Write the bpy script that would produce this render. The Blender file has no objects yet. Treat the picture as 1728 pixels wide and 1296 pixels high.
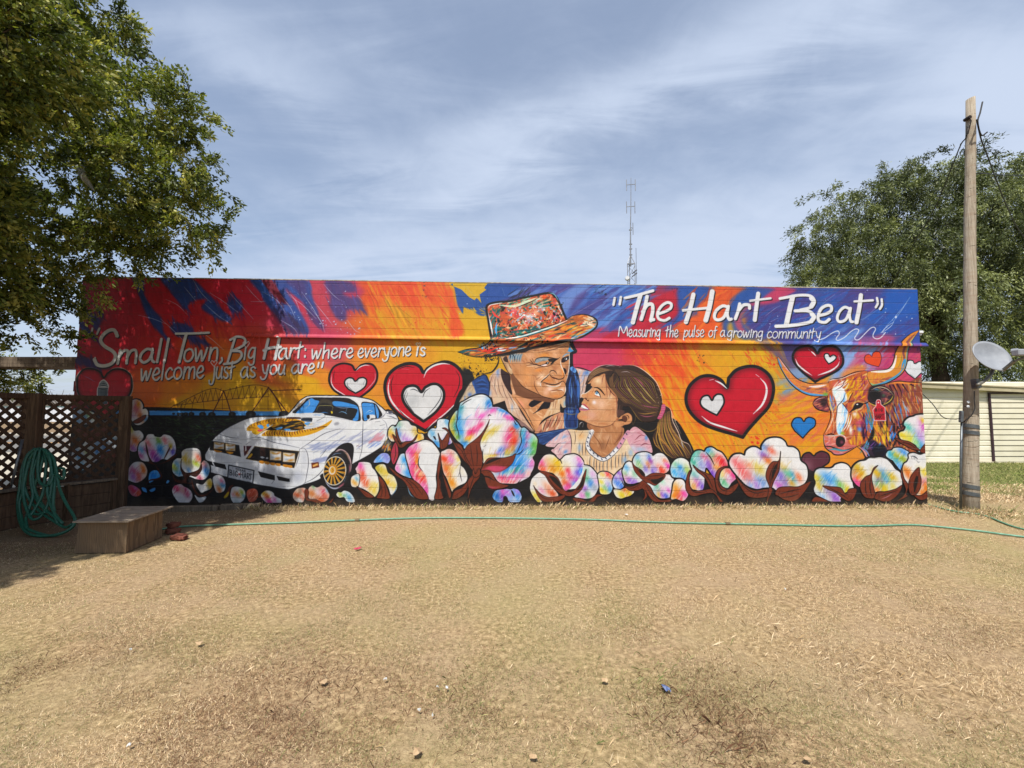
import bpy, bmesh, math, random
import numpy as np
from mathutils import Vector, Matrix
from mathutils.geometry import tessellate_polygon

SC = bpy.context.scene
COL = SC.collection
# ------------------------------------------------------------------ camera, sky, sun, exposure
CAM = bpy.data.objects.new('camera', bpy.data.cameras.new('camera')); COL.objects.link(CAM)
CAM.data.sensor_width = 36.0; CAM.data.lens = 15.0; CAM.data.clip_start = 0.05; CAM.data.clip_end = 3000
CAM.location = (0, 0, 1.69); CAM.rotation_euler = (math.radians(90) + math.atan(45 / 720), 0, 0)
SC.camera = CAM
SUN_EL, SUN_AZ = math.radians(60), math.radians(15)          # azimuth: to the left of straight behind the camera
SUN_DIR = Vector((-math.sin(SUN_AZ) * math.cos(SUN_EL), -math.cos(SUN_AZ) * math.cos(SUN_EL), math.sin(SUN_EL)))
SUN = bpy.data.objects.new('sun', bpy.data.lights.new('sun', 'SUN')); COL.objects.link(SUN)
SUN.data.energy = 4.6; SUN.data.angle = math.radians(0.55); SUN.data.color = (1.0, 0.955, 0.89)
SUN.rotation_euler = SUN_DIR.to_track_quat('Z', 'Y').to_euler(); SUN.location = (-6, -14, 20)
WORLD = bpy.data.worlds.new('World'); SC.world = WORLD; WORLD.use_nodes = True
def build_sky():
    nt = WORLD.node_tree; N = nt.nodes; L = nt.links; N.clear()
    out = N.new('ShaderNodeOutputWorld'); bg = N.new('ShaderNodeBackground'); bg.inputs['Strength'].default_value = 0.105
    sky = N.new('ShaderNodeTexSky'); sky.sky_type = 'NISHITA'; sky.sun_disc = False
    sky.sun_elevation = SUN_EL; sky.sun_rotation = math.pi + SUN_AZ; sky.air_density = 1.0; sky.dust_density = 1.6; sky.ozone_density = 1.3
    tc = N.new('ShaderNodeTexCoord'); sep = N.new('ShaderNodeSeparateXYZ'); L.new(tc.outputs['Generated'], sep.inputs[0])
    def m(op, a, b=None, c=None):
        n = N.new('ShaderNodeMath'); n.operation = op
        for i, v in enumerate((a, b, c)):
            if v is None: continue
            if isinstance(v, (int, float)): n.inputs[i].default_value = v
            else: L.new(v, n.inputs[i])
        return n.outputs[0]
    z = m('ADD', m('MAXIMUM', sep.outputs[2], 0.0), 0.16)
    u, v = m('DIVIDE', sep.outputs[0], z), m('DIVIDE', sep.outputs[1], z)
    def noise(su, sv, rot, scale, det, rough, dist, off):
        cb = N.new('ShaderNodeCombineXYZ'); L.new(u, cb.inputs[0]); L.new(v, cb.inputs[1])
        mp = N.new('ShaderNodeMapping'); L.new(cb.outputs[0], mp.inputs[0]); mp.inputs['Rotation'].default_value = (0, 0, rot); mp.inputs['Scale'].default_value = (su, sv, 1); mp.inputs['Location'].default_value = off
        t = N.new('ShaderNodeTexNoise'); L.new(mp.outputs[0], t.inputs['Vector']); t.inputs['Scale'].default_value = scale; t.inputs['Detail'].default_value = det; t.inputs['Roughness'].default_value = rough; t.inputs['Distortion'].default_value = dist
        return t.outputs['Fac']
    a = noise(.55, 1.0, .55, 1.5, 9, .56, .5, (3.1, 1.7, 0)); b = noise(.5, 2.2, .62, 2.6, 11, .60, .8, (0.4, 5.2, 0)); c = noise(1, 1, 0, 5.0, 9, .6, .4, (7.4, 2.2, 0))
    # drifts of thin high cloud in fixed parts of the sky: bearing gu, height gw
    fy = m('MAXIMUM', sep.outputs[1], 0.05); gu, gw = m('DIVIDE', sep.outputs[0], fy), m('DIVIDE', sep.outputs[2], fy)
    def drift(cu, cw, ru, rw, ang, amp):
        ca, sa = math.cos(math.radians(ang)), math.sin(math.radians(ang))
        du = m('ADD', m('SUBTRACT', gu, cu), m('MULTIPLY', m('SUBTRACT', a, .5), .5)); dw = m('ADD', m('SUBTRACT', gw, cw), m('MULTIPLY', m('SUBTRACT', b, .5), .35))
        p = m('DIVIDE', m('ADD', m('MULTIPLY', du, ca), m('MULTIPLY', dw, sa)), ru); q = m('DIVIDE', m('SUBTRACT', m('MULTIPLY', dw, ca), m('MULTIPLY', du, sa)), rw)
        return m('MULTIPLY', m('EXPONENT', m('MULTIPLY', m('ADD', m('MULTIPLY', p, p), m('MULTIPLY', q, q)), -1.0)), amp)
    parts = [drift(.12, .70, .55, .085, 30, .34), drift(.55, .40, .62, .17, 14, .50), drift(.72, .95, .38, .10, 24, .34), drift(1.25, .68, .32, .34, 30, .62), drift(-.55, .80, .30, .10, -38, .22), drift(-.30, .36, .55, .06, 8, .22), drift(-.45, .55, .5, .05, 20, .12), drift(.0, .12, 3, .22, 0, .28)]
    s = m('ADD', m('MULTIPLY', m('SUBTRACT', a, .5), .55), m('ADD', m('MULTIPLY', m('SUBTRACT', b, .5), .60), m('MULTIPLY', m('SUBTRACT', c, .5), .42)))
    for p_ in parts: s = m('ADD', s, m('MULTIPLY', p_, m('ADD', .55, m('MULTIPLY', b, .9))))
    f = N.new('ShaderNodeMapRange'); L.new(s, f.inputs['Value']); f.inputs['From Min'].default_value = -.18; f.inputs['From Max'].default_value = 0.62; f.inputs['To Min'].default_value = 0.30; f.inputs['To Max'].default_value = 0.98; f.interpolation_type = 'SMOOTHSTEP'
    mix = N.new('ShaderNodeMix'); mix.data_type = 'RGBA'; L.new(f.outputs[0], mix.inputs[0]); L.new(sky.outputs[0], mix.inputs[6]); mix.inputs[7].default_value = (4.05, 4.68, 5.85, 1)
    L.new(mix.outputs[2], bg.inputs[0]); L.new(bg.outputs[0], out.inputs[0])
build_sky()
SC.view_settings.view_transform = 'Standard'; SC.view_settings.look = 'None'; SC.view_settings.exposure = 0.55; SC.view_settings.gamma = 1.0
SC.view_settings.use_curve_mapping = False
random.seed(5); rng = np.random.default_rng(11)
# ------------------------------------------------------------------ mural paint engine
# The wall's painting is worked out here stroke by stroke (numpy) on a flat canvas measured in
# metres along the wall; it becomes the colour of the painted wall.
PPM = 165.0
WU0, WU1, WV0, WV1 = -8.02, 7.56, -0.30, 4.16
CW, CH = int((WU1 - WU0) * PPM), int((WV1 - WV0) * PPM)
CAM_F, CAM_HOR, CAM_Z = 720.0, 693.0, 1.69
CAM_TH = math.atan((CAM_HOR - 648) / CAM_F)
WALL_D, WALL_YAW, WALL_ROLL = 7.68, 0.0085, 0.0127
def _wall_axes():
    U = np.array([1, WALL_YAW, -WALL_ROLL]); U /= np.linalg.norm(U)
    V = np.array([WALL_ROLL, 0, 1.0]); V -= U * U.dot(V); V /= np.linalg.norm(V)
    return U, V, np.cross(U, V)
AX_U, AX_V, AX_N = _wall_axes()
WALL_O = np.array([0, WALL_D, 0.0])
def sketch_to_wall(x, y):
    """a spot of the sketch the painter worked from -> metres along / up the wall"""
    x = (np.asarray(x, float) - 864) / CAM_F; z = -(np.asarray(y, float) - 648) / CAM_F
    c, s = math.cos(CAM_TH), math.sin(CAM_TH)
    d = np.stack([x, c - s * z, s + c * z], -1)
    C = np.array([0, 0, CAM_Z])
    t = AX_N.dot(WALL_O - C) / (d @ AX_N)
    P = C + t[..., None] * d - WALL_O
    return P @ AX_U, P @ AX_V
CANVAS = np.zeros((CH, CW, 3), np.float32)
prng = np.random.default_rng(7)
SEC = dict(A=(100, 440, 4.8), B=(440, 440, 4.8), C=(760, 470, 4.8), D=(1000, 470, 4.8), E=(1300, 470, 4.8),
           F=(0, 640, 4.8), G=(320, 620, 4.8), H=(600, 620, 4.8), I=(860, 660, 4.8), J=(1130, 660, 4.8),
           K=(1368, 660, 4.8), P=(0, 0, 1),
           HAT=(770, 490, 7.2), MF=(830, 570, 10.8), MS=(780, 620, 7.8545), GF=(970, 600, 10.8),
           GB=(900, 680, 7.2), GH=(1010, 600, 7.2), BU=(1370, 600, 8.64), HO=(1300, 540, 8.64),
           C1=(340, 660, 9.6), C2=(500, 655, 9.6), C3=(460, 720, 9.6), C4=(410, 695, 10.8),
           L=(200, 660, 6.478), Q=(640, 660, 6.1714), N=(0, 640, 7.2), BR=(1440, 740, 10.8), BF=(360, 740, 10.8))
_sec = ['P']
def sec(k): _sec[0] = k
def tocan(a):
    x0, y0, s = SEC[_sec[0]]
    u, v = sketch_to_wall(a[:, 0] / s + x0, a[:, 1] / s + y0)
    return np.stack([(u - WU0) * PPM, (WV1 - v) * PPM], 1)
def scl():
    return PPM / 93.7 / SEC[_sec[0]][2]
def col(c):
    if isinstance(c, str):
        return np.array([int(c[i:i + 2], 16) / 255 for i in (0, 2, 4)], np.float32)
    return np.array(c, np.float32)
def _cr(p, n, closed):
    if len(p) < 3: return p
    q = np.vstack([p[-1], p, p[:2]]) if closed else np.vstack([2 * p[0] - p[1], p, 2 * p[-1] - p[-2]])
    t = np.linspace(0, 1, n, endpoint=False)[:, None]
    out = []
    for i in range(len(q) - 3):
        a, b, c, d = q[i:i + 4]
        out.append(.5 * (2 * b + (c - a) * t + (2 * a - 5 * b + 4 * c - d) * t * t + (3 * b - a - 3 * c + d) * t ** 3))
    r = np.vstack(out)
    return r if closed else np.vstack([r, p[-1]])
def pts(d, closed=False, smooth=True, n=7):
    """'x y x y | x y ...' in the current sketch section; | marks a sharp corner"""
    if not isinstance(d, str):
        a = tocan(np.asarray(d, float)); return _cr(a, n, closed) if smooth else a
    segs = [np.array(list(map(float, s.split()))).reshape(-1, 2) for s in d.split('|')]
    if not smooth: return tocan(np.vstack(segs))
    if len(segs) == 1: return _cr(tocan(segs[0]), n, closed)
    out = []
    for i, s in enumerate(segs):
        s = np.vstack([segs[i - 1][-1], s]) if (i > 0 or closed) else s
        if len(s) > 1: out.append(_cr(tocan(s), n, False))
    return np.vstack(out)
def raster(p, ss=3):
    """anti-aliased even-odd fill -> (y0, x0, mask)"""
    x0 = max(0, int(p[:, 0].min()) - 1); x1 = min(CW, int(p[:, 0].max()) + 2)
    y0 = max(0, int(p[:, 1].min()) - 1); y1 = min(CH, int(p[:, 1].max()) + 2)
    if x1 <= x0 or y1 <= y0: return None
    w, h = (x1 - x0) * ss, (y1 - y0) * ss
    q = (p - [x0, y0]) * ss; r = np.roll(q, -1, 0)
    acc = np.zeros((h, w + 1), np.int32)
    for (ax, ay), (bx, by) in zip(q, r):
        if ay == by: continue
        if ay > by: ax, ay, bx, by = bx, by, ax, ay
        r0, r1 = max(0, math.ceil(ay - .5)), min(h, math.ceil(by - .5))
        if r1 <= r0: continue
        ys = np.arange(r0, r1)
        xs = ax + (ys + .5 - ay) * (bx - ax) / (by - ay)
        np.add.at(acc, (ys, np.clip(np.ceil(xs - .5), 0, w).astype(int)), 1)
    m = (np.cumsum(acc, 1)[:, :w] & 1).astype(np.float32)
    return y0, x0, m.reshape(y1 - y0, ss, x1 - x0, ss).mean((1, 3))
def _box(a, r, ax):
    if r < 1: return a
    pad = [(0, 0)] * a.ndim; pad[ax] = (r + 1, r)
    c = np.cumsum(np.pad(a, pad, mode='edge'), ax)
    n = a.shape[ax]
    return (np.take(c, range(2 * r + 1, 2 * r + 1 + n), ax) - np.take(c, range(0, n), ax)) / (2 * r + 1)
def soften(m, r):
    y0, x0, k = m; r = int(round(r))
    if r < 1: return m
    py0, px0 = min(y0, 2 * r), min(x0, 2 * r)
    py1, px1 = min(CH - y0 - k.shape[0], 2 * r), min(CW - x0 - k.shape[1], 2 * r)
    k = np.pad(k, ((py0, max(py1, 0)), (px0, max(px1, 0))))
    for _ in range(2): k = _box(_box(k, r, 0), r, 1)
    return y0 - py0, x0 - px0, k
def clip_to(m, c):
    if c is None or m is None: return m
    y0, x0, k = m; cy, cx, ck = c
    a0, a1 = max(y0, cy), min(y0 + k.shape[0], cy + ck.shape[0])
    b0, b1 = max(x0, cx), min(x0 + k.shape[1], cx + ck.shape[1])
    if a1 <= a0 or b1 <= b0: return None
    return a0, b0, k[a0 - y0:a1 - y0, b0 - x0:b1 - x0] * ck[a0 - cy:a1 - cy, b0 - cx:b1 - cx]
def lay(m, c, a=1.0):
    if m is None: return
    y0, x0, k = m
    v = CANVAS[y0:y0 + k.shape[0], x0:x0 + k.shape[1]]
    v += (col(c) - v) * (k * a)[..., None]
OUTLINES, LW = [], [1.0]
def fill(d, c, a=1.0, soft=0, smooth=True, clip=None, keep=None):
    p = pts(d, True, smooth)
    if keep: OUTLINES.append((keep, np.stack([p[:, 0] / PPM + WU0, WV1 - p[:, 1] / PPM], 1)))
    m = raster(p)
    if m is None: return None
    ms = clip_to(soften(m, soft * scl()) if soft else m, clip)
    if c is not None: lay(ms, c, a)
    return m
def stroke_mask(p, w):
    """capsule chain with a width per point"""
    w = np.maximum(np.asarray(w, float), .35)
    R = w.max() + 1.5
    x0 = max(0, int(p[:, 0].min() - R)); x1 = min(CW, int(p[:, 0].max() + R) + 1)
    y0 = max(0, int(p[:, 1].min() - R)); y1 = min(CH, int(p[:, 1].max() + R) + 1)
    if x1 <= x0 or y1 <= y0: return None
    M = np.zeros((y1 - y0, x1 - x0), np.float32)
    for i in range(len(p) - 1):
        a, b = p[i], p[i + 1]; rr = max(w[i], w[i + 1]) + 1.5
        bx0 = max(x0, int(min(a[0], b[0]) - rr)); bx1 = min(x1, int(max(a[0], b[0]) + rr) + 2)
        by0 = max(y0, int(min(a[1], b[1]) - rr)); by1 = min(y1, int(max(a[1], b[1]) + rr) + 2)
        if bx1 <= bx0 or by1 <= by0: continue
        X = np.arange(bx0, bx1) + .5 - a[0]; Y = (np.arange(by0, by1) + .5 - a[1])[:, None]
        dx, dy = b - a; L = dx * dx + dy * dy + 1e-9
        t = np.clip((X * dx + Y * dy) / L, 0, 1)
        dist = np.hypot(X - t * dx, Y - t * dy)
        k = np.clip(w[i] + (w[i + 1] - w[i]) * t - dist + .5, 0, 1)
        s = M[by0 - y0:by1 - y0, bx0 - x0:bx1 - x0]; np.maximum(s, k, out=s)
    return y0, x0, M
def line(d, c, w=3, a=1.0, tap='b', clip=None, closed=False, smooth=True, soft=0):
    """brush line; w = full width in sketch-section units; tap b/e/s/n: taper both / end / start / none"""
    p = pts(d, closed, smooth)
    if closed: p = np.vstack([p, p[:1]])
    t = np.concatenate([[0], np.cumsum(np.hypot(*np.diff(p, axis=0).T))]); t = t / max(t[-1], 1e-6)
    g = {'b': np.sin(np.pi * np.clip(t, .04, .96)) ** .6, 'e': (1 - t) ** .6, 's': t ** .6, 'n': np.ones_like(t)}[tap]
    m = stroke_mask(p, .5 * w * LW[0] * scl() * np.maximum(g, .25))
    if m is None: return
    if soft: m = soften(m, soft * scl())
    lay(clip_to(m, clip), c, a)
def lines(ds, c, w=3, **k):
    for d in ds.split(';'):
        if d.strip(): line(d, c, w, **k)
def blob(x, y, rx, c, a=1.0, ry=None, ang=0, clip=None):
    """soft round dab"""
    (cx, cy), = tocan(np.array([[x, y]], float)); s = scl(); rx = rx * s; ry = (ry * s) if ry else rx
    R = max(rx, ry) * 1.6
    x0, x1 = max(0, int(cx - R)), min(CW, int(cx + R) + 1); y0, y1 = max(0, int(cy - R)), min(CH, int(cy + R) + 1)
    if x1 <= x0 or y1 <= y0: return
    X = np.arange(x0, x1) + .5 - cx; Y = (np.arange(y0, y1) + .5 - cy)[:, None]
    ca, sa = math.cos(math.radians(ang)), math.sin(math.radians(ang))
    q = ((X * ca + Y * sa) / rx) ** 2 + ((-X * sa + Y * ca) / ry) ** 2
    lay(clip_to((y0, x0, np.exp(-1.6 * q).astype(np.float32)), clip), c, a)
def blobs(clip, *bs):
    for b in bs: blob(*b[:3], b[3], b[4] if len(b) > 4 else .9, *(b[5:7] if len(b) > 5 else ()), clip=clip)
def dabs(clip, n, cols, ln, w, ang, jit=20, a=.8, box=None, curve=0.0, pick=None):
    """many short brush marks inside a mask (or a sketch box x0 y0 x1 y1)"""
    s = scl()
    for i in range(n):
        if (pick or clip) is not None and box is None:
            y0, x0, k = pick or clip
            for _ in range(20):
                cy, cx = prng.integers(k.shape[0]), prng.integers(k.shape[1])
                if k[cy, cx] > .5: break
            c0 = np.array([cx + x0, cy + y0], float)
        else:
            c0 = tocan(np.array([[prng.uniform(box[0], box[2]), prng.uniform(box[1], box[3])]]))[0]
        th = math.radians(ang + prng.normal(0, jit)); L = ln * s * prng.uniform(.5, 1.3)
        dvec = np.array([math.cos(th), -math.sin(th)]); nv = np.array([-dvec[1], dvec[0]])
        tt = np.linspace(-.5, .5, 5)[:, None]
        p = c0 + dvec * L * tt + nv * L * curve * (tt * tt)
        ww = w * s * prng.uniform(.5, 1.2) * .5 * np.array([.4, 1, 1, .9, .3])
        m = clip_to(stroke_mask(p, ww), clip)
        lay(m, cols[prng.integers(len(cols))], a * prng.uniform(.6, 1))
def contrast(m, k, mid=None, x=0.0):
    """the painter works the darks and lights of an area further apart"""
    y0, x0, q = m; v = CANVAS[y0:y0 + q.shape[0], x0:x0 + q.shape[1]]
    c0 = (v * q[..., None]).sum((0, 1)) / max(q.sum(), 1) if mid is None else col(mid)
    w = np.clip(c0 + (v - c0) * k + x, 0.02, .97); v += (w - v) * q[..., None]
def sweep(d, c, a, soft, ang, ln=150, w=16, n=26, more=()):
    """a field of colour laid down with visible brush sweeps"""
    m = fill(d, c, a, soft); c2 = col(c); cols = [c, c, tuple(np.clip(c2 * 1.15 + .03, 0, 1)), tuple(c2 * .82)] + list(more)
    dabs(None, n, cols, ln, w, ang, 9, .6, pick=m)
def spat(box, n, c, r=2, clip=None, a=.9):
    for i in range(n):
        p = tocan(np.array([[prng.uniform(box[0], box[2]), prng.uniform(box[1], box[3])]]))
        q = max(.4, .62 * r * scl() * prng.gamma(2, .5))
        lay(clip_to(stroke_mask(np.vstack([p, p + prng.normal(0, q * .6, (1, 2))]), [q, q * .7]), clip), c, a)
PAINT_VALUE = 0.885          # how light the paint is as a real surface
K, W = '0e0c10', 'e6e8ea'
# ---- background of the painting: fields of colour, then brushed streaks
def paint_background():
    sec('P')
    ctrl = '''130 470 b8122a;130 560 a81024;130 700 7a0c18;210 500 c0142a;300 500 c2172c;400 500 c8203a;480 520 c02e50;540 560 c03a58;580 490 b8365c
    200 600 b41226;280 600 bc1c24;340 610 cc3a1c;440 600 c83c2c;520 610 cc3a50;560 590 c84a50;300 655 d87a14;240 665 d4601a;360 650 d89a10;420 660 d8a40c;
    240 690 d86c14;320 690 dca00c;450 690 dca50c;520 650 dca40e;540 630 e08a20;560 690 dba40e;630 490 e2521f;690 490 e44a1e;740 490 e2551f;650 540 e08a16;710 550 e0901a;760 550 dca010;630 570 e06e1c;
    680 620 e0961a;760 600 daa40c;740 700 dca40e;620 690 e0a010;640 640 e08c26;800 480 d8aa14;790 520 dca60e;800 560 dca70c;800 620 daa40a;
    820 500 1d4c9e;850 490 3a3f86;920 490 4a4a98;1000 485 4a6cba;1050 490 4472c0;1000 530 2f62b8;1060 540 3d63b0;980 575 b83a60;1000 600 c63358;970 630 cc3560;1030 620 cc3658;1050 580 cc2038;
    1080 540 c01830;1120 520 b8182e;1110 575 d8381c;1150 540 2a55a8;1160 500 2a55a8;1190 500 e05a1c;1180 555 e25e1c;1230 560 d08020;1240 500 24509f;1300 490 b8385c;1290 540 4a3c80;1340 500 3a3f88;1400 520 2d4f9c;1450 500 463c82;1500 520 1d57b4;1540 500 1b56b6;1540 570 2d4aa0;1480 570 463c86;1400 575 4a70bc;
    1090 640 e2481a;1140 600 e24c18;1150 650 e26a16;1120 690 e27a18;1180 590 e0901a;1240 590 dca010;1200 640 de9a12;1300 600 d8a80e;1330 590 4a4080;1310 660 dca80c;1170 760 dfa010;1120 740 e07a16;1330 700 e09a14;1340 760 dea60c;1380 780 e08a1c;1360 720 e2701e;1390 590 6a8cc8;1420 620 7fa6de;1430 600 5c7cc0;1470 590 c03a58;1460 630 cc4468;1500 610 c83a60;1550 620 c63a5c;1550 650 c8405e;1380 650 e0961a;1420 660 d86a3c;1330 650 7090bc'''
    cs = [c.split() for c in ctrl.replace('\n', ';').split(';') if c.strip()]
    P = tocan(np.array([[float(c[0]), float(c[1])] for c in cs])); C = np.array([col(c[2]) for c in cs])
    st = 4; gy, gx = np.mgrid[0:CH + st:st, 0:CW + st:st].astype(np.float32)
    # warp so that the fields run along the brush direction
    wx = 16 * np.sin(gy / 23 + gx / 90) + 9 * np.sin(gy / 9.1 + gx / 37)
    num = np.zeros(gy.shape + (3,)); den = np.zeros(gy.shape)
    for p, c in zip(P, C):
        left = p[0] < CW * .46
        dx, dy = gx + wx - p[0], gy - p[1]
        th = math.radians(58 if left else -35)
        a = dx * math.cos(th) + dy * math.sin(th); b = -dx * math.sin(th) + dy * math.cos(th)
        w = 1 / (((a / 1.7) ** 2 + b ** 2) ** 2.3 + 4e4)
        num += w[..., None] * c; den += w
    g = (num / den[..., None]).astype(np.float32)
    yy = np.arange(CH) / st; xx = np.arange(CW) / st
    yi, xi = yy.astype(int), xx.astype(int); fy = (yy - yi)[:, None, None]; fx = (xx - xi)[None, :, None]
    CANVAS[:] = (g[yi][:, xi] * (1 - fy) * (1 - fx) + g[yi + 1][:, xi] * fy * (1 - fx) + g[yi][:, xi + 1] * (1 - fy) * fx + g[yi + 1][:, xi + 1] * fy * fx)
    # upper left: reds with blue sweeps
    sec('A')
    dabs(None, 300, ['b8122a', 'c81c34', '9c0c20', 'a80f24', 'd02438'], 170, 26, -70, 12, .35, box=(130, 120, 1500, 640))
    sweep('595 130 680 135 690 280 760 390 830 470 840 560 930 720 880 660 790 560 730 480 680 380 650 280', '22408c', .95, 7, -60)
    sweep('820 130 1060 140 1180 240 1260 320 1300 380 1400 470 1330 490 1230 440 1150 380 1200 310 1070 330 1020 400 960 330 900 250', '22448f', .93, 7, -60)
    sweep('1370 330 1450 310 1490 380 1440 410 1380 390', '2c3f88', .9, 9, -60)
    sweep('900 540 960 500 1080 545 1060 600 1000 620 930 590', '2a3a80', .9, 7, -60); sweep('1040 610 1140 630 1240 690 1150 670 1080 650', '2a2f6c', .85, 5, -60)
    sweep('1540 150 1690 150 1728 220 1728 330 1660 280', '2a50a0', .9, 9, -60); sweep('1640 150 1728 150 1728 250', '7a1a30', .8, 11, -60)
    sweep('160 360 250 420 360 480 380 500 300 400 310 370 360 440 300 560 260 500 190 440', '2a2f78', .85, 11, -60)
    sweep('150 490 230 550 300 620 330 670 260 620 190 560', '262a70', .85, 9, -60); sweep('120 770 240 790 330 830 420 870 300 880 200 850 120 830', '2a2668', .85, 11, -60)
    for q in ('1010 210 1060 270 1110 330;1080 150 1150 260 1230 340;1220 260 1330 330 1450 420;1180 350 1280 440 1370 500', '860 310 960 360 1040 440;640 440 760 470 860 510;1510 200 1570 270 1640 340;1550 330 1640 330 1728 320;1370 250 1470 360 1570 470;1130 560 1240 640 1330 720;820 470 910 550 1000 640'):
        lines(q, 'b8c0dc', 4, a=.75); lines(q.replace(';', ' ; '), 'd8dcec', 2, a=.6)
    spat((880, 180, 1700, 560), 90, 'a9b4d8', 2.2); spat((480, 280, 900, 700), 30, 'd8606c', 2)
    dabs(None, 70, ['e04a3c', 'd82c34', '6a0a18'], 130, 9, -80, 8, .35, box=(150, 150, 1450, 900))
    sec('B')
    sweep('90 150 370 160 420 300 470 440 400 420 330 330 240 260 200 230 330 430 390 560 360 590 240 540 160 470 70 380 10 290 0 150', '27509f', .9, 9, -62)
    sweep('360 160 200 155 300 250 400 350 480 470 520 560 450 520 380 420', '4a3a78', .85, 13, -62)
    sweep('10 150 90 155 140 240 210 350 150 320 60 230', '7c1f34', .9, 5, -62)
    sweep('520 165 720 170 770 250 660 260 740 300 800 300 870 450 780 400 700 400 690 480 620 470 560 370 560 280', '463c7c', .9, 11, -62)
    sweep('90 400 210 430 330 520 360 590 230 590 140 490', '3a2c5c', .7, 13, -62)
    for q in ('10 250 130 320 200 420;210 250 280 320 320 420;240 290 340 360 450 470;330 250 420 380 510 540;160 480 260 540 300 590;510 190 580 270 640 320;700 480 760 560 800 580;430 330 520 440 580 520;780 280 830 330;160 280 240 380 280 470;400 380 480 480 520 580', ):
        lines(q, 'c4cdea', 4, a=.8)
    spat((180, 200, 800, 600), 150, 'b0c6f0', 2.6); spat((470, 470, 820, 600), 30, 'bcd0f4', 4)
    dabs(None, 160, ['e2521f', 'ea6a24', 'e88a1a', 'd83f1c', 'e0a018', 'e6781c'], 190, 20, -60, 9, .5, box=(830, 190, 1560, 640))
    dabs(None, 60, ['dca010', 'd8b018', 'e08a18'], 150, 22, -58, 8, .5, box=(950, 430, 1640, 640))
    sweep('1010 300 1090 370 1200 460 1290 610 1230 610 1120 490 1050 400', 'dc9a16', .6, 9, -62)
    lines('880 200 900 270 940 330 960 420;860 240 910 330 930 400;1120 205 1180 270;1030 330 1080 440;1120 380 1220 460;1170 470 1240 530;1440 280 1500 340;1000 320 1060 440', '6a2a1c', 2.5, a=.7)
    spat((1290, 170, 1370, 300), 16, '5a3a3c', 5); spat((1180, 450, 1560, 560), 26, 'c8301a', 4); spat((850, 200, 1500, 600), 70, 'c83a1c', 2.4)
    # blue and yellow corner left of the hat
    sec('C')
    fill('20 40 300 42 470 50 560 60 620 80 480 150 360 190 300 310 240 300 160 250 110 290 60 220 40 120 30 70', '1d4c9e', .97, 4)
    fill('20 40 | 300 40 | 275 75 290 90 | 235 130 | 250 200 | 215 160 195 175 | 150 150 | 90 90 | 20 60', 'd6ac1a', 1, 1)
    fill('110 235 160 260 230 300 290 320 330 480 60 480 70 380 100 300', 'dca70e', 1, 4)
    dabs(None, 26, ['d8ae18', 'dca70e'], 50, 8, -40, 12, .9, box=(100, 240, 300, 330))
    spat((20, 60, 300, 320), 26, 'a9c0ea', 2.2); spat((0, 120, 60, 500), 20, 'e2521f', 6, a=.5)
    fill('0 90 30 180 60 300 110 430 60 470 0 440', 'e4501e', .9, 12); dabs(None, 20, ['e8641e', 'e44a1e'], 110, 18, -65, 10, .6, box=(0, 200, 90, 480))
    lines('230 230 290 250;120 60 200 150;420 80 440 140', 'a9b8e0', 2, a=.6)
    # blues and purples behind the hat
    dabs(None, 150, ['4a6cbc', '3f4a96', '4a3c84', '5f86ce', '2f60b8', '44408c', '6f90d4'], 190, 30, 33, 8, .7, box=(560, 60, 1330, 460))
    fill('880 160 1010 60 1130 65 1040 170 900 300 870 230', '6f8ed2', .8, 12); fill('940 330 1100 210 1290 110 1400 100 1240 250 1100 350', '473c82', .8, 14)
    fill('1100 380 1260 290 1360 250 1330 330 1230 400', '6d9ae0', .8, 12); fill('1010 160 1090 100 1150 70 1060 190 960 290', '4a3a80', .7, 12)
    fill('980 500 1100 430 1230 400 1360 480 1400 500', 'b8325c', .85, 20)
    spat((1170, 50, 1260, 130), 34, '14151c', 6); dabs(None, 26, ['15161c'], 40, 6, 40, 12, .9, box=(1170, 60, 1250, 130)); dabs(None, 22, ['1b1e2c'], 70, 8, 40, 12, .8, box=(470, 90, 640, 160))
    lines('930 330 1180 190 1330 130;870 120 960 70;1120 300 1270 230;1140 350 1250 330', 'a8bce8', 3, a=.6)
    # right-hand panel above the ledge
    sec('D')
    dabs(None, 120, ['2f62b8', '4472c0', '5f8cd8', '44408c', '2a55a8', '6f9ae0'], 170, 26, 32, 8, .65, box=(0, 70, 480, 420))
    fill('380 300 470 180 560 130 690 80 640 200 690 300 560 370 470 420 330 430 280 480 180 500 60 500 160 430 300 400', 'bb1a32', .9, 12)
    dabs(None, 50, ['c01830', 'a81430', 'd02434'], 120, 20, 35, 10, .6, box=(300, 200, 700, 490))
    fill('720 75 990 75 930 180 840 240 850 300 730 320 640 370 700 270 690 180', '2652a4', .93, 10)
    fill('990 75 1250 80 1130 160 1090 250 1060 330 1080 440 960 460 800 470 640 420 760 330 860 300 840 240 930 150', 'e0581e', .95, 10)
    dabs(None, 60, ['ea6a20', 'e4541c', 'e87a24', 'c8401c'], 130, 20, 50, 14, .6, box=(740, 100, 1180, 490))
    fill('1240 80 1480 90 1380 170 1260 200 1200 280 1230 380 1330 470 1240 500 1080 470 1050 380 1070 300 1120 200', '27519f', .9, 12)
    fill('1240 250 1200 290 1210 380 1270 480 1180 420 1150 350 1160 290', 'c04a60', .85, 10); fill('1120 350 1090 400 1120 470 1180 500 1220 500 1150 440', 'd8a020', .8, 10)
    fill('1480 90 1650 90 1560 150 1480 200 1380 210 1370 170', 'c03a60', .92, 8)
    fill('1380 220 1500 200 1560 200 1728 90 1728 500 1400 500 1280 420 1240 330 1280 260', '3d3a84', .9, 16)
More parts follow.
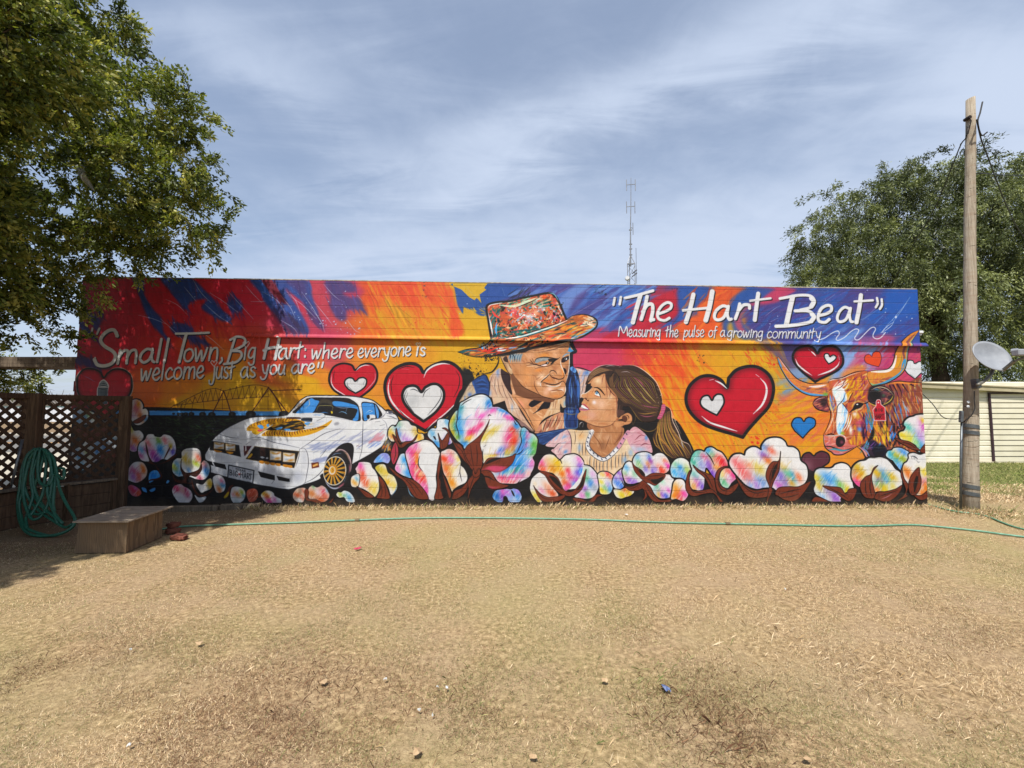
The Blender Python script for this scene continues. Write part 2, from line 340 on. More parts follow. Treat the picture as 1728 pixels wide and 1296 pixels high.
    dabs(None, 90, ['2f4f9c', '463a80', '3d3a84', '5a4a90', '2658b0'], 150, 20, 35, 9, .6, box=(1250, 230, 1728, 500))
    fill('1090 480 1200 500 1380 500 1440 520 1300 560 1150 540', 'd89a1c', .5, 18)
    spat((1340, 300, 1728, 480), 70, 'b4c4ee', 2.4); lines('1400 300 1480 240 1520 220;1420 420 1440 380;1640 440 1728 330;1440 350 1500 320', 'c8d4f4', 3, a=.7)
    lines('905 190 925 140;700 300 640 380', '26160f', 3, a=.7); spat((640, 60, 720, 110), 10, '1c1420', 4)
    sec('E')
    dabs(None, 190, ['2d4f9c', '463c86', '1d57b4', '3d3a84', '2a62bc', '53489a'], 190, 26, 33, 7, .6, box=(180, 90, 1180, 520))
    fill('960 120 1180 95 1190 320 1080 330 900 480 820 430 950 300', '1d57b4', .85, 20); fill('560 330 700 250 900 110 800 100 640 190 480 330', '463a80', .75, 18)
    fill('430 520 640 440 760 400 700 470 600 520', '6a9be0', .8, 14); fill('800 500 900 450 1010 480 950 520', 'c84a70', .75, 14); fill('640 540 760 470 860 510 760 540', '9a5a90', .7, 12)
    fill('930 540 1190 430 1195 530 1000 540', '2f4aa2', .8, 16)
    lines('210 330 340 300 430 200 520 130;340 300 470 220;560 360 740 330 850 240;740 340 870 250;340 420 430 380 560 330;910 300 840 370', 'c0ccf0', 2.5, a=.7)
    spat((180, 90, 900, 520), 120, 'a9bdf0', 2.2); spat((880, 230, 1150, 460), 30, 'd4def6', 4)
    lines('1130 150 1090 210 1060 260;1080 230 1030 300 1000 340;1100 200 1040 270 990 330 930 390', 'dbe4f8', 3, a=.8)
    lines('1000 340 980 380 930 420 890 440;900 440 940 390 1000 350', 'e6ecfa', 4)
    # below the ledge
    sec('C')
    dabs(None, 50, ['d8a40c', 'dcae14', 'd09a0a'], 140, 26, -50, 20, .5, box=(0, 520, 420, 760))
    spat((60, 600, 420, 800), 120, '2a1c08', 2.2); lines('200 680 260 740;300 640 330 700;120 560 190 520;270 690 360 640', '7a5a0c', 2, a=.6)
    dabs(None, 60, ['c63358', 'cc3a60', 'b82c50', 'd0405c'], 130, 30, 25, 25, .5, box=(980, 530, 1300, 720))
    sec('D')
    dabs(None, 230, ['e2481a', 'e65a1a', 'e87a1a', 'e0901a', 'dca414', 'e05018', 'ea8a20'], 210, 24, -58, 12, .55, box=(330, 540, 900, 1290))
    dabs(None, 200, ['dca010', 'e0ac14', 'd89a0e', 'e08c18', 'e27a1a'], 230, 26, -58, 12, .5, box=(560, 560, 1560, 1290))
    fill('190 600 420 520 560 540 520 640 420 720 300 700', 'd23a2c', .6, 24); fill('560 600 720 720 760 800 650 780 600 700', 'e0401a', .7, 20)
    fill('0 540 190 520 260 600 200 690 60 700 0 720', 'c63358', .8, 24); spat((200, 560, 760, 800), 120, 'e8a020', 2.6)
    dabs(None, 46, ['e0481c', 'd8401c'], 60, 9, -55, 15, .7, box=(1240, 560, 1520, 720)); spat((830, 620, 920, 700), 12, '3a2c10', 5)
    lines('1140 600 1130 620 1150 660;830 620 860 590;870 640 930 690', '6a4c0c', 2.4, a=.7)
    fill('1330 500 1430 530 1560 640 1640 700 1620 760 1500 640 1400 570', '4c4280', .8, 18)
    sec('J')
    dabs(None, 230, ['e08a1a', 'e4a018', 'dca60c', 'e8791c', 'e26420'], 220, 20, -62, 10, .5, box=(20, 60, 900, 560))
    dabs(None, 120, ['e2701e', 'e08a3c', 'd86a50', 'e09a14', 'dca60c'], 170, 20, 30, 12, .6, box=(860, 60, 1300, 640))
    fill('880 60 1060 10 1290 30 1280 60 1080 60 960 110', 'd05a58', .75, 16); fill('1000 330 1150 250 1300 220 1200 330 1060 430 960 470', 'e27038', .7, 18)
    lines('820 60 780 200 880 260;1180 60 1010 110 920 130;900 330 1000 290;1240 220 1150 300 1090 380 1110 420', 'c83a1c', 3, a=.6)
    spat((780, 160, 880, 280), 12, 'd8401c', 5); spat((640, 360, 730, 420), 16, 'd83018', 7); spat((760, 100, 900, 400), 50, '5a3a10', 2); spat((430, 330, 560, 460), 30, '4a3010', 2)
    sec('E')
    dabs(None, 110, ['7fa6de', '6a94d8', '8ab0e6', 'c04a70', '5c7cc0'], 150, 24, 35, 10, .6, box=(560, 540, 900, 740))
    fill('590 640 760 570 860 560 800 620 680 700 590 760', '86aee6', .85, 16); fill('700 620 780 590 760 650 640 740 580 780', 'c85a78', .8, 10)
    fill('780 700 900 640 1000 560 1215 560 1215 830 1060 800 960 780', 'c8406a', .75, 24); dabs(None, 70, ['cc4468', 'c0386c', 'd4506a', 'b03070'], 110, 20, 35, 14, .55, box=(700, 580, 1210, 810))
    fill('170 730 300 760 250 790 160 830 60 870 40 850 120 800', '7e9cc8', .75, 14); fill('560 780 700 700 780 730 640 790', 'e08a30', .8, 14)
    dabs(None, 40, ['e0861c', 'e89a20', 'dc7030'], 130, 18, 20, 12, .7, box=(180, 780, 480, 1000)); dabs(None, 50, ['e0a010', 'dca60c', 'd87a3c'], 150, 20, 25, 12, .6, box=(20, 880, 420, 1290))
    spat((20, 640, 60, 720), 8, 'd8301c', 7); spat((680, 690, 800, 720), 10, 'e8b040', 3)
    spat((990, 560, 1200, 650), 20, '3a2a6c', 12, a=.5)
# ---- black ground of the painting, hearts, sprinkler, painted car
def heart(path, c, w, name='painted_heart', rim=K, glow=None):
    m = fill(path, c, keep=name)
    if glow: line(path, glow, w * 2.4, a=.8, tap='n', closed=True, soft=w * .8, clip=m)
    line(path, rim, w, tap='n', closed=True)
    return m
def paint_left():
    sec('P')
    fill('110 700 484 701 510 740 620 720 655 690 690 725 725 728 765 690 785 625 800 640 790 680 830 720 900 720 930 730 1000 770 1080 760 1120 700 1160 760 1170 780 1200 800 1290 800 1370 790 1384 822 1440 800 1470 760 1570 690 1590 870 100 870', '0f0e12')
    for q in ('790 600 786 640 800 668;792 632 782 672 765 700'): pass
    line('783 622 790 640 800 650', '0f0e12', 16, soft=2); spat((783, 612, 815, 650), 60, '14110a', 1.2)
    fill('118 692 484 694 484 701 118 700', '3f8fd8', smooth=False, keep='painted_stream')
    dabs(None, 60, ['6aa8e8', '2f7cc8'], 16, 1.6, 2, 4, .6, box=(225, 693, 480, 700))
    sec('L')
    dabs(None, 170, ['35582a', '24401c', '447038', '1c2a16', '3a6030'], 60, 10, -12, 22, .6, box=(310, 290, 1040, 640)); dabs(None, 60, ['4a6a44', '2a4a38'], 26, 6, -10, 30, .5, box=(450, 290, 1100, 420))
    sec('G'); dabs(None, 90, ['35582a', '24401c', '41683a', '2c3c48'], 50, 8, -8, 22, .6, box=(0, 410, 420, 640))
    # ---- hearts
    sec('A')
    fill('360 935 330 890 270 866 200 870 140 930 134 1020 156 1095 260 1215 | 370 1310 | 480 1210 580 1090 600 1000 580 915 515 868 440 868 390 900', 'b9a9a0')
    m = heart('360 945 330 900 270 875 200 880 150 940 145 1020 165 1090 260 1205 | 370 1295 | 480 1200 570 1080 588 1000 570 920 510 880 440 880 390 910', 'bd0f2a', 14, glow='4a0714')
    dabs(m, 14, ['d83040', '8a0a1c'], 90, 10, -80, 10, .5); lines('195 930 240 950 290 980;215 945 260 935', '8ea0d0', 6, a=.6); lines('170 1130 200 1150;430 1140 470 1160', 'd06a70', 4, a=.5)
    fill('305 1105 305 1040 318 1010 | 325 985 340 968 360 960 378 970 395 990 | 404 1015 398 1040 392 1130 386 1160 310 1160', 'd9d4d0')
    fill('312 1160 314 1025 395 1025 388 1160', '5d6a72', smooth=False, keep='painted_silo'); fill('320 1015 330 990 345 975 362 970 380 985 396 1018', '7b878c', smooth=False)
    lines('322 1018 360 1010 396 1020;325 1000 360 992 390 1003;318 1030 355 1040 395 1032', '20282c', 5); line('375 1040 378 1150', '2a3338', 14, soft=6); line('328 1040 326 1160', 'a7b1b4', 8, soft=4); lines('350 980 340 1005;368 978 378 1005', 'a7b1b4', 4)
    sec('B')
    h = heart('765 885 740 848 690 832 640 835 590 862 558 920 556 985 590 1045 660 1092 | 750 1142 | 840 1080 900 1030 938 970 942 900 910 845 860 832 810 845', 'c20a26', 16)
    lines('575 920 572 985 600 1035 660 1075 720 1110', W, 8); lines('770 892 800 862 845 845 885 850', W, 8); lines('925 900 925 960 890 1010 830 1070', 'd9a0a8', 6); line('600 890 590 930 594 980', '3a0610', 5)
    fill('765 975 745 952 710 948 682 970 682 1005 710 1040 | 768 1072 | 815 1045 850 1010 856 965 830 945 795 950', 'd8dade', keep='painted_white_heart'); line('765 975 745 952 710 948 682 970 682 1005 710 1040 | 768 1072 | 815 1045 850 1010 856 965 830 945 795 950', K, 12, tap='n', closed=True); lines('700 985 705 1015 740 1045;840 970 830 1005;780 985 790 968', '3a3c44', 4)
    sec('P'); line('735 620 783 640 786 680 760 712', '0f0e12', 14, soft=4)
    sec('B')
    big = '1318 905 1290 860 1240 834 1170 836 1090 870 1030 930 1006 1000 1010 1070 1040 1156 1118 1246 1218 1314 | 1333 1376 | 1468 1284 1568 1184 1628 1084 1646 984 1625 900 1562 838 1490 818 1410 840 1350 872'
    h = heart(big, 'c40724', 26)
    lines('1045 960 1032 1020 1040 1090 1075 1160 1150 1235 1240 1300', W, 14); lines('1320 945 1345 890 1400 850 1470 832 1530 838', W, 14); lines('1345 1365 1400 1310 1500 1230 1580 1150 1600 1110', W, 9)
    lines('1075 930 1055 1000 1065 1080;1110 880 1180 855 1240 865;1580 890 1610 950 1600 1030 1560 1110', '24060c', 7); line('1140 875 1200 880', 'e8a0a8', 6); lines('1100 1180 1160 1250 1230 1300', '24060c', 5)
    wh = '1300 1062 1268 1022 1225 1010 1172 1028 1146 1086 1165 1155 1235 1240 | 1318 1300 | 1415 1225 1474 1140 1482 1060 1440 1005 1385 998 1330 1025'
    m = fill(wh, 'd9dbdd', keep='painted_white_heart'); blobs(m, (1230, 1130, 60, 'b4b8bc', .7), (1330, 1230, 60, 'e6e8ea', .8)); line(wh, K, 22, tap='n', closed=True)
    lines('1180 1050 1165 1100 1190 1160 1240 1225;1455 1040 1460 1100 1420 1170 1350 1250;1312 1105 1330 1060 1370 1030;1280 1060 1240 1040 1210 1045;1190 1070 1178 1110', '23252c', 6)
    sec('D')
    h = heart('1085 885 1040 822 960 787 870 797 790 862 756 950 767 1040 822 1120 900 1180 1000 1220 1120 1255 | 1215 1285 | 1262 1220 1340 1132 1422 1040 1460 940 1460 850 1420 772 1340 718 1250 712 1160 742 1100 805', 'c00424', 26, glow='5a0616')
    lines('945 822 978 816;990 826 1040 850 1088 892;1320 776 1348 796', W, 13); line('1356 806 1400 860 1406 930 1372 1020 1300 1095', W, 18); line('883 1114 950 1165 1060 1202 1168 1235', W, 15)
    ws = '965 985 935 947 890 957 870 1000 890 1042 950 1080 | 1005 1106 | 1042 1050 1064 1000 1050 945 1010 936 982 955'
    fill(ws, 'd4d7da', keep='painted_white_heart'); line(ws, K, 14, tap='n', closed=True)
    sec('HO')
    h = heart('680 485 630 412 560 380 470 384 382 422 328 500 333 590 392 680 480 770 570 840 | 650 902 | 720 860 850 800 978 730 1048 650 1058 560 1028 472 968 404 880 380 790 388 720 425', 'c40526', 34, glow='4c0a18')
    lines('548 422 578 448;588 454 630 490 662 526', 'f0eef0', 18); line('362 565 400 650 490 730 602 806', 'efe9ea', 22); lines('992 520 1004 582', W, 18); line('1004 604 970 670 870 740 690 804', W, 24)
    ws = '865 535 840 492 795 492 780 532 800 580 | 846 640 | 902 610 948 570 955 532 920 510 886 518'
    fill(ws, 'dfe3e8', keep='painted_white_heart'); line(ws, K, 18, tap='n', closed=True)
    heart('1475 528 1440 500 1390 512 1366 560 1390 620 1470 655 | 1575 680 | 1602 620 1615 540 1590 472 1540 456 1490 482', 'e04618', 9, rim='4a1420')
    sec('BU')
    heart('1493 115 1470 76 1410 70 1355 120 1345 190 1390 260 | 1500 340 | 1580 262 1640 200 1680 100 1560 85', 'dfe4ea', 14)
    lines('1385 110 1372 160;1430 270 1490 315;1510 130 1530 110', '596070', 5)
    sec('J')
    heart('1085 245 1060 215 1010 220 985 270 1010 320 | 1077 380 | 1130 320 1175 280 1175 230 1130 210 1100 222', '1474c4', 10); lines('1008 285 1030 320 1060 348;1160 270 1130 310', '0a3c74', 4); line('1005 250 1012 235', '7ab8ec', 5)
    heart('1165 522 1130 495 1085 510 1065 560 1090 615 | 1165 657 | 1240 610 1290 570 1285 510 1230 485 1185 502', '572334', 12); blob(1110, 600, 60, '8a5868', .8); lines('1095 530 1088 570;1270 520 1265 560', '24101a', 4)
    # ---- sprinkler on wheels
    sec('G'); c = '3c1e0c'
    lines('640 160 560 142 480 145 380 165 275 190;640 235 400 250 275 260 130 275 0 292;275 190 210 170 140 180 60 215 0 245 -80 285', c, 4, tap='n')
    line('660 187 780 182 905 178', '4a1c10', 6, tap='n')
    lines('640 160 570 265 500 365;635 158 720 270 790 362;655 175 700 250 752 368;275 190 230 280 185 368;275 190 305 270 335 368', '4a1810', 8, tap='n')
    lines('530 335 760 335;635 165 635 345;210 330 320 332;265 200 265 338', c, 3, tap='n')
    za = [(275 + t * 52, 188 - 45 * math.sin(math.pi * (t + .3) / 7.6)) for t in range(8)]; zb = [(300 + t * 48, 257 - 2.6 * t) for t in range(8)]
    for i in range(7):
        line([za[i], zb[i]], c, 3, tap='n'); line([zb[i], za[i + 1]], c, 3, tap='n')
    for i in range(9):
        x = 255 - i * 42; ya = 172 + max(0, (210 - x)) * .42 - 12 * math.exp(-((x - 190) / 60) ** 2); yb = 262 + (275 - x) * .105
        line([(x, ya), (x - 24, yb)], c, 3, tap='n'); line([(x - 24, yb), (x - 42, ya + 14)], c, 3, tap='n')
    lines('100 180 120 370;40 230 10 370;-20 250 -50 350;-60 290 -90 350', c, 3, tap='n')
    lines('0 292 -60 300 -140 310;0 245 -90 290 -190 340;-100 300 -90 345;-140 312 -150 350;-120 300 -180 345;-60 275 -70 350', '4a260c', 3, tap='n')
    for x, y, r in ((495, 378, 42), (765, 380, 44), (345, 378, 30), (180, 380, 30), (105, 378, 28), (15, 376, 24), (-30, 376, 20), (-62, 376, 17), (-90, 375, 15), (-130, 374, 12)):
        fill([(x + r * math.cos(k * .5), y + r * .68 * math.sin(k * .5)) for k in range(13)], '15161a', keep='painted_sprinkler_wheel'); blob(x - 3, y, r * .35, '50565c', .8); line([(x - r * .5, y - r * .3), (x + r * .3, y - r * .5)], '3a4046', 3)
    # ---- car
    body = '130 690 160 640 190 580 260 520 360 460 460 415 560 396 700 394 790 384 | 840 330 890 270 945 234 | 1000 227 1150 227 1300 231 1400 244 1480 265 1540 308 1590 352 | 1636 348 | 1645 366 1672 384 1692 420 1682 455 1655 475 1638 500 1612 562 1570 628 1480 692 1330 776 | 1300 800 | 1080 860 1060 900 990 930 930 946 830 981 780 986 650 966 510 940 320 892 170 850 | 164 800 130 760 122 710'
    car = fill(body, 'e3e6ea', keep='painted_car'); line(body, '1a1a22', 8, tap='n', closed=True)
    dabs(car, 60, ['eceef2', 'd6dae2', 'f0f1f4'], 110, 18, 25, 14, .5)
    blobs(car, (300, 500, 90, 'c6cad6', .7, 40, -30), (420, 560, 120, 'cfd3dc', .7, 30, 5), (760, 620, 110, 'ccd0da', .6, 30, 12), (240, 720, 90, 'c4c8d4', .8, 26, 14), (640, 830, 150, 'c2c6d2', .7, 36, 10), (880, 880, 60, 'b4bacb', .8, 60), (930, 730, 30, 'c9cdd8', .8, 90), (250, 850, 90, 'c8ccd6', .8, 20, 14), (700, 945, 90, 'd2d5dd', .8, 18, 10), (1180, 500, 120, 'd0d4de', .6, 30, -25), (1050, 440, 90, 'd4d7e0', .7, 24, -10))
    lines('900 655 1000 590 1100 530 1220 495', '2a2a3a', 4); lines('890 650 780 625 680 605 560 565 470 575;240 540 330 565 400 572', '3a3c4c', 4); lines('230 590 330 600 420 615', '8a90a4', 6)
    lines('890 660 930 655 955 700 962 780 950 860 935 930 915 945;890 660 885 720 860 800;1060 720 1130 640 1180 600;930 935 1000 900 1060 850 1110 780', '2a2a38', 4)
    line('540 640 700 665 880 685', '24242e', 9)
    dabs(car, 20, ['8f9ac2', '7d8cbc', 'a9b2ce'], 130, 12, 20, 10, .8, box=(980, 620, 1170, 660)); dabs(car, 12, ['8f9ac2', '7d8cbc'], 90, 12, 25, 8, .8, box=(1000, 730, 1100, 760))
    dabs(car, 30, ['a9aecb', '9aa2c4', 'b9bed6'], 120, 12, 32, 6, .8, box=(1180, 520, 1560, 620)); dabs(car, 10, ['d4a0b0', 'cf8c98'], 90, 22, 32, 6, .8, box=(1470, 545, 1570, 590)); dabs(car, 8, ['7f9cdc'], 70, 8, 35, 6, .8, box=(1440, 600, 1540, 640))
    lines('1405 430 1400 560 1395 660 1375 740;1390 290 1400 380 1405 430', '33343f', 5); lines('1500 440 1540 436;1540 470 1580 462', '2a2a34', 6); lines('1560 420 1590 450 1600 520 1575 610', '6a6e80', 4); lines('1240 510 1180 540 1100 590', '9ba2bc', 6)
    lines('1350 640 1375 622;1352 630 1380 640;1370 655 1385 662', '553040', 4)
    lines('1590 352 1600 372 1660 378;1600 390 1640 400 1680 420;1590 365 1560 400 1500 420', '4a4e64', 5); fill('1610 356 1640 352 1645 368 1615 370', '4a4e60')
    sec('C2')
    ws = '205 152 470 148 800 154 905 190 985 250 1018 320 1045 500 1000 532 900 520 700 474 455 430 200 405 -60 395 60 285 130 212'
    m = fill(ws, '17171d', keep='painted_windscreen')
    fill('0 405 60 330 140 240 240 162 300 190 372 210 330 290 262 395 130 412', '3a8fe2', clip=m); fill('578 240 620 208 760 222 900 256 985 290 1008 360 1004 500 960 528 912 512 960 430 985 340 830 308 690 300 620 285', '3a8fe2', clip=m)
    fill('318 360 350 290 420 240 520 250 560 280 590 260 560 200 480 170 400 180 370 230', '4a4436', a=.8, clip=m, soft=10)
    lines('330 360 350 300 400 280 580 290 575 380', 'b0a860', 8); fill('560 370 590 380 580 415 565 400', 'e0c020'); lines('690 395 740 378 800 400 850 445;820 320 800 390', '7cc0f4', 9); fill('840 330 960 340 965 430 900 500 820 420', '15151a'); lines('390 400 450 390 520 400', '3a8fe2', 10); lines('640 300 760 320 860 310', '8c98b4', 12, a=.8)
    lines('200 160 215 250 190 290;130 330 180 290', 'c9b8a0', 14, a=.8); lines('150 340 220 250', 'bcd8f4', 8, a=.7)
    lines('0 330 90 230 170 150', 'b98a50', 18, a=.9); lines('-30 340 80 215 190 130', 'eceef2', 16); line('20 370 100 260 190 160', '33261c', 10)
    lines('1035 200 1050 330 1068 520', 'e8eaee', 26, tap='n'); lines('930 165 1010 230 1035 330', 'e9ebef', 16)
    m = fill('1060 228 1200 228 1285 250 1345 330 1392 420 1370 462 1290 492 1085 528 1070 380', '15151b', keep='painted_side_window')
    fill('1066 246 1200 244 1256 270 1282 480 1200 474 1160 505 1100 518 1080 380', '3a8fe2', clip=m); fill('1276 262 1332 370 1334 460 1308 482', '4f9ae6', clip=m); line('1262 260 1285 480', '1a1a22', 8)
    lines('1130 400 1180 360 1230 370 1170 400', 'cfe4fa', 8); lines('1190 380 1240 350', '1a2a44', 8); line('1190 270 1215 262', 'dbe8f8', 12); fill('1180 430 1270 434 1275 490 1220 495 1180 520 1160 540 1140 530 1175 480', 'e2e4e8'); fill('1140 440 1180 430 1190 470 1170 500 1145 480', '15151a'); line('1210 490 1270 488', '22222a', 8)
    fill('0 430 120 400 400 402 455 425 452 460 380 462 250 455 100 460 0 462', 'd9dce2'); dabs(None, 8, ['8ab4ea'], 70, 10, 5, 5, .8, box=(280, 420, 400, 440)); lines('455 415 458 462 330 530', '2a2a34', 5); lines('560 470 700 490 880 520', 'a4a8ba', 8)
    fill('610 570 660 545 695 560 680 590 630 600', '8a8c98', .7, 8)
    # hood bird
    sec('C4')
    up = '72 300 110 250 200 200 350 150 500 122 700 112 900 122 1050 150 1130 190 1150 280 1050 330 800 335 560 335 430 332 300 402 222 410 165 372 160 345 80 342'
    lo = '342 432 390 372 460 332 600 326 760 348 900 356 1050 332 1250 300 1450 240 1620 145 1560 240 1400 340 1250 400 1080 442 900 455 700 446 500 440'
    m1 = fill(up, 'd8980e', keep='painted_hood_bird'); m2 = fill(lo, 'dca010')
    dabs(m1, 46, ['a8561a', '1c1712', '7a2a22', 'e8b420', '5a3a12'], 80, 13, 20, 16, .85)
    for i in range(22):
        x = 380 + i * 46; y = 338 + (0 if i < 12 else -(i - 11) * 13); line([(x + 30, y), (x + 8, y + 46), (x + 26, y + 94)], ['6a2028', '2a1712', '8a3a1a'][i % 3], 14, clip=m2)
    for q in ('100 290 150 240 230 210;150 320 210 280 260 290;420 160 330 220 260 250'): pass
    fill('560 280 700 220 900 160 1060 170 1130 250 1120 320 900 350 700 330 480 330 430 320 500 270', '18150f', clip=m1)
    dabs(m1, 40, ['d8980e', 'e8b420', '18150f', 'b0721a'], 120, 14, 8, 8, .9, box=(560, 180, 1130, 330))
    for q in ('260 250 340 235 380 290 330 310', '430 230 470 215 480 260 440 270', '590 300 700 270 720 290 640 325', '740 310 850 305 860 335 780 335', '1120 200 1220 190 1200 240 1150 235'): fill(q, '4fa0ec')
    fill('1080 110 1250 108 1262 150 1240 178 1090 165 1060 140', '16202e'); line('1080 150 1240 165', '8ab8e0', 8); fill('800 100 930 92 1040 100 1040 125 820 122', '3a1a14'); fill('1130 260 1400 250 1300 290 1150 300', 'cfd4dc'); dabs(None, 10, ['7fa4da', 'c8a060'], 110, 10, 12, 6, .8, box=(1160, 180, 1440, 290)); dabs(m2, 14, ['5a2a14', '2a1a14', 'b0641a'], 120, 16, 8, 6, .85, box=(1200, 150, 1560, 320))
    for k in range(16):
        t = k / 15; line([(120 + 760 * t, 285 - 110 * math.sin(t * 2.2)), (95 + 800 * t, 255 - 120 * math.sin(t * 2.1)), (110 + 820 * t, 215 - 100 * math.sin(t * 1.9))], ['5a2418', '1c1712', '8a4a18'][k % 3], 11, clip=m1)
    for k in range(9): line([(900 + k * 26, 330 - k * 6), (1050 + k * 50, 280 - k * 12), (1180 + k * 48, 235 - k * 10)], ['18150f', 'e0ae14', '6a3018'][k % 3], 12, clip=m2)
    fill('165 350 260 330 330 320 380 310 300 395 220 405', 'e0ae14'); fill('260 330 340 310 370 330 300 360', 'c84a52'); line('215 455 320 380 420 310 540 230', 'dfe2e6', 14, tap='n'); line('215 460 330 375 430 305', '2a2a34', 5)
    # front lamps
    sec('C1')
    fill('160 800 360 828 610 872 640 1062 420 1012 130 945', '121116', smooth=False); line('160 800 360 828 610 872 640 1062', '7a7e8a', 8, tap='n', smooth=False)
    R = '862 892 1200 932 1580 972 1500 1240 1100 1162 720 1092'
    fill(R, '100f13', smooth=False); line(R, 'b08a4a', 9, tap='n', closed=True, smooth=False); line(R, '1a1612', 4, tap='n', closed=True, smooth=False)
    for (x0, y0, x1, y1) in ((205, 822, 365, 935), (392, 846, 545, 965), (1110, 962, 1290, 1118), (1322, 992, 1512, 1148)):
        m = fill([(x0, y0), (x1, y0 + (x1 - x0) * .1), (x1, y1), (x0, y1 - 8)], 'cfd2d6', smooth=False, keep='painted_headlight'); w_ = x1 - x0; h_ = y1 - y0
        blobs(m, (x0 + w_ * .3, y0 + h_ * .25, w_ * .35, 'c88a1a', .9, h_ * .13, 15), (x0 + w_ * .75, y0 + h_ * .25, w_ * .3, 'a8641a', .9, h_ * .12, -18), (x0 + w_ * .65, y0 + h_ * .8, w_ * .36, 'c07c1c', .95, h_ * .15, -8), (x0 + w_ * .3, y0 + h_ * .68, w_ * .2, '8aa0b8', .7, h_ * .1), (x0 + w_ * .4, y0 + h_ * .52, w_ * .4, 'f4f5f6', .8, h_ * .1))
        line([(x0, y0), (x1, y0 + w_ * .1), (x1, y1), (x0, y1 - 8)], 'ab8a52', 9, tap='n', closed=True, smooth=False)
    fill('205 945 320 965 330 985 240 985', 'c07a1c'); fill('400 975 510 985 510 1005 450 1015', 'd08a14')
    for x in (975, 1060, 1150, 1240, 1360, 1430): fill([(x - 40, 1122 + (x - 975) * .16), (x + 38, 1130 + (x - 975) * .16), (x + 30, 1172 + (x - 975) * .15), (x - 30, 1160 + (x - 975) * .15)], 'c98218')
    for k in range(8): line([(950, 925 + k * 16), (1035, 934 + k * 16)], 'b0604a', 9)
    fill('950 1062 990 1055 1030 1075 985 1085', 'a9b0ba'); fill('1045 1072 1075 1068 1078 1092 1048 1092', 'c0c4ca'); fill('745 1080 800 1010 830 1020 790 1075', 'd0a020'); line('790 1080 870 1060', '8a5058', 10)
    fill('684 884 815 884 705 1052 690 1052', '4a1a2a', smooth=False); fill('712 884 725 884 730 960 705 970', 'e6e8ea', smooth=False); line('720 862 790 815', '2a2a34', 6); line('845 885 730 1060', 'eceef0', 22, tap='n'); line('640 880 660 1010 690 1060', 'dfe2e6', 30, tap='n'); dabs(None, 8, ['a86a2a'], 40, 7, 70, 8, .8, box=(700, 960, 760, 1010))
    sec('G')
    for q in ('140 752 180 762 196 796 160 786', '190 764 288 784 300 826 206 800', '553 838 690 872 690 912 640 902 575 886', '704 876 810 900 811 926 720 912'): fill(q, '121116', smooth=False)
    line('182 758 205 802', 'dfe2e6', 7, tap='n'); lines('690 905 665 940', '24242c', 5); lines('170 850 320 892 510 940 650 966 780 986', '24242c', 7); lines('320 800 330 860', 'a9aebc', 6)
    fill('985 772 1045 764 1050 806 990 818', '6a2a1c', smooth=False, keep='painted_marker_lamp'); fill('995 790 1035 772 1042 790 1000 806', 'd89a3a', smooth=False); line('1000 800 1035 780', 'f2e8d8', 5)
    sec('BF')
    PL = '282 478 742 578 718 812 264 712'
    m = fill(PL, 'bfc4cc', smooth=False, keep='painted_number_plate'); line(PL, '191c26', 20, tap='n', closed=True, smooth=False)
    g = dict(B='0 0 0 10;0 0 5 1 5 4 0 5;0 5 6 6 6 9 0 10', I='2 0 2 10', G='6 2 3 0 0 3 0 8 3 10 6 8 6 6 4 6', H='0 0 0 10;6 0 6 10;0 5 6 5', A='0 10 3 0 6 10;1 7 5 7', R='0 0 0 10;0 0 6 1 6 4 0 5;1 5 6 10', T='0 0 6 0;3 0 3 10', E='6 0 0 0 0 10 6 10;0 5 5 5', X='0 0 6 10;6 0 0 10', S='6 1 3 0 0 2 1 5 5 6 6 8 3 10 0 9')
    def put(ch, x, y, w_, h_, c, lw):
        for q in g[ch].split(';'):
            a = np.array(list(map(float, q.split()))).reshape(-1, 2)
            line([(x + px / 6 * w_, y + py / 10 * h_ + (px / 6 * w_) * .2) for px, py in a], c, lw, tap='n', smooth=False)
    for ch, x in zip('BIG HART', (302, 368, 402, 0, 498, 560, 618, 662)):
        if ch != ' ': put(ch, x, 562 + (x - 302) * .21, 40 if ch != 'I' else 20, 100, '2a2d36', 12)
    fill([(455, 640), (470, 622), (480, 634), (492, 626), (494, 644), (472, 668)], '8a2a30')
    for ch, x in zip('TEXAS', (405, 445, 480, 520, 560)): put(ch, x, 535 + (x - 405) * .19, 26, 34, '2a2d36', 8)
    lines('345 528 352 532;640 590 690 602;330 715 345 718;620 775 660 785', '40444e', 8)
    # wheel
    sec('C3')
    fill('820 790 900 620 980 420 1050 330 1130 276 1222 256 1290 280 1316 345 1310 450 1290 590 1275 720 1190 880 1000 1010 850 900', '111015')
    def ell(cx, cy, rx, ry, an=12, n=28): return [(cx + rx * math.cos(t) * math.cos(math.radians(an)) - ry * math.sin(t) * math.sin(math.radians(an)), cy + rx * math.cos(t) * math.sin(math.radians(an)) + ry * math.sin(t) * math.cos(math.radians(an))) for t in np.linspace(0, 2 * math.pi, n, endpoint=False)]
    m = fill(ell(1052, 685, 220, 330), '1b1a20', keep='painted_wheel')
    line('990 440 1090 365 1180 390 1240 470 1275 600 1262 720', 'c9a8ac', 34, clip=m, soft=8); lines('1150 390 1210 450 1240 540', 'a8846a', 20, clip=m, soft=6); lines('985 430 1060 415 1150 450 1210 540 1225 650', '14141a', 40, clip=m); lines('960 470 1030 430 1110 430', '7aa0cc', 8); lines('850 880 920 970 1010 1000 1110 960', 'b0b6cc', 30, clip=m, soft=5); lines('1060 985 1140 930 1150 900', 'b0586a', 22, clip=m, soft=4); lines('1240 600 1250 700 1230 750', 'c86a78', 12, soft=3); lines('1160 880 1190 800', '6aa0d0', 8)
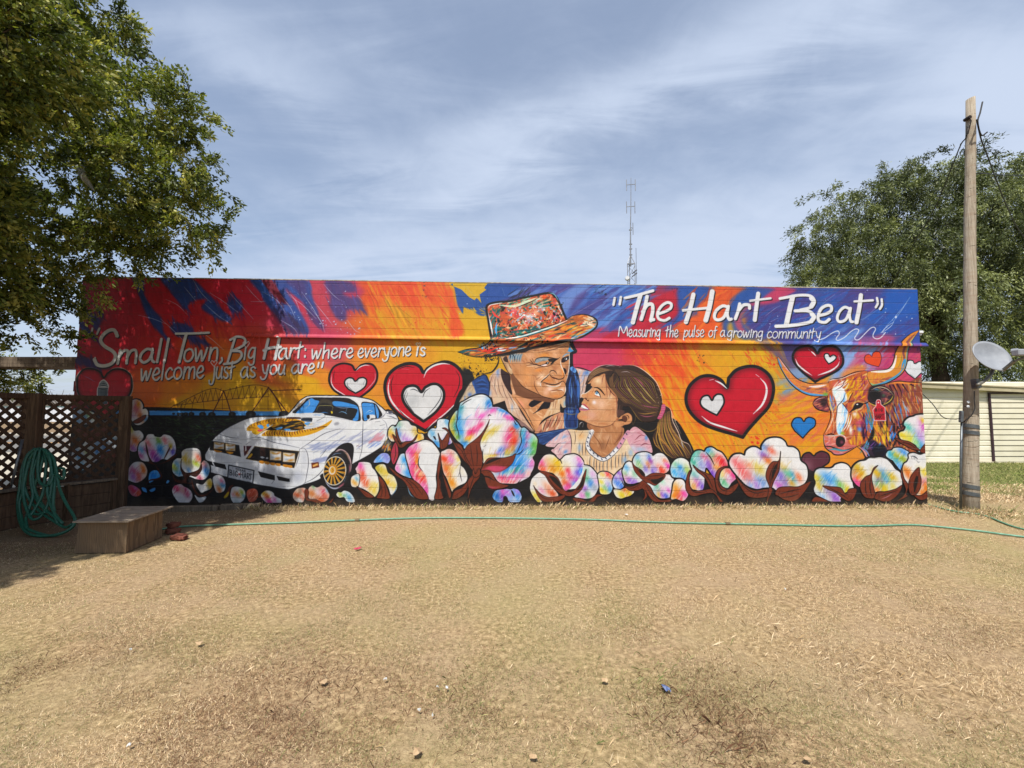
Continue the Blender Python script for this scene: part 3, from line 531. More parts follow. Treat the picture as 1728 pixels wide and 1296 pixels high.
    fill(ell(1005, 712, 186, 236, 10), 'd9d3c6'); fill(ell(1005, 712, 172, 222, 10), '121014')
    for k in range(15):
        t = k / 15 * 2 * math.pi + .1; e = ell(1005, 712, 168, 216, 10, 60)[int(k * 4)]; e2 = ell(1005, 712, 168, 216, 10, 60)[(int(k * 4) + 1) % 60]
        ih = (975 + (e[0] - 1005) * .2, 705 + (e[1] - 712) * .2)
        line([ih, ((ih[0] + e[0]) / 2, (ih[1] + e[1]) / 2), e], 'd89a18', 22, tap='n'); line([ih, e2], 'e8c870', 7, tap='n'); line([ih, e], 'a8641a', 5, tap='n')
    line(ell(1005, 712, 180, 230, 10), 'e2dccc', 9, tap='n', closed=True); lines('1170 680 1175 740 1150 820 1110 880', 'c8862a', 10)
    fill(ell(975, 705, 72, 96, 5), 'c4821a'); fill(ell(965, 705, 54, 68, 5), 'd9d4cc'); fill(ell(970, 700, 36, 52, 5), 'd8a028'); lines('960 670 980 700 965 735', '8a3a2a', 10)
# ---- painted old man, girl and longhorn
def paint_people():
    LW[0] = 1.45
    sec('P')
    for q in ('775 660 830 690 990 690 1000 800 770 800', '958 640 1004 650 990 690 978 720 1010 760 950 760', '1050 690 1115 700 1150 720 1172 800 1040 800', '953 578 966 582 968 620 985 625 960 640 955 690 970 730 950 740 945 690 950 640'): fill(q, K)
    # man: shoulders, shirt, braces
    sec('MS'); fill('350 380 600 420 700 640 640 660 420 570 370 470', K)
    m = fill('-40 470 20 350 80 240 140 190 200 340 170 390 60 440', 'cbb596', soft=4); dabs(m, 14, ['e2d2bc', 'a98f78', '4f7cc8'], 120, 20, 70, 14, .8); blob(100, 360, 40, '3f6cc0', .8, clip=m)
    m = fill('1470 20 1600 30 1740 60 1728 130 1650 210 1620 330 1560 400 1540 200', 'd3b2a4'); dabs(m, 22, ['e6d8cc', 'c49a94', '8aa6d8', 'dcc4b4'], 110, 18, 72, 8, .8); blobs(m, (1650, 70, 50, '3f7ad0', .8), (1560, 30, 30, 'e8dccc', .9))
    lines('1620 110 1600 250 1575 380', '6a5048', 6)
    lft = '370 112 480 15 515 30 540 180 640 350 720 470 800 620 962 862 | 800 725 625 592 562 440 | 410 492 | 392 400 350 385 358 200'
    m = fill(lft, 'd6b195', keep='painted_shirt'); dabs(m, 40, ['e8d4c0', 'c79a82', 'b98a78', 'dcc0ac'], 150, 16, -68, 10, .8); blobs(m, (470, 60, 30, '6f98d8', .8, 90), (370, 340, 22, '7fa8dc', .7, 60), (660, 530, 18, '7fa8dc', .7, 60), (470, 420, 80, 'e4d0b0', .6))
    lines('400 100 370 200 365 300;470 150 490 300 540 400;520 200 560 340 600 420;440 120 430 260 460 360;590 300 640 400 700 500', '5a4038', 5, clip=m); line('650 350 730 480 800 620 962 862', '2a1c1c', 7); lines('640 600 720 700 860 800 950 860', '1a1416', 12)
    fill('650 640 700 680 800 720 940 850 860 810 760 760', '8a6a66')
    m = fill('970 870 1000 790 1110 690 1300 590 1385 610 1375 800 1200 830', 'c98a6a'); dabs(m, 34, ['e8c09c', 'e8d4b0', '8a4a3a', 'e0a060', 'c07058'], 110, 20, 72, 8, .9)
    lines('1060 860 1090 760 1120 690;1130 800 1160 720 1180 660;1200 800 1250 690 1270 620;1290 720 1320 620', '4a2620', 8, clip=m)
    m = fill('1175 430 1290 395 1372 378 | 1388 522 | 1300 545 1290 592 1120 660 1000 765 | 968 838 | 1050 660 1130 520', 'dcb68c'); dabs(m, 14, ['ecd8b8', 'c8925c', 'e4c49c'], 110, 18, 70, 10, .8); blob(1355, 480, 22, '7aa8c8', .8, 60, clip=m); lines('1220 430 1200 520;1240 440 1230 540;1180 440 1150 540', '6a3426', 14, a=.8, clip=m); line('1300 545 1290 592 1120 660 1000 765 968 838', '2a1a16', 7); line('1170 440 1080 620 970 838', '3a241c', 5)
    fill('1300 480 1330 530 1390 530 1360 590 1300 590', '121016')
    m = fill('135 178 290 95 345 170 362 230 350 395 280 362 190 350 165 280', '1d4284', keep='painted_brace'); line('135 178 290 95 345 170 362 230 350 395', '0f1c3a', 12)
    lines('180 190 260 160 320 190;170 240 260 220 350 240;200 290 280 280 350 300;210 330 300 330;230 150 250 200;270 130 300 180', '2f5ca8', 9, clip=m); lines('170 215 260 190 330 215;190 265 280 250 350 270', '0f2148', 8, clip=m); line('140 185 165 280 190 340', '3a6cc0', 6)
    m = fill('1395 60 1440 0 1500 15 1545 120 1562 300 1548 520 1530 560 1380 540 1370 330', '0f1b3c', keep='painted_brace'); fill('1430 0 1470 -10 1510 40 1490 70 1440 40', '5fa0e8'); lines('1440 130 1420 260 1440 420;1480 80 1530 240 1520 420;1500 100 1545 260 1535 460', '2f62b4', 16, clip=m); lines('1440 200 1450 340 1440 480;1490 60 1510 150', '6aa4e4', 7, clip=m); dabs(m, 20, ['234a92', '0a1024', '1a3670'], 150, 20, -88, 6, .8); lines('1530 120 1550 300 1540 500', '7fb0e8', 3)
    m = fill('1358 545 1530 545 1535 700 1528 780 1500 806 1375 802 1350 770', '16326e', keep='painted_brace'); dabs(m, 16, ['0c1a3c', '2a5cb0', '0f2450'], 110, 26, 90, 6, .8); line('1358 560 1355 700 1360 780 1390 804 1500 804 1526 780 1530 690', '6fa8e6', 6); lines('1350 600 1440 620 1530 610', 'a08a4a', 5); lines('1390 580 1480 580;1400 560 1400 600;1430 560 1430 600;1460 560 1460 600', '7fb4ec', 6); lines('1400 530 1500 540', 'a89040', 5)
    m = fill('968 884 1150 842 1330 808 1400 816 1300 900 1180 960 1080 1020 990 980', '1d3a70'); dabs(m, 20, ['2a5298', '142a54', '3a66b0'], 100, 14, 15, 10, .8); lines('1010 895 1150 862 1320 830', '6a90c8', 4)
    # neck
    sk = ['cc9666', 'b87a4a', 'd4a67c', 'a4653a', 'c08858']
    nk = fill('640 100 690 140 740 260 880 340 1060 390 1180 430 1130 560 1050 700 968 838 880 720 780 560 660 390 640 250', 'b87e52'); dabs(nk, 50, sk, 110, 18, -50, 20, .6); blobs(nk, (700, 200, 50, '8a6a58', .7, 100, -20), (690, 320, 40, 'd8a888', .7, 60), (1010, 720, 70, 'd89868', .7), (850, 440, 60, 'c88a64', .6), (780, 470, 30, 'd88a6a', .7, 90, -35))
    fill('514 20 560 45 632 100 640 240 662 345 640 352 590 285 540 190 512 95', '2c1a1e')
    fill('660 180 740 215 830 280 960 372 1110 398 1090 408 960 388 860 378 760 372 690 350 760 362 870 356 790 300 720 260', '3a2620', .95, 2)
    fill('880 490 915 445 985 420 1085 424 1010 478 930 524 890 510', '2e1d20'); fill('1172 428 1146 535 1060 552 935 616 995 565 1058 482 1105 442', '2e1d20'); line('1000 560 1090 520 1150 440', '3a2620', 16, a=.7); lines('940 610 990 580', '3a2620', 6); line('700 400 820 560 900 700 960 830', '3a2219', 5)
    fill('640 100 700 330 760 380 900 420 1180 460 1200 380 900 250 700 60', '7a4c30')
    # face
    sec('MF')
    ear = fill('132 305 200 260 300 300 300 430 340 500 380 600 388 640 345 668 280 600 215 480', 'c9a076'); fill('205 370 260 335 320 390 320 450 260 440 220 420', '3a2420'); blobs(ear, (330, 560, 40, 'dcc09a', .9, 70, -20), (250, 520, 22, '8a5a3a', .6, 90, -25)); line('135 300 215 480 280 600 345 668 385 640', '1a1214', 9); line('300 430 330 520 360 570', '5a3a26', 8)
    fc = '280 300 420 240 620 220 900 140 1200 75 1400 40 1430 150 1500 243 1418 282 1412 440 1400 520 1388 640 1380 700 1340 830 1348 900 1340 1000 1290 1072 1200 1112 1100 1112 980 1082 870 1042 700 962 560 882 440 735 380 640 360 560 310 470 290 400'
    f = fill(fc, 'bd8356', keep='painted_face'); dabs(f, 190, ['c48c5c', 'b07040', 'd4a478', 'a86434', 'bd8250', '9c5c34'], 100, 22, -35, 25, .5)
    blobs(f, (950, 320, 120, 'd88a3a', .7, 50, -6), (1150, 300, 90, 'e0a87c', .7), (640, 600, 130, 'cc8a50', .6), (850, 590, 90, 'd8843a', .7, 36, -8), (640, 760, 110, 'd8955a', .6), (900, 700, 90, 'e2bb98', .8, 60, -25), (850, 830, 60, 'e6c4a8', .7), (1150, 560, 50, 'a86a44', .7, 70), (1200, 620, 60, 'd8a074', .7), (1000, 780, 110, 'c67636', .7, 40), (1050, 930, 90, 'e0b8a0', .8, 60), (1180, 1060, 120, 'cc7c3e', .7, 36), (980, 1000, 60, 'd8a484', .7), (1370, 560, 40, '8a5a40', .7, 90), (1290, 930, 50, 'deb498', .7), (520, 420, 80, 'c48a64', .6), (450, 640, 50, 'a4683a', .6, 110, -25), (700, 340, 90, 'd8a27c', .6), (760, 900, 80, 'b8743c', .5), (1180, 200, 160, 'cf9a70', .7, 40, -15))
    fill('270 250 560 200 900 125 1200 70 1400 30 1440 60 1380 72 1200 120 950 160 700 215 600 262 420 280 280 310', '201618', .92, 6, clip=None)
    dabs(f, 26, ['5a3a2a', 'b07a54', 'e0b08a', '8a5a3c'], 210, 10, 14, 5, .7, box=(620, 90, 1380, 250)); lines('760 235 1000 195 1250 130;850 260 1100 215 1330 140;650 255 800 220;1000 240 1200 200', '5a3624', 5, clip=f); lines('1130 130 1260 110 1390 75', 'e8c8a8', 6)
    for i in range(26): x = 300 + i * 9; line([(x + 40, 275 + i * .5), (x + 10, 350), (x + prng.uniform(-6, 16), 400 + (i % 5) * 16)], ['85888a', 'aaaaa8', '55534f', '76868f', '9a948a'][i % 5], 8)
    lines('300 290 340 330 330 380;340 280 400 330 420 420', '3a3434', 9)
    fill('1415 160 1450 210 1510 245 1440 262 1380 250 1330 290 1380 240', '5c86a0'); lines('1400 90 1420 150 1410 180;1450 100 1440 150', '3a4a5a', 8); line('1405 55 1445 120 1480 210 1530 240', '121016', 14)
    fill('785 430 800 392 860 372 950 362 1040 372 1000 408 890 432 810 458', '968c82'); dabs(None, 10, ['b0a89e', '6a6058'], 60, 8, 8, 10, .8, box=(810, 385, 990, 420)); line('775 450 792 405 830 372 950 352 1060 362 1190 378 1240 352', '1d1412', 11); fill('1030 385 1140 380 1215 378 1150 425 1100 475 1060 482 1090 440 1040 430', '3a241a'); lines('1060 400 1060 450;1090 400 1085 450;1115 400 1105 440', '8a5a3a', 6)
    line('700 470 790 480 870 506 950 482 1010 450 1060 442', '1d1412', 9); lines('870 512 970 524 1060 500 1130 470', '5a3220', 7); fill('890 505 950 484 1000 470 1000 500 950 512', 'd8b8a8'); fill('990 445 1025 440 1035 470 1005 482 985 470', '120c0c'); fill('1008 450 1024 452 1020 468 1008 464', 'f0ece8')
    lines('690 390 720 430 755 462;735 375 750 420 768 455;622 445 690 452 750 470;620 502 740 492 850 500;780 562 880 532 1000 522;700 420 740 460', '5a3422', 6); lines('630 480 740 478;640 520 760 510 850 520;790 545 900 520', 'e6c4a4', 6)
    fill('1262 440 1280 370 1330 348 1400 330 1405 382 1340 432 1300 450', '4a3028'); fill('1318 375 1350 362 1370 390 1340 402', 'dcd8d4'); fill('1330 372 1350 372 1345 395 1330 392', '1a1414'); line('1280 352 1340 305 1425 272', '8a8a8c', 20); lines('1300 345 1360 300', 'c8c8c8', 6); line('1265 400 1300 380 1380 340', '120c0e', 8)
    fill('1300 545 1345 570 1360 620 1338 668 1312 610', '4a2c22'); lines('1250 400 1258 500 1300 600 1330 690;1405 290 1412 440 1398 640', 'f0dcc8', 9); lines('1270 560 1300 660 1290 720', 'd8823c', 16, soft=4)
    line('1055 660 1062 608 1110 594 1155 615 1185 665', '2a1814', 8); line('1050 650 1075 700 1140 730 1200 752 1270 748 1312 715 1310 640', '2a1814', 10); lines('1085 625 1120 612;1100 660 1130 690', 'e8cbb0', 8); fill('1065 690 1110 712 1190 740 1130 745 1080 715', '6a3a22')
    line('1050 652 1000 712 900 800 888 880', '2a1a14', 9); lines('1060 640 980 710 880 790', 'eed6c0', 6); line('775 790 772 850 800 930 850 1010 890 1050', '5a3220', 7); lines('800 760 850 730 900 690', '8a5232', 5)
    line('900 800 960 815 1050 845 1150 852 1220 825 1290 788 1335 830', '26140f', 11); line('960 850 1050 880 1150 888 1230 862 1260 815', 'ead2bc', 11); line('920 830 1000 850', '5a2c1a', 8); lines('890 810 885 860 900 885', 'f0dcc8', 8); lines('1160 760 1180 820;1190 770 1190 820', 'e8c0a0', 6)
    line('1055 968 1120 955 1200 950 1300 958', '6a3a26', 8); lines('1200 935 1270 940 1310 975;1080 985 1180 970', 'f0dcc8', 7); line('1335 840 1348 900 1340 1000 1290 1072 1200 1112 1100 1112 980 1082 870 1042', '2a1814', 8); line('1338 880 1340 960 1320 1020', 'f0e0d0', 8); line('880 1040 700 962 560 882 440 735', '4a2c1c', 8)
    lines('1412 280 1412 440 1390 640 1380 700 1345 820', 'f0e6dc', 6)
    contrast(f, 1.5, x=.02); contrast(nk, 1.45, x=.02)
    # hat
    sec('HAT')
    cr = '425 590 405 480 385 350 365 212 400 165 520 140 650 130 800 92 950 62 1080 36 1150 36 1212 82 1262 180 1300 270 1336 352 1330 375 1200 422 1000 492 800 552 620 590'
    br = '20 745 130 716 280 695 380 640 430 590 600 590 800 552 1000 490 1200 420 1340 358 1420 312 1550 298 1655 330 1702 372 1692 440 1600 512 1450 584 1300 602 1100 642 900 692 700 742 500 776 300 796 150 782 40 757'
    hc = ['d8682e', 'c84a5a', 'e08a48', '1f6a60', 'dcb890', 'c85a3a', 'd87a50', 'e0a060', 'b84a4a', 'd4a894', '9cc0c8']
    mcr = m = fill(cr, 'b85a36', keep='painted_hat'); dabs(m, 360, hc + ['16403e', '2a1c18', '1f6a60'], 60, 26, 60, 50, .8)
    blobs(m, (700, 270, 70, 'd04a5a', .7), (880, 320, 60, 'c8d4e8', .7), (1190, 310, 50, 'c83a54', .8), (960, 270, 60, 'e0b494', .7), (1060, 200, 50, 'e8d0c4', .7), (560, 420, 60, 'd8683a', .7), (1080, 80, 80, 'e0602a', .9, 36, -20)); dabs(m, 90, ['d8dcec', 'e8c8c0', 'e07a40', 'c83a54', '7fb0d8'], 34, 15, 30, 60, .8, box=(620, 200, 1280, 420))
    dabs(m, 40, ['16545a', '1f6a60', '2a7a6a'], 90, 24, 16, 10, .9, box=(480, 440, 1200, 580)); dabs(m, 26, ['1f6a60', '16404a', '2a6a70'], 80, 22, 70, 14, .9, box=(430, 230, 520, 560)); dabs(m, 26, ['2a7a6a', 'b8d0b8', 'a8b89a', '1f5a50'], 130, 20, 22, 8, .9, box=(560, 90, 1130, 190)); line('520 180 700 190 850 140 980 90', 'cfd8b8', 22, a=.8); lines('740 205 830 170 960 120', '26201a', 8)
    spat((420, 360, 820, 580), 60, '15110f', 7); spat((1060, 150, 1300, 400), 80, '15110f', 7); spat((700, 280, 1000, 420), 40, 'e8e4ee', 7); lines('372 220 390 330 420 430 440 540', 'dfe6f0', 16); lines('490 400 480 480 490 540', '5f9ed8', 16); lines('390 200 430 170 560 148', 'e6ecee', 12); lines('430 240 470 300 530 340', 'd8483a', 18); line('1230 190 1300 320', 'c8d8e8', 10)
    line('425 590 405 480 385 350 365 212 400 165 520 140 650 130 800 92 950 62 1080 36 1150 36 1212 82 1262 180 1300 270 1336 352', '12121a', 18, tap='n'); lines('1120 28 1190 50 1240 130', '7fb8c8', 8)
    m = fill(br, 'b8642f', keep='painted_hat'); dabs(m, 220, ['1f4a4a', '2a1c18', 'd8682e', 'e08a38', 'c85a3a', 'e0a850', 'd83a2a', 'e0c090', 'a86a4a', '2a5a58', 'dca070'], 110, 18, 16, 9, .8)
    dabs(m, 26, ['1f5a54', '2a3a3c', '1a2a30'], 110, 22, 12, 8, .85, box=(60, 690, 900, 780)); dabs(m, 22, ['e04a2a', 'e07a2a', 'd8382a'], 130, 16, 8, 5, .9, box=(280, 700, 640, 770)); dabs(m, 26, ['e09a30', 'e0b050', 'd8642a'], 120, 20, 20, 8, .8, box=(1120, 420, 1620, 540)); dabs(m, 16, ['e8d4b8', 'd8c0a0'], 90, 22, -10, 20, .8, box=(1540, 330, 1690, 440)); dabs(m, 16, ['3a8aa8', '7fb0c8', '2a5a74'], 120, 12, 28, 6, .9, box=(1380, 480, 1680, 570))
    dabs(m, 12, ['7fa8d8', 'c8d8e8'], 90, 14, 12, 5, .9, box=(500, 690, 880, 740)); line('600 592 800 556 1000 496 1200 428 1345 365', 'cfe0dc', 14); line('640 605 820 565 1010 508 1210 440 1350 380', '3a5a58', 10); line('610 575 800 535 1000 476 1200 408 1330 360', '1a2a2a', 8)
    spat((300, 620, 520, 720), 60, '12121a', 8); spat((240, 650, 460, 720), 30, '7fb0dc', 7); spat((820, 560, 1120, 680), 50, '17120f', 7); lines('1380 380 1400 410;1580 390 1570 420;1610 380 1600 405;1640 360 1630 385', '2a1c14', 7)
    line('20 745 130 716 280 695 380 640 430 592', '12141a', 10); line('1340 345 1420 306 1550 292 1660 325 1708 372 1698 445 1605 520 1455 594 1300 612 1100 652 900 704 700 754 500 788 300 808 150 792 20 748', '12121a', 17, tap='b')
    line('1700 380 1680 440 1590 510 1400 580', '5fa8c8', 8); spat((340, 770, 520, 860), 110, '12100e', 6); fill('500 780 640 745 900 690 1100 645 1300 605 1380 600 1200 640 900 720 700 770 560 800', '15100f', .9, 5); lines('20 745 160 730 300 740', '3a6a70', 10); spat((90, 980, 300, 1080), 60, '12100c', 5); line('330 1010 430 990 500 900 520 800', '12100e', 14)
    line('1400 600 1430 700 1450 740 1400 770 1395 850 1420 920', '14101a', 24); line('1430 930 1520 945 1640 985', '14101a', 10)
    contrast(m, 1.35); contrast(mcr, 1.4)
    # ---- girl: hair, dress, face
    sec('GH')
    pt = fill('740 765 790 700 800 612 870 655 895 800 960 930 1002 1030 1090 1080 1132 1190 1112 1250 1000 1240 900 1250 800 1190 700 1110 655 1000 690 900', '38241c', keep='painted_hair')
    for i in range(16):
        t = i / 15; line([(745 + t * 110, 740 - t * 70), (720 + t * 160, 880 - t * 20), (700 + t * 280, 1010), (760 + t * 330, 1150 + 20 * math.sin(i)), (860 + t * 270, 1240)], ['9a7434', '1a1110', 'b08a3c', '6a4a2a', '8a5a3a'][i % 5], 10, clip=pt)
    lines('720 800 715 900 740 1000 800 1080;740 790 730 900 760 1010 840 1100 900 1200;660 990 690 1080 740 1130;860 880 900 980 960 1100 1020 1220;950 1040 1040 1140', 'c08a34', 7); lines('480 855 520 890 600 920 680 900 720 840', '8a6a2a', 6)
    lines('805 605 875 655 900 790 965 925 1008 1030 1095 1078 1136 1180', 'eac8b0', 7); lines('890 690 930 800 1000 950;870 640 910 740', 'f0dcc0', 4, a=.8); lines('1000 1030 1020 1090 1030 1120', 'b8c8d8', 6); spat((880, 650, 1000, 980), 40, 'ecd4b4', 3)
    sec('GF')
    hr = '190 520 220 430 260 340 350 250 480 188 640 172 800 186 900 176 1080 186 1230 260 1380 380 1482 500 1560 680 1592 850 1580 930 1500 1140 1400 1200 1250 1212 1150 1145 1080 1052 1000 942 892 922 872 1000 892 1055 800 1115 770 1090 762 880 782 780 700 650 620 560 570 440 540 330 440 362 330 405 240 500'
    fill('225 505 330 400 440 360 570 325 570 450 360 440 300 500', 'c08458'); fill('420 370 560 320 660 560 790 740 800 1110 700 1110 600 700', 'b87a4e'); LW[0] = 1.15
    h = fill(hr, '32201a', keep='painted_hair')
    for i in range(46):
        t = i / 45; e = (900 + 660 * t ** .6 + (90 if t > .8 else 0) * 0, 930 + 210 * math.sin(t * 3.1) * (1 - t) - 60 * t)
        mid = (700 + 700 * t, 520 - 60 * t + 90 * (1 - t)); e = (1480 + 80 * t, 1100 - 260 * t)
        line([(730, 270 - 20 * t), (730 + 260 * t ** .7 + 40, 400 - 140 * t), mid, ((mid[0] + e[0]) / 2, (mid[1] + e[1]) / 2 + 60 * (1 - t)), e], ['7a5a2a', '1a1110', 'a08040', '22150f', '7a4450', '1c120e', '5a3c22'][i % 7], 16 if i % 7 in (1, 3, 6) else 11, clip=h)
    for i in range(14):
        t = i / 13; line([(690 - 20 * t, 270), (560 - 160 * t + 40, 270 - 50 * t), (400 - 100 * t, 330 - 30 * t), (250 - 20 * t, 460 - 20 * t)], ['8a6a30', '7a4a48', 'a88a54', '3a261c'][i % 4], 10, clip=h)
    for i in range(14):
        t = i / 13; line([(720, 290), (640 - 40 * t + 90 * t, 400), (650 + 60 * t, 560), (760 + 90 * t, 720), (900 + 120 * t, 860 + 20 * t)], ['a88a44', '1a1110', '9a5a48', '6a4a28', '1c1210'][i % 5], 10, clip=h)
    lines('730 290 680 330 640 400;740 300 800 400 820 500', '14100e', 16, clip=h); lines('900 430 950 560 1060 740 1200 860;1120 450 1280 640 1420 800 1480 860;1180 650 1280 790 1380 870;1000 520 1040 660', 'a08a4c', 20, clip=h); lines('1200 900 1340 930 1520 950;1180 1080 1300 1110 1450 1090;1060 390 1180 470 1270 570', '9a4a62', 14, clip=h); lines('840 300 940 290 1000 310;560 200 640 182 720 190;800 210 850 190', 'b8a8b0', 9, clip=h); lines('1150 1040 1280 1060 1480 1030;850 760 940 850;1430 900 1540 920', 'c0903a', 10, clip=h)
    fill('880 920 1000 950 1080 1055 1150 1145 1240 1210 1180 1290 1050 1300 1040 1180 1030 1090 970 1045 900 1060 870 1000', '141012'); line('1000 930 1080 1040 1150 1140 1230 1205', 'b08a3a', 7); lines('1100 1060 1100 1160 1060 1260;1050 1200 1040 1260', '8a6a3a', 5)
    line('260 330 350 245 480 182 640 166 800 180', 'e0c8c0', 8); line('900 172 1080 180 1235 255 1385 375 1490 495 1568 680 1600 850', 'f0dccc', 10); spat((1480, 480, 1620, 860), 30, 'f0d8c0', 5)
    sc_ = fill('1582 895 1640 892 1642 990 1572 1142 1500 1142 1560 1020', 'b94a72', keep='painted_hair_band'); lines('1575 915 1635 910;1570 950 1638 945;1565 990 1632 985;1555 1030 1615 1025;1540 1070 1595 1065;1520 1110 1575 1105', 'e8b8cc', 8)
    LW[0] = 1.45
    sec('GB')
    fill('690 200 1010 200 1020 330 690 330', '9a6240')
    dress = '150 505 250 420 350 350 430 318 560 330 722 335 682 430 662 520 722 612 832 682 922 642 1032 532 1132 382 1220 288 1320 340 1392 420 1432 520 1442 600 1380 600 1250 620 1210 695 1100 765 1000 850 960 870 880 830 780 860 720 780 620 750 590 670 500 620 390 630 320 690 270 625 215 575 260 540 180 530'
    d = fill(dress, 'e4caa6', keep='painted_dress'); dabs(d, 40, ['ecdcc0', 'e0b070', 'e8d0b0'], 90, 22, 88, 10, .7)
    sl = fill('150 505 250 420 350 350 430 330 462 450 460 600 500 620 390 630 320 690 270 625 215 575 260 540 180 530', 'd9b3b8'); dabs(sl, 40, ['e6c8c8', 'cc96a0', 'e8d4d4', '9cb8dc'], 90, 20, 50, 18, .8); blobs(sl, (380, 410, 50, '7fa6d8', .8, 16, -20), (390, 590, 36, '4f94d8', .9, 24, -40), (480, 560, 40, 'd8a0a8', .8)); lines('410 320 450 400 462 500 455 600;240 560 290 500 330 480;300 600 320 550', '2a2026', 6)
    rs = fill('1130 390 1222 288 1320 340 1392 420 1432 520 1442 600 1380 600 1250 620 1200 560 1150 480', 'd8a0ae'); dabs(rs, 30, ['e4b8c0', 'c8808e', 'e0a8b4'], 100, 18, 25, 14, .8); blobs(rs, (1300, 560, 90, 'a9c4e0', .9, 40), (1370, 420, 26, '4f94d8', .9, 40), (1210, 540, 40, 'd4dcec', .8)); lines('1230 450 1300 390 1360 400;1300 520 1350 490 1400 500;1220 480 1290 450', '7a2a3a', 6)
    for i, x in enumerate((560, 600, 640, 690, 740, 770, 810, 850, 900, 950, 1000, 1040, 1080, 1120)):
        y0 = 480 if x < 660 else 700 - abs(x - 840) * .4; line([(x, y0), (x - 6, y0 + 70), (x - 4, y0 + 150)], '33262a', 6, clip=d); line([(x + 16, y0), (x + 12, y0 + 150)], 'e0a060', 17, a=.8, clip=d)
    blobs(d, (560, 540, 30, '8fb4dc', .8, 60), (1180, 600, 40, '8fb4dc', .8, 60), (1110, 690, 40, '7fb0e0', .8, 60), (580, 400, 50, 'e0a868', .8, 60, 20), (690, 350, 30, 'a8c4e0', .8)); lines('500 340 510 420 500 500;600 340 560 400', '4a3830', 5)
    nk = fill('690 270 830 300 920 268 1010 282 1092 300 1100 360 1080 420 1012 530 930 615 852 662 762 612 690 530 676 450 722 342', 'b87c50'); dabs(nk, 56, ['c89060', 'a86a3e', 'd4a276', 'b47848'], 90, 16, -60, 20, .6); blobs(nk, (840, 520, 40, '8a5a3c', .8, 70), (900, 420, 50, 'd8a884', .7), (1040, 430, 30, '8a5034', .8, 110, 30), (760, 300, 50, 'a4683e', .7, 30, 20), (800, 400, 40, 'e0b890', .6, 70, 30), (720, 560, 30, 'b0703e', .7, 50, -20)); lines('720 340 740 400 800 480 830 560;1080 300 1060 400 980 500;930 400 900 480 870 560', '6a3a22', 5); line('676 450 690 530 762 612 852 662 930 615 1012 530 1080 420', '3a2018', 7)
    line('712 345 668 440 660 520 712 602 832 684 922 646 1030 536', 'e8e8ea', 36, tap='n'); line('1030 536 1090 440 1150 350', 'd898b0', 32, tap='n'); 
    for q in ((690, 370), (668, 420), (655, 470), (660, 520), (690, 570), (730, 610), (780, 645), (830, 680), (880, 670), (930, 635), (975, 585), (1020, 545), (1060, 490), (1095, 430), (1130, 375)): line([(q[0] - 5, q[1] - 6), (q[0] + 5, q[1] + 6)], '2a3450', 8, tap='n')
    line('730 340 690 440 682 520 730 590 840 660 915 625 1015 520', '2a2026', 6); line('692 340 645 440 636 530 690 620 825 704 930 670 1050 550 1120 440', '33302e', 5)
    sec('GF')
    fc = '540 330 430 380 350 420 300 490 285 540 | 310 572 280 620 200 680 125 702 114 742 160 782 | 150 812 125 850 120 882 130 902 110 930 85 950 80 985 102 1020 60 1060 44 1110 70 1160 150 1182 250 1232 380 1282 520 1292 650 1262 740 1182 772 1090 762 980 772 880 750 740 650 640 580 560 560 440'
    f = fill(fc, 'cc9264', keep='painted_face'); dabs(f, 100, ['d8a478', 'c48656', 'dcae84', 'b8784c'], 90, 24, 30, 30, .5)
    blobs(f, (420, 460, 80, 'e6c49c', .8), (300, 700, 70, 'd88f58', .7), (500, 660, 60, 'd08a58', .6, 40, 50), (470, 880, 130, 'e0b090', .8), (350, 850, 46, 'e8d4d0', .9), (300, 1080, 120, 'd8a088', .7), (180, 1120, 80, 'd4895a', .7, 40), (620, 1120, 80, 'd09468', .7), (700, 1000, 40, 'b87850', .6, 110), (210, 880, 36, 'cc7c4c', .7), (600, 480, 40, 'c8845a', .6, 90), (220, 720, 30, 'cc8458', .6), (520, 1240, 160, 'b87448', .6, 26, 8), (640, 760, 60, 'e6c4a0', .6))
    lines('550 330 560 440 575 600 590 750;580 560 640 640 630 760;530 340 500 430 490 520;640 650 740 740 760 860 755 960', '8a4a3a', 7); lines('600 560 660 660 720 730', '5a2c24', 8)
    line('345 583 410 586 470 628 545 722', '3a1e14', 17, tap='b'); fill('360 700 385 660 412 655 440 690 452 735 410 728', 'e6ecf0'); fill('372 690 384 655 410 650 420 690 395 706', '7a8894'); line('355 660 395 640 425 665 450 710 470 768', '2a1a16', 11); line('350 720 390 735 450 745', 'b86a48', 8); line('380 640 372 670', '1a1414', 9); lines('350 600 330 650 300 690', 'b87448', 10, a=.7)
    line('285 545 305 575 290 600', '26202a', 14); line('310 572 280 620 200 680 125 702 114 742 160 782', 'ecd8c4', 8); line('160 785 190 775 215 800 240 825 255 792', '5a2c1c', 9); blob(200, 790, 18, '6a3a24', .8)
    fill('108 932 130 898 185 930 248 976 180 972 130 958', 'eef0f2'); lines('150 920 150 960;178 935 178 968;205 950 206 972', 'b0a8a8', 4); line('122 878 165 890 210 928 262 982', 'b04a5c', 15); fill('82 945 120 962 180 984 262 984 190 1002 130 1000 88 992', 'c0707c'); line('108 932 160 965 250 980', '5a2430', 6); line('102 1020 60 1060 44 1110 70 1160 150 1182 250 1232', 'b07850', 7); line('150 1185 260 1238 380 1285 520 1296 650 1266 730 1190', '7a4630', 8)
    contrast(f, 1.4, x=.02)
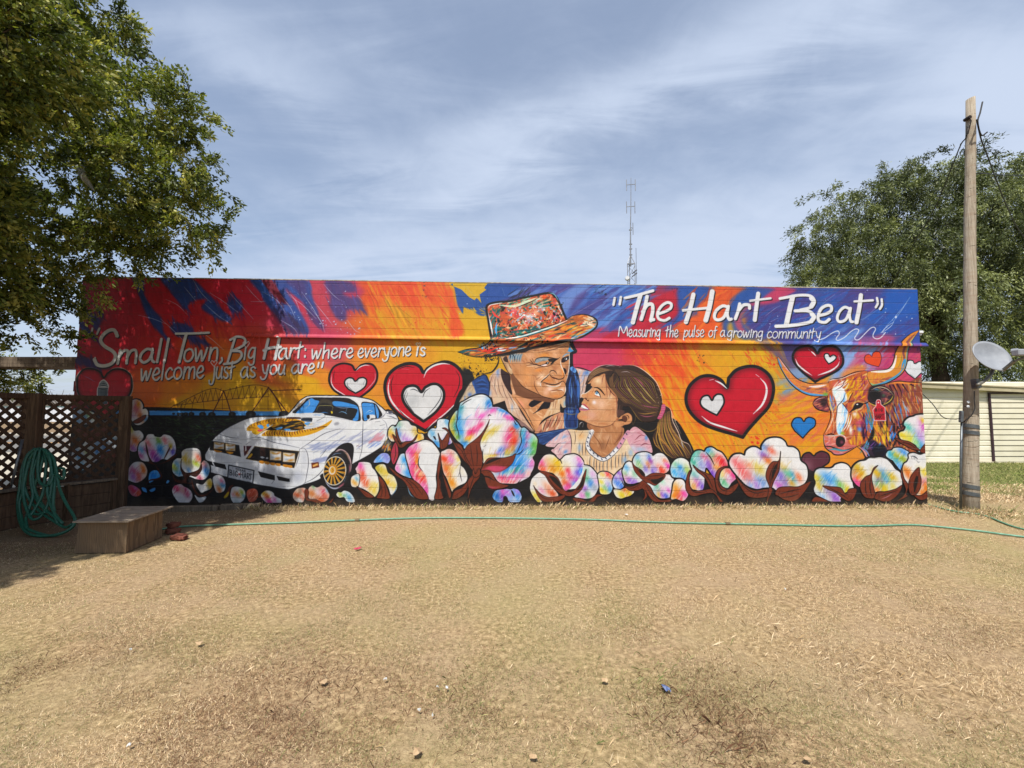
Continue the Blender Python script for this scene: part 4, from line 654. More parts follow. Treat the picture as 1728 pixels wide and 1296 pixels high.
    e = fill('775 1160 850 1090 920 1050 975 1042 1032 1088 1044 1180 995 1242 900 1262 850 1292 760 1302 704 1262 722 1205', 'cb8c5c'); blobs(e, (770, 1250, 50, 'dca470', .8), (1010, 1140, 36, 'd89c6c', .8, 70)); fill('770 1172 850 1150 860 1110 910 1080 965 1085 990 1130 960 1180 920 1210 860 1190', '5a3020'); line('905 1085 955 1110 965 1170 930 1210', 'd09864', 14); fill('765 1172 850 1155 880 1180 820 1185', '1a1010'); line('860 1090 920 1050 975 1042 1032 1088 1044 1180 995 1242 900 1262', '3a2018', 7); lines('880 1230 870 1290', '6a3a22', 6); fill('770 980 890 1000 900 1050 780 1120 760 1080', '5a3a34', .8, 6); lines('780 880 770 960 775 1040;820 900 800 1000', '8a6050', 8)
    sec('I'); lines('565 270 575 255 590 250;590 290 598 255;560 290 570 265', 'd8d0d0', 4)
    # ---- longhorn
    paint_longhorn()
def paint_longhorn():
    LW[0] = 1.25; sec('BU')
    b = fill('1000 420 1080 400 1240 372 1400 384 1640 396 1660 1500 1000 1500 860 1330 780 1260 880 1000 900 830 850 600', '8e4832', keep='painted_longhorn')
    dabs(b, 330, ['d87a2c', 'c85a4a', 'd89a1c', 'a84a60', '7a3a5a', 'c88a60', 'd86a38', '9a8a6a', 'dca82c'], 130, 18, 105, 14, .75)
    dabs(b, 30, ['4a2036', '2a1424', '5a2a3a'], 130, 26, 105, 14, .85, box=(960, 700, 1240, 1100)); dabs(b, 26, ['1a1016', '2c1420'], 120, 26, 95, 30, .9, box=(1040, 980, 1330, 1300)); dabs(b, 14, ['5f8fd0', '3f7ac0', '8ab0d8'], 130, 18, 98, 6, .9, box=(1120, 640, 1540, 1000)); dabs(b, 10, ['2f7ac8', '5f9ee0'], 100, 14, 70, 10, .9, box=(1120, 1040, 1200, 1200)); dabs(b, 40, ['dcaa1c', 'e0b83c', 'd89028'], 120, 22, 100, 14, .8, box=(880, 1000, 1120, 1300)); dabs(b, 20, ['d8b080', 'e8d0b0'], 100, 12, 110, 12, .6, box=(1260, 430, 1600, 800))
    lines('1050 420 1240 372 1400 384 1600 396', '1a1016', 12); line('1080 412 1230 392 1380 400 1580 412', 'e8883a', 18, soft=4)
    for q in ('1180 430 1230 520 1270 640', '1240 420 1290 510 1310 610', '1320 420 1360 480 1400 540', '1130 440 1190 560', '1440 420 1500 450'): line(q, '4a1c2a', 22, tap='e', clip=b)
    line('870 1000 880 1150 800 1270', '12101a', 40, clip=b, soft=8); fill('700 1330 800 1260 900 1230 980 1290 1050 1300 1100 1400 1000 1500 880 1460 800 1400', '2a1a30', .95, 8)
    dabs(None, 20, ['7a3a80', '3a8a90', '5fa8d0', '8a4a90'], 110, 22, 40, 20, .85, box=(720, 1280, 1000, 1420)); fill('880 1330 1000 1300 1060 1340 1040 1440 930 1470', '12101a', .8, 10)
    line('660 1330 730 1390 780 1480 850 1560 900 1590', '14101a', 16); line('690 1330 760 1390 800 1470 870 1540', 'c890b0', 14); line('720 1330 800 1400 850 1500', '6a8ad0', 14)
    # left ear
    e = fill('8 700 40 640 110 608 180 600 240 620 250 720 240 815 150 800 60 770', '7a3440', keep='painted_longhorn'); dabs(e, 24, ['c85a50', 'e08a5a', '3a1420', '8a3a4a'], 90, 20, 20, 16, .8); fill('120 640 190 620 220 680 180 740 130 720', '1c0e14', .8, 8, clip=e); line('8 700 40 640 110 608 180 600 240 620', '1a0e14', 10); line('8 700 60 770 150 805 240 818', '1a0e14', 14); lines('30 680 90 630 180 612', 'e8c0b0', 6)
    # head
    hd = '215 430 270 352 430 322 520 282 640 236 760 220 812 240 832 330 880 430 870 520 815 600 832 680 882 830 902 980 862 1100 792 1220 722 1292 640 1332 540 1392 440 1440 330 1442 280 1402 238 1382 190 1332 170 1252 164 1152 | 230 1020 270 900 262 800 222 700 224 590 240 520'
    h = fill(hd, 'bc6438', keep='painted_longhorn'); dabs(h, 190, ['d8702c', 'dca02c', 'c85a50', '7a2a3c', 'd86a40', 'c8a090', '8a3a50', 'e8b870'], 110, 22, 60, 30, .75)
    dabs(h, 50, ['dca81c', 'e0922a', 'd8a020'], 90, 26, 55, 20, .85, box=(500, 330, 740, 620)); dabs(h, 34, ['c85a58', '8a3050', 'a84a60'], 80, 16, 50, 30, .8, box=(620, 280, 860, 620)); dabs(h, 30, ['d89a28', 'dca83c', 'c86a30'], 130, 26, 95, 12, .8, box=(520, 840, 760, 1280)); dabs(h, 30, ['6a2a48', '8a3a5a', '3a1a30'], 120, 20, 100, 12, .8, box=(720, 850, 800, 1200)); dabs(h, 30, ['5f8ac8', '3a8a80', '6a9ad0', '4a5a98'], 130, 16, 100, 10, .85, box=(780, 700, 890, 1150)); dabs(h, 24, ['e08a58', 'd8683c', 'e0a478'], 120, 18, 75, 10, .8, box=(200, 900, 330, 1140))
    blobs(h, (690, 1070, 46, '5f8ad8', .9), (690, 980, 70, 'c04a78', .7), (620, 850, 40, 'e8d8d8', .8), (330, 420, 60, 'd86a60', .7), (560, 1080, 30, 'e8e0dc', .9, 90), (760, 800, 50, 'd8843a', .7))
    wp = fill('300 480 400 440 480 520 510 640 440 700 520 800 500 950 440 1080 400 1150 360 1100 350 950 360 760 340 640 300 560', 'e2dcd8', .92, 6, clip=h)
    dabs(wp, 34, ['f0eeea', 'dcc8bc', 'c8d4e4'], 120, 20, 70, 14, .75); dabs(wp, 16, ['6fa0dc', '8ab4e4'], 150, 20, 84, 6, .85, box=(440, 560, 500, 1050)); dabs(wp, 14, ['7aa4d8', 'a8c8e8'], 110, 22, 70, 10, .8, box=(370, 1000, 430, 1140)); dabs(None, 16, ['7fa8d8', '5f8ac0', 'a8c4dc'], 100, 12, 100, 10, .8, box=(255, 600, 320, 760)); dabs(None, 12, ['f0ece8', 'e8d8cc'], 120, 16, 40, 10, .9, box=(320, 380, 520, 500)); lines('490 540 460 620 420 680 370 740 355 860 330 960;420 680 470 730 530 820;560 850 520 960 460 1080 420 1130;590 540 550 620 530 680', '3a1e2c', 8); lines('545 860 510 1000 440 1110;560 560 520 640;570 870 560 950 500 1090', 'f0e8e4', 12); lines('470 350 440 440 340 500', '4a2430', 7); lines('250 640 280 760 300 840 300 900 270 1000 190 1130', 'e8c8a8', 8); blob(440, 1130, 40, '9ac050', .8, 30, clip=h); lines('235 600 260 700 290 820', 'd8b050', 10); line('200 1160 280 1140 330 1160', '2a1a18', 14)
    contrast(h, 1.35); contrast(b, 1.3)
    # eye
    fill('590 770 620 710 660 684 730 690 745 710 700 760 640 780 560 810', '0e0a0e'); line('580 770 600 700 660 665 740 680 770 700', 'd8b048', 10); line('590 800 660 790 720 770 750 720', 'd8c878', 9); fill('645 705 668 700 668 716 648 718', 'f4f4f4'); line('540 830 580 800 640 780', '1a0e14', 14); lines('740 705 790 690 830 665', '1a0e14', 14); lines('620 660 700 640 760 660', '8a3a3a', 9)
    # muzzle
    mz = fill('164 1152 260 1190 360 1170 450 1160 500 1200 540 1290 640 1310 540 1392 440 1440 330 1442 280 1402 238 1382 190 1332', 'cc6a60', clip=h); dabs(h, 34, ['d8542c', 'e0784a', 'b84a78', 'd88a90', 'e8b0a0'], 80, 20, 40, 40, .8, box=(190, 1170, 520, 1340)); fill('345 1250 355 1200 400 1172 460 1195 480 1250 450 1310 390 1330 350 1300', '170d12'); blob(430, 1260, 34, '8a3a58', .9); lines('190 1165 300 1168 420 1155 480 1190 490 1260', 'f0e4dc', 12); line('165 1160 172 1260 190 1330 215 1370', 'f0dcd0', 12); line('172 1290 200 1320 270 1325 340 1350 460 1380 600 1340', '1a0e14', 18); line('240 1370 330 1362 440 1382 540 1370', '3a9ab0', 24, a=.9); line('290 1408 380 1430 460 1420', 'c87a90', 16); line('400 1405 440 1412', 'e0d4e0', 12)
    line('164 1152 230 1020 270 900 262 800 222 700 224 590 240 520 300 470', '1a0e14', 9); line('164 1152 170 1252 190 1332 238 1382 280 1402 330 1442 440 1440 540 1392 640 1332 722 1292', '1a0e14', 13); line('215 430 270 352 430 322 520 282 640 236 760 220 820 222', '1a0e14', 10); line('290 355 440 330 560 280 700 240', 'f0dccc', 8); line('215 430 210 500 240 560', '1a0e14', 7); lines('240 370 300 350 340 352', 'f0e8e0', 10)
    # left horn
    sec('HO')
    hn = fill('95 545 115 540 160 590 230 680 310 780 400 860 520 910 640 925 830 915 830 1100 640 1105 500 1075 380 1005 270 900 180 760 120 640', 'd8803a', keep='painted_longhorn'); dabs(hn, 30, ['e0a050', 'd86a3a', 'dca02c', 'c85a48'], 110, 18, -35, 16, .8, box=(160, 640, 560, 1000)); dabs(hn, 24, ['a84a60', '6a3a58', 'c85a50'], 100, 18, 0, 12, .8, box=(480, 960, 830, 1060)); line('120 600 170 750 260 890 380 1000 520 1070 680 1090 820 1095', '4f9ad8', 34, clip=hn); line('105 560 160 680', '3f8ad8', 44, clip=hn, soft=4); lines('130 570 220 690 320 800', 'd8a8b0', 14, clip=hn); line('560 970 680 968 810 945', 'f0dcd4', 26, clip=hn); blob(800, 1080, 50, '5fae3a', .9, 30, clip=hn); line('95 545 120 640 180 760 270 900 380 1005 500 1075 640 1108 830 1104', '17121a', 11); line('95 545 120 540 160 590 230 680 310 780 400 862 520 912 640 928 830 915', '17121a', 12); line('800 960 815 1060', '4a2a4a', 16, soft=4)
    # right horn
    sec('BU')
    hn = fill('812 240 900 215 1020 212 1110 190 1170 120 1200 20 1210 -40 1260 -140 1330 -230 1440 -320 1560 -370 1500 -280 1440 -180 1400 -80 1388 40 1372 130 1330 230 1240 312 1100 390 960 425 880 440 830 380 800 300', 'd88a30', keep='painted_longhorn')
    dabs(hn, 34, ['e09a28', 'dca41c', 'd8642a', 'e08a3c'], 100, 20, 80, 14, .8, box=(820, 230, 1060, 340)); dabs(hn, 22, ['a84a48', '8a4a3a', 'c86a4a'], 100, 18, 12, 14, .8, box=(900, 320, 1200, 400)); line('880 425 1000 410 1140 350 1260 270 1340 170', '4a9ac8', 26, clip=hn); line('850 400 900 430 960 420', '6fc090', 16, clip=hn); line('860 235 1000 232 1110 215 1180 160 1215 60 1225 0', 'f2ece8', 34, clip=hn); lines('1270 20 1260 -60 1320 -190 1440 -300 1540 -360', 'e0882c', 46, clip=hn); lines('1210 170 1260 100 1280 10', 'e09a20', 54, clip=hn); lines('1330 120 1340 20 1330 -60 1390 -200 1500 -320', '8a4a4a', 30, clip=hn); lines('1370 120 1372 40 1385 -60 1420 -170 1500 -290', '7aa8a0', 14, clip=hn); lines('1300 200 1320 120 1350 60 1350 140 1330 200', '3f9ad0', 22, clip=hn); lines('1250 180 1290 90 1310 -20', '9a8a3a', 14, clip=hn)
    line('800 240 900 215 1020 210 1110 190 1170 120 1200 20 1210 -40 1260 -140 1330 -230 1440 -322 1560 -372', '17121a', 10); line('1560 -372 1500 -280 1440 -180 1402 -80 1392 40 1376 130 1334 232 1244 316 1100 396 960 432 880 446 830 385 800 300 805 235', '17121a', 11)
    # right ear and tag
    fill('830 470 940 430 1060 440 1160 520 1200 580 1160 680 1060 740 1010 760 900 720 820 640', '17101a', .95, 10)
    e = fill('820 560 860 500 920 466 1010 458 1100 490 1182 572 1150 640 1090 690 1020 720 940 720 860 690 810 640', '231420', keep='painted_longhorn'); blobs(e, (1060, 540, 70, '8a4050', .8, 50, 30), (960, 500, 60, '3a6a50', .8, 30, -10), (930, 490, 40, '3f7ac0', .7, 16), (1060, 640, 60, 'a05058', .7, 40), (1040, 580, 30, '3a7a4a', .6)); fill('830 560 900 510 980 530 990 600 940 660 870 650', '0b080c', .9, 6); dabs(e, 26, ['c86a58', '8a3a4a', 'b07048', '2a1a24'], 70, 12, 20, 40, .8, box=(990, 480, 1150, 700)); line('860 500 930 466 1010 458 1100 490 1182 572', 'd8c8a0', 9); line('1182 572 1150 640 1090 690 1020 722', 'd8c040', 10); line('820 680 900 722 960 726', 'd8b040', 11)
    T = '932 670 945 645 975 640 995 655 1000 710 1060 755 1072 945 905 945 884 790 930 730'
    fill(T, 'c0152c', smooth=False, keep='painted_ear_tag'); line(T, 'e8c0c0', 9, tap='n', closed=True, smooth=False); fill('955 675 972 672 974 690 957 692', 'f0f0f0')
    g = dict(B='0 0 0 10;0 0 5 1 5 4 0 5;0 5 6 6 6 9 0 10', I='3 0 3 10', G='6 2 3 0 0 3 0 8 3 10 6 8 6 6 4 6', H='0 0 0 10;6 0 6 10;0 5 6 5', A='0 10 3 0 6 10;1 7 5 7', R='0 0 0 10;0 0 6 1 6 4 0 5;1 5 6 10', T='0 0 6 0;3 0 3 10')
    for s_, x0, y0, dx in (('BIG', 920, 770, 40), ('HART', 912, 855, 36)):
        for i, ch in enumerate(s_):
            for q in g[ch].split(';'):
                a = np.array(list(map(float, q.split()))).reshape(-1, 2); line([(x0 + i * dx + px * 4, y0 + py * (4.2 if s_ == 'BIG' else 6.2)) for px, py in a], '4a0a14', 9, tap='n', smooth=False)
    LW[0] = 1.0
# ---- cotton bolls along the foot of the painting
def boll(path, tints='', rim=9, base='e6e6e6', rimc=K, name='painted_cotton_boll'):
    if rim: line(path, rimc, rim * 2.7, tap='n', closed=True)
    m = fill(path, base, keep=name); TD = []
    for t in tints.split(';'):
        if t.strip():
            q = t.split(); x, y, r = map(float, q[:3]); ex = list(map(float, q[4:]))
            blob(x, y, r * 1.55, vivid(q[3]), ex[2] if len(ex) > 2 else .92, ex[0] if ex else r * .8, ex[1] if len(ex) > 1 else prng.uniform(30, 75), clip=m); TD.append((x, y, r, vivid(q[3])))
    streaks(m, TD)
    return m
def streaks(m, TD):
    for x, y, r, c in TD:
        c2 = col(c); dk = tuple(np.clip(c2 * .92 - (1 - c2) * .12, 0, 1)); dabs(m, 4, [c, dk], r * 1.7, r * .14, 60, 12, .45, box=(x - r * .7, y - r * .7, x + r * .7, y + r * .7), curve=.3); dabs(m, 3, ['eeeeee', 'f2f0f0'], r * 1.6, r * .12, 60, 12, .5, box=(x - r, y - r, x + r, y + r), curve=.3)
def vivid(c):
    v = col(c); mx = v.max(); return tuple(np.clip(mx - (mx - v) * 1.32, .04, 1)) if (mx - v.min()) > .12 else tuple(v)
BR, BD = '712c18', '1c0d0a'
def bract(path, veins='', c=BR, w=5):
    m = fill(path, c, keep='painted_cotton_husk'); dabs(m, max(3, int(m[2].sum() / 200)), ['8a3a20', '4a1a0e', '7a2f1a', '3a140c'], 70, 8, 70, 25, .6); line(path, '190c0a', 5, tap='n', closed=True)
    if veins: lines(veins, BD, w, clip=m)
    return m
def paint_cotton():
    sec('N')
    boll('850 420 900 360 990 350 1080 380 1160 420 1150 500 1080 540 980 545 890 520 850 470', '930 430 50 6a98d0;1020 440 50 5f90b0;1090 430 50 90b878;950 500 40 7fb0d8;1050 500 40 5a98d8'); bract('900 560 980 600 1060 640 1150 600 1280 560 1300 640 1200 700 1100 760 1000 720 900 640', '960 620 1060 690')
    boll('870 930 900 860 1000 800 1060 740 1120 780 1210 740 1330 700 1420 690 1430 800 1330 880 1290 940 1180 980 1060 1080 960 1100 890 1040', '960 920 60 6fb0e0;1080 800 50 dce4ec;1060 880 50 b8c890;1180 850 60 4f90d0;1000 1060 50 70c0e8;1300 870 50 4a90e0;1380 740 50 88b8d8;1250 780 60 5a90c8'); bract('1250 900 1380 860 1440 900 1400 1000 1290 1040 1220 980', '')
    # far left
    sec('L')
    boll('125 130 150 100 200 88 245 110 270 160 265 195 300 190 325 230 318 300 270 350 210 370 160 340 130 260', '190 170 70 d87a8a;220 140 40 e0a040;250 280 50 d87a3a;300 300 40 6a98c0;150 120 40 e6dccc;150 260 30 d8b0c8;285 220 30 e8dcc8')
    bract('160 330 230 290 300 258 290 300 230 345 180 350')
    boll('60 380 130 365 170 430 235 430 275 490 240 560 210 640 160 660 100 630 60 600', '130 410 40 c8c040;220 470 50 e4e0dc;190 540 60 e08040;160 620 50 b070b0;100 560 50 d87a6a')
    boll('215 650 235 570 290 530 320 475 380 470 400 492 460 500 500 472 570 490 615 550 628 640 600 720 540 748 480 740 420 772 360 770 300 768 240 740', '330 560 50 d88080;370 540 50 dcdcdc;440 540 40 7a9a3a;460 640 60 3f90d8;380 690 60 c860a8;300 640 40 a86a90;520 540 40 d86a70;560 560 40 e4e0e0;590 650 50 6a60b8;570 600 30 c0a830;250 640 40 7fb0d8;420 740 60 7a4a98;240 700 40 b86a98')
    bract('300 560 320 640 340 720 400 790 500 770 620 690 640 700 560 760 480 790 380 800 300 770 340 760 310 660', '', '4a2012'); lines('570 600 540 660 500 740', '4a2012', 16)
    boll('95 920 110 850 160 785 220 768 270 780 300 820 316 870 300 930 260 970 200 998 140 985 100 960', '180 870 60 d070a0;270 850 50 e08040;220 930 60 d87a6a;160 930 50 b880c0;180 800 50 dcdce0')
    boll('330 980 340 900 380 865 430 870 456 930 400 965 350 998', '390 920 60 3f98e4', 4, '58a8ea'); boll('520 1000 540 968 558 980 540 1004', '', 2, '5aa8e8'); lines('400 800 430 850 470 930 420 960 350 970 300 1010', '4a2012', 20); boll('105 1050 140 1020 200 1045 240 1080 250 1120 200 1150 140 1130', '160 1070 40 d84a6a;220 1110 40 d8603a;190 1060 30 c87ab0', 3, 'c06a80'); boll('255 1050 300 1060 310 1105 270 1090', '', 2, '4a9ae0'); boll('340 1080 400 1052 400 1080 365 1100', '', 2, '4a9ae0')
    boll('590 850 595 780 640 732 690 728 695 660 750 625 850 622 895 660 906 740 900 790 940 755 985 790 1000 850 980 920 930 965 850 960 800 940 720 925 650 930 600 890', '640 800 40 7fb0d0;650 880 50 6fb0dc;610 830 40 b8c050;740 740 60 d8b850;880 730 50 e07a60;800 700 50 e4dccc;850 790 40 a0b040;770 860 30 9cc4ec;940 820 40 e07a70;960 870 50 4a98d8;890 950 40 d87a90;700 680 30 e0dce0')
    bract('690 740 690 830 740 890 820 880 880 850 905 790 910 860 850 930 780 920 750 990 820 1000 760 1010 640 990 590 920 650 960 720 960 700 900 680 840', '', '3a180e'); lines('800 970 820 1050 860 1120 930 1140 1000 1100 1050 1040;590 900 620 970 700 1010', '4a2012', 20)
    boll('590 1070 620 1030 680 1015 720 1040 760 1060 800 1100 808 1160 770 1220 730 1252 680 1230 630 1180 596 1120', '640 1060 50 d84a70;740 1100 50 b84a70;690 1180 60 dcd8dc;700 1080 40 d8b0a8', 3); boll('850 1010 920 1020 970 970 1010 952 1026 1000 1010 1060 950 1090 900 1104', '1000 1010 50 e0b81c;920 1050 40 e8e8e8', 3); boll('1030 960 1060 920 1110 915 1150 950 1170 1020 1150 1090 1090 1108 1060 1080', '1080 960 40 e0e0e4;1100 1070 40 d88a5a;1150 1030 40 60a0c8;1130 980 30 d890a8', 3); boll('832 1130 880 1160 960 1150 930 1200 880 1214', '', 2, 'd8dce0')
    sec('BF')
    boll('315 1060 320 960 350 890 420 870 500 885 560 930 585 1010 560 1100 500 1160 430 1188 360 1160', '400 940 60 e4dcd8;440 1010 60 d88a4a;520 980 50 a8b040;560 1040 40 80a8b8;370 1020 40 e0a0a0;430 1140 60 b8c4c4', 4); boll('612 1040 620 950 690 908 780 920 815 990 800 1080 740 1140 660 1150', '710 1000 100 c8604a;760 1050 50 c87a60;640 960 40 d88a70', 4, 'c86a54'); boll('870 1040 900 980 960 945 1040 950 1100 990 1120 1040 1180 1070 1240 1110 1240 1160 1180 1180 1080 1170 1000 1180 930 1130', '930 1000 60 e0b830;980 1050 60 e08a40;1050 980 40 e8e0d0;1020 1140 70 d84a98;1120 1110 50 e090c0;1190 1130 50 d4d4dc', 4); bract('190 1060 250 960 300 860 370 840 320 920 290 1020 230 1080', '', '5a2414'); fill('190 1070 240 1000 290 960 270 1040 220 1082', 'c0a020'); lines('780 1080 850 1060 900 1080;620 1180 760 1150 860 1120', '5a2414', 20)
    sec('C3')
    boll('330 1110 345 1060 400 1000 480 985 535 1000 530 1100 500 1210 440 1222 380 1205 340 1160', '430 1050 60 c8b098;400 1110 60 d8704a;480 1140 50 d89080;430 1190 60 d8dcd8;500 1030 40 c8806a', 4, 'd0bcae'); boll('585 1000 640 950 720 980 790 950 850 975 900 1050 922 1110 890 1180 820 1216 700 1190 600 1170 580 1090', '640 1080 70 c88a5a;740 1060 60 dcc4cc;820 1060 60 d06a80;850 1120 60 d0806a;660 960 40 8ab088;880 1020 40 8aa8c0;780 1180 70 c8704a', 4, 'd4b4a8'); bract('520 1040 560 1000 590 1060 580 1160 700 1170 760 1200 880 1240 980 1150 1000 1140 940 1240 860 1270 740 1240 640 1210 540 1180', '', '6a2a18'); boll('1035 1100 1060 1055 1110 1060 1160 1032 1240 1055 1300 1120 1332 1210 1260 1222 1200 1200 1160 1140 1080 1145', '1100 1090 50 b8c060;1200 1080 60 d0e0e0;1240 1140 60 70b0d8;1160 1110 40 88b8a0', 4)
    sec('H')
    boll('150 770 165 735 210 695 260 698 280 740 262 775 220 765', '190 750 40 6fb0f0;250 720 40 9aa0e0', 4, 'a8b8ec'); fill('205 665 235 600 270 580 290 600 285 660 250 676', '3a3a3c', soft=4); dabs(None, 16, ['e0902a', 'd84a1a', 'e8c050'], 30, 8, 80, 20, .9, box=(220, 630, 285, 670)); dabs(None, 8, ['b8b8b8', 'd8c070'], 60, 7, 75, 12, .8, box=(235, 590, 280, 640))
    boll('10 850 0 820 20 790 30 768 80 764 120 775 135 810 160 840 185 900 188 990 152 1048 110 1010 60 980 20 960', '40 800 40 e878b8;60 860 30 e06a60;60 900 50 e88a70;90 930 40 e0705a;140 980 50 e0c860;120 880 50 e8e4e0;160 950 30 e8d890', 5); boll('-30 960 -36 900 -10 870 30 870 20 960', '-10 930 30 e0b060;10 900 20 90c0d8', 4)
    boll('160 812 200 782 240 790 262 850 310 880 335 940 330 990 290 1030 270 980 240 920 200 870', '190 820 50 b8a81c;250 850 40 e0c860;260 930 40 e8c050;310 950 40 e8d888;280 880 30 e8e0b8', 5); lines('335 950 320 1000 290 1040', '6a98c8', 6)
    bract('10 960 60 990 120 1020 150 1050 90 1050 40 1000', '30 980 100 1040'); bract('185 880 230 920 265 1000 275 1060 200 1060 170 1050 200 980', '230 940 245 1000 240 1050;200 920 215 1000 205 1050')
    boll('265 560 270 500 300 470 325 480 350 440 380 430 425 436 450 466 490 480 502 530 545 540 548 590 480 604 400 605 330 600 290 596', '290 530 40 e8d060;300 560 30 e0a060;340 460 50 7aa88a;350 520 40 5a98d8;400 520 60 e8e8ea;420 590 50 c8a0dc;480 510 40 d8c070;520 570 40 e8b830;440 470 40 dcdce0', 6)
    bract('300 540 340 580 360 620 400 600 460 590 500 540 480 590 420 620 380 650 345 640 320 600', '345 600 370 645;330 500 350 570 380 650'); bract('330 490 350 560 370 610 350 600 325 540'); bract('285 700 300 640 325 605 345 650 345 720 310 786 290 750', '320 620 325 700 305 770', 'b03048')
    boll('590 560 590 520 620 492 655 490 665 430 700 416 740 420 760 440 750 500 770 560 780 610 700 640 670 645 640 610', '620 530 40 7fb8dc;660 620 40 50a0e0;740 600 40 8a6ad0;690 460 50 d8e4ec;690 540 40 e0e4e8;740 440 30 80c0e8', 6); fill('628 555 640 580 652 585 645 560', '12101a'); bract('668 530 700 590 745 530 760 560 740 640 690 660 680 600', '700 600 705 650'); line('560 565 610 590 660 640', '4a1c12', 14)
    boll('320 820 330 780 355 720 370 700 400 700 412 750 425 820 455 890 400 880 345 850', '340 810 40 e890c8;400 760 40 48a8ec;420 840 50 3f9ae8;380 800 40 e8e8ea', 6)
    wb = boll('405 700 420 660 450 630 500 606 560 588 610 600 650 640 680 690 685 740 665 800 650 880 655 960 640 1040 632 1074 600 1068 560 1020 500 940 455 880 430 800', '450 680 60 e86ab0;500 720 50 e88a50;480 790 50 e85a9a;500 770 30 e8b030;470 850 60 e860a8;530 890 60 e8584a;560 990 50 e050a8;510 850 40 ecc8a0;540 960 40 ec9ac0;490 640 40 e8a0c8', 6)
    fill('520 690 600 640 670 720 655 830 645 960 625 1060 590 1040 590 980 570 880 530 820 512 790 510 740', 'e2e4e6', clip=wb, soft=3); line('520 715 508 760 514 800 545 840', '17121a', 7)
    boll('690 700 720 670 760 658 800 675 830 710 850 760 850 790 880 820 905 880 890 930 830 960 790 990 780 1000 740 900 710 840', '720 740 40 e85a30;740 820 50 e8603a;780 930 50 e8a030;770 700 40 e8b0a0;770 750 40 e490c8;790 830 60 e4c870;830 860 60 eceae6;870 900 40 e8e8e8;830 740 30 e8d898', 6); lines('825 710 838 735;850 790 845 850 860 920;840 850 830 880', '17121a', 6)
    bract('265 800 310 830 380 880 470 910 540 970 590 1060 500 1060 440 1000 390 920 320 870', '330 850 430 930 500 1040;400 890 480 950 540 1030'); lines('420 960 440 1020 470 1050', '6a90a8', 8); bract('685 700 692 780 680 880 700 960 720 1050 640 1060 660 960 660 820', '690 800 675 900 690 1000'); fill('690 880 730 950 750 1050 715 1060 690 980', '120c10'); bract('700 850 740 930 775 1020 760 1060 740 1000', ''); bract('780 1060 800 1000 860 970 920 900 940 880 900 990 860 1040 810 1065', '800 1040 870 990')
    # the big boll
    sec('Q')
    big = boll('735 390 740 300 790 215 825 190 840 130 890 100 960 60 1030 38 1090 38 1140 66 1170 110 1180 160 1240 165 1310 200 1370 250 1410 300 1440 330 1475 380 1510 378 1550 410 1560 430 1610 450 1645 500 1640 570 1625 650 1595 690 1615 740 1605 800 1580 850 1560 890 1490 930 1420 960 1340 960 1250 950 1190 880 1120 850 1080 740 900 610 870 560 800 500', '', 10)
    T = '''770 300 50 c8b818 100;790 380 40 2a90a8 90;760 430 40 b8a818 80;820 470 40 8aa82a;830 300 40 2f98d8 130;850 180 50 4a98a8 70;850 420 40 50a8e8 90;880 540 50 3f9ae8;950 120 90 e2eaf0;1040 100 90 e6eaee;1140 130 50 3a8ed8 80;960 250 90 e8eaf0 110 30;880 330 40 8ac8ec;930 330 50 d8b8dc 70 40;1000 320 70 e2d8e8 60 40;1060 260 80 e87ac8 40 -30;1180 200 70 e878c0 36 -20;1000 400 80 e878b0 40 -45;950 430 60 e85a90 40 -40;930 490 60 e8b848 30 -30;1060 350 50 e85a88 30 -45;1270 200 60 5aa8e8 24 20;1320 220 40 3a90dc 20 30;
    1180 340 90 e8eaee;1250 290 70 e6dcea;1330 270 60 e87ac0 30 30;1380 280 40 e850a8 30 40;1160 430 80 d8b820 40 -40;1220 400 70 dcc448 30 -40;1100 490 50 d8c030 40 -50;1180 560 110 e8e8e6;1290 430 90 eae8e4;1350 470 60 e0609a 120 12;1390 400 40 e85a40 50 10;1440 440 50 ec9a88 80 10;1400 520 50 e8583a 90 12;1330 590 50 c070c8 40 -40;1270 620 60 5a88dc 40 -40;1230 650 60 c8a8dc 30 -20;1340 630 50 e8c850 50 -50;1390 600 40 e8a048 70 -30;1180 670 60 d8b830 20 -10;1110 690 40 e8d8a8;1430 360 40 4aa0e4 60 -30;1500 430 60 60b8d0 60 -20;1540 470 40 e07ab0 90 15;1570 520 40 90d0e8 90 20;1610 560 50 68b050 90 10;1600 640 50 5aa850 50;1520 590 60 d088c8 70 30;1500 500 30 3fa0d8 90 10;1460 620 60 3a90e4 100 20;1550 620 50 68b8c8;1420 760 120 3a9ae8;1520 740 60 70b8ec;1560 760 50 c8a0dc;1590 740 30 e890c8 70;1300 830 100 5aa8dc 36 -20;1400 830 80 48a070 26 -20;1480 840 50 5a98b8;1400 890 110 e87ab8 36 -12;1290 900 70 e85a80 36;1480 890 70 e8a0c0 30 -20;1340 940 90 e87878 24;1550 850 40 e8c0c0'''
    for t in T.replace('\n', '').split(';'):
        if t.strip():
            q = t.split(); ex = list(map(float, q[4:])); blob(float(q[0]), float(q[1]), float(q[2]) * 1.1, vivid(q[3]), .92, ex[0] if ex else None, ex[1] if len(ex) > 1 else 0, clip=big)
    streaks(big, [(float(t.split()[0]), float(t.split()[1]), float(t.split()[2]), vivid(t.split()[3])) for t in T.replace('\n', '').split(';') if t.strip()])
    lines('800 230 810 290 800 350 825 430 830 500;840 130 820 200 815 300;1150 70 1175 120 1180 165;960 80 900 110 850 150;1400 300 1420 340 1440 350;1130 260 1145 245 1165 255;1480 380 1470 450 1480 520 1450 600 1420 660;1540 520 1520 560;1080 600 1075 660 1085 740;1085 580 1110 560;1420 660 1470 640 1500 600', K, 9)
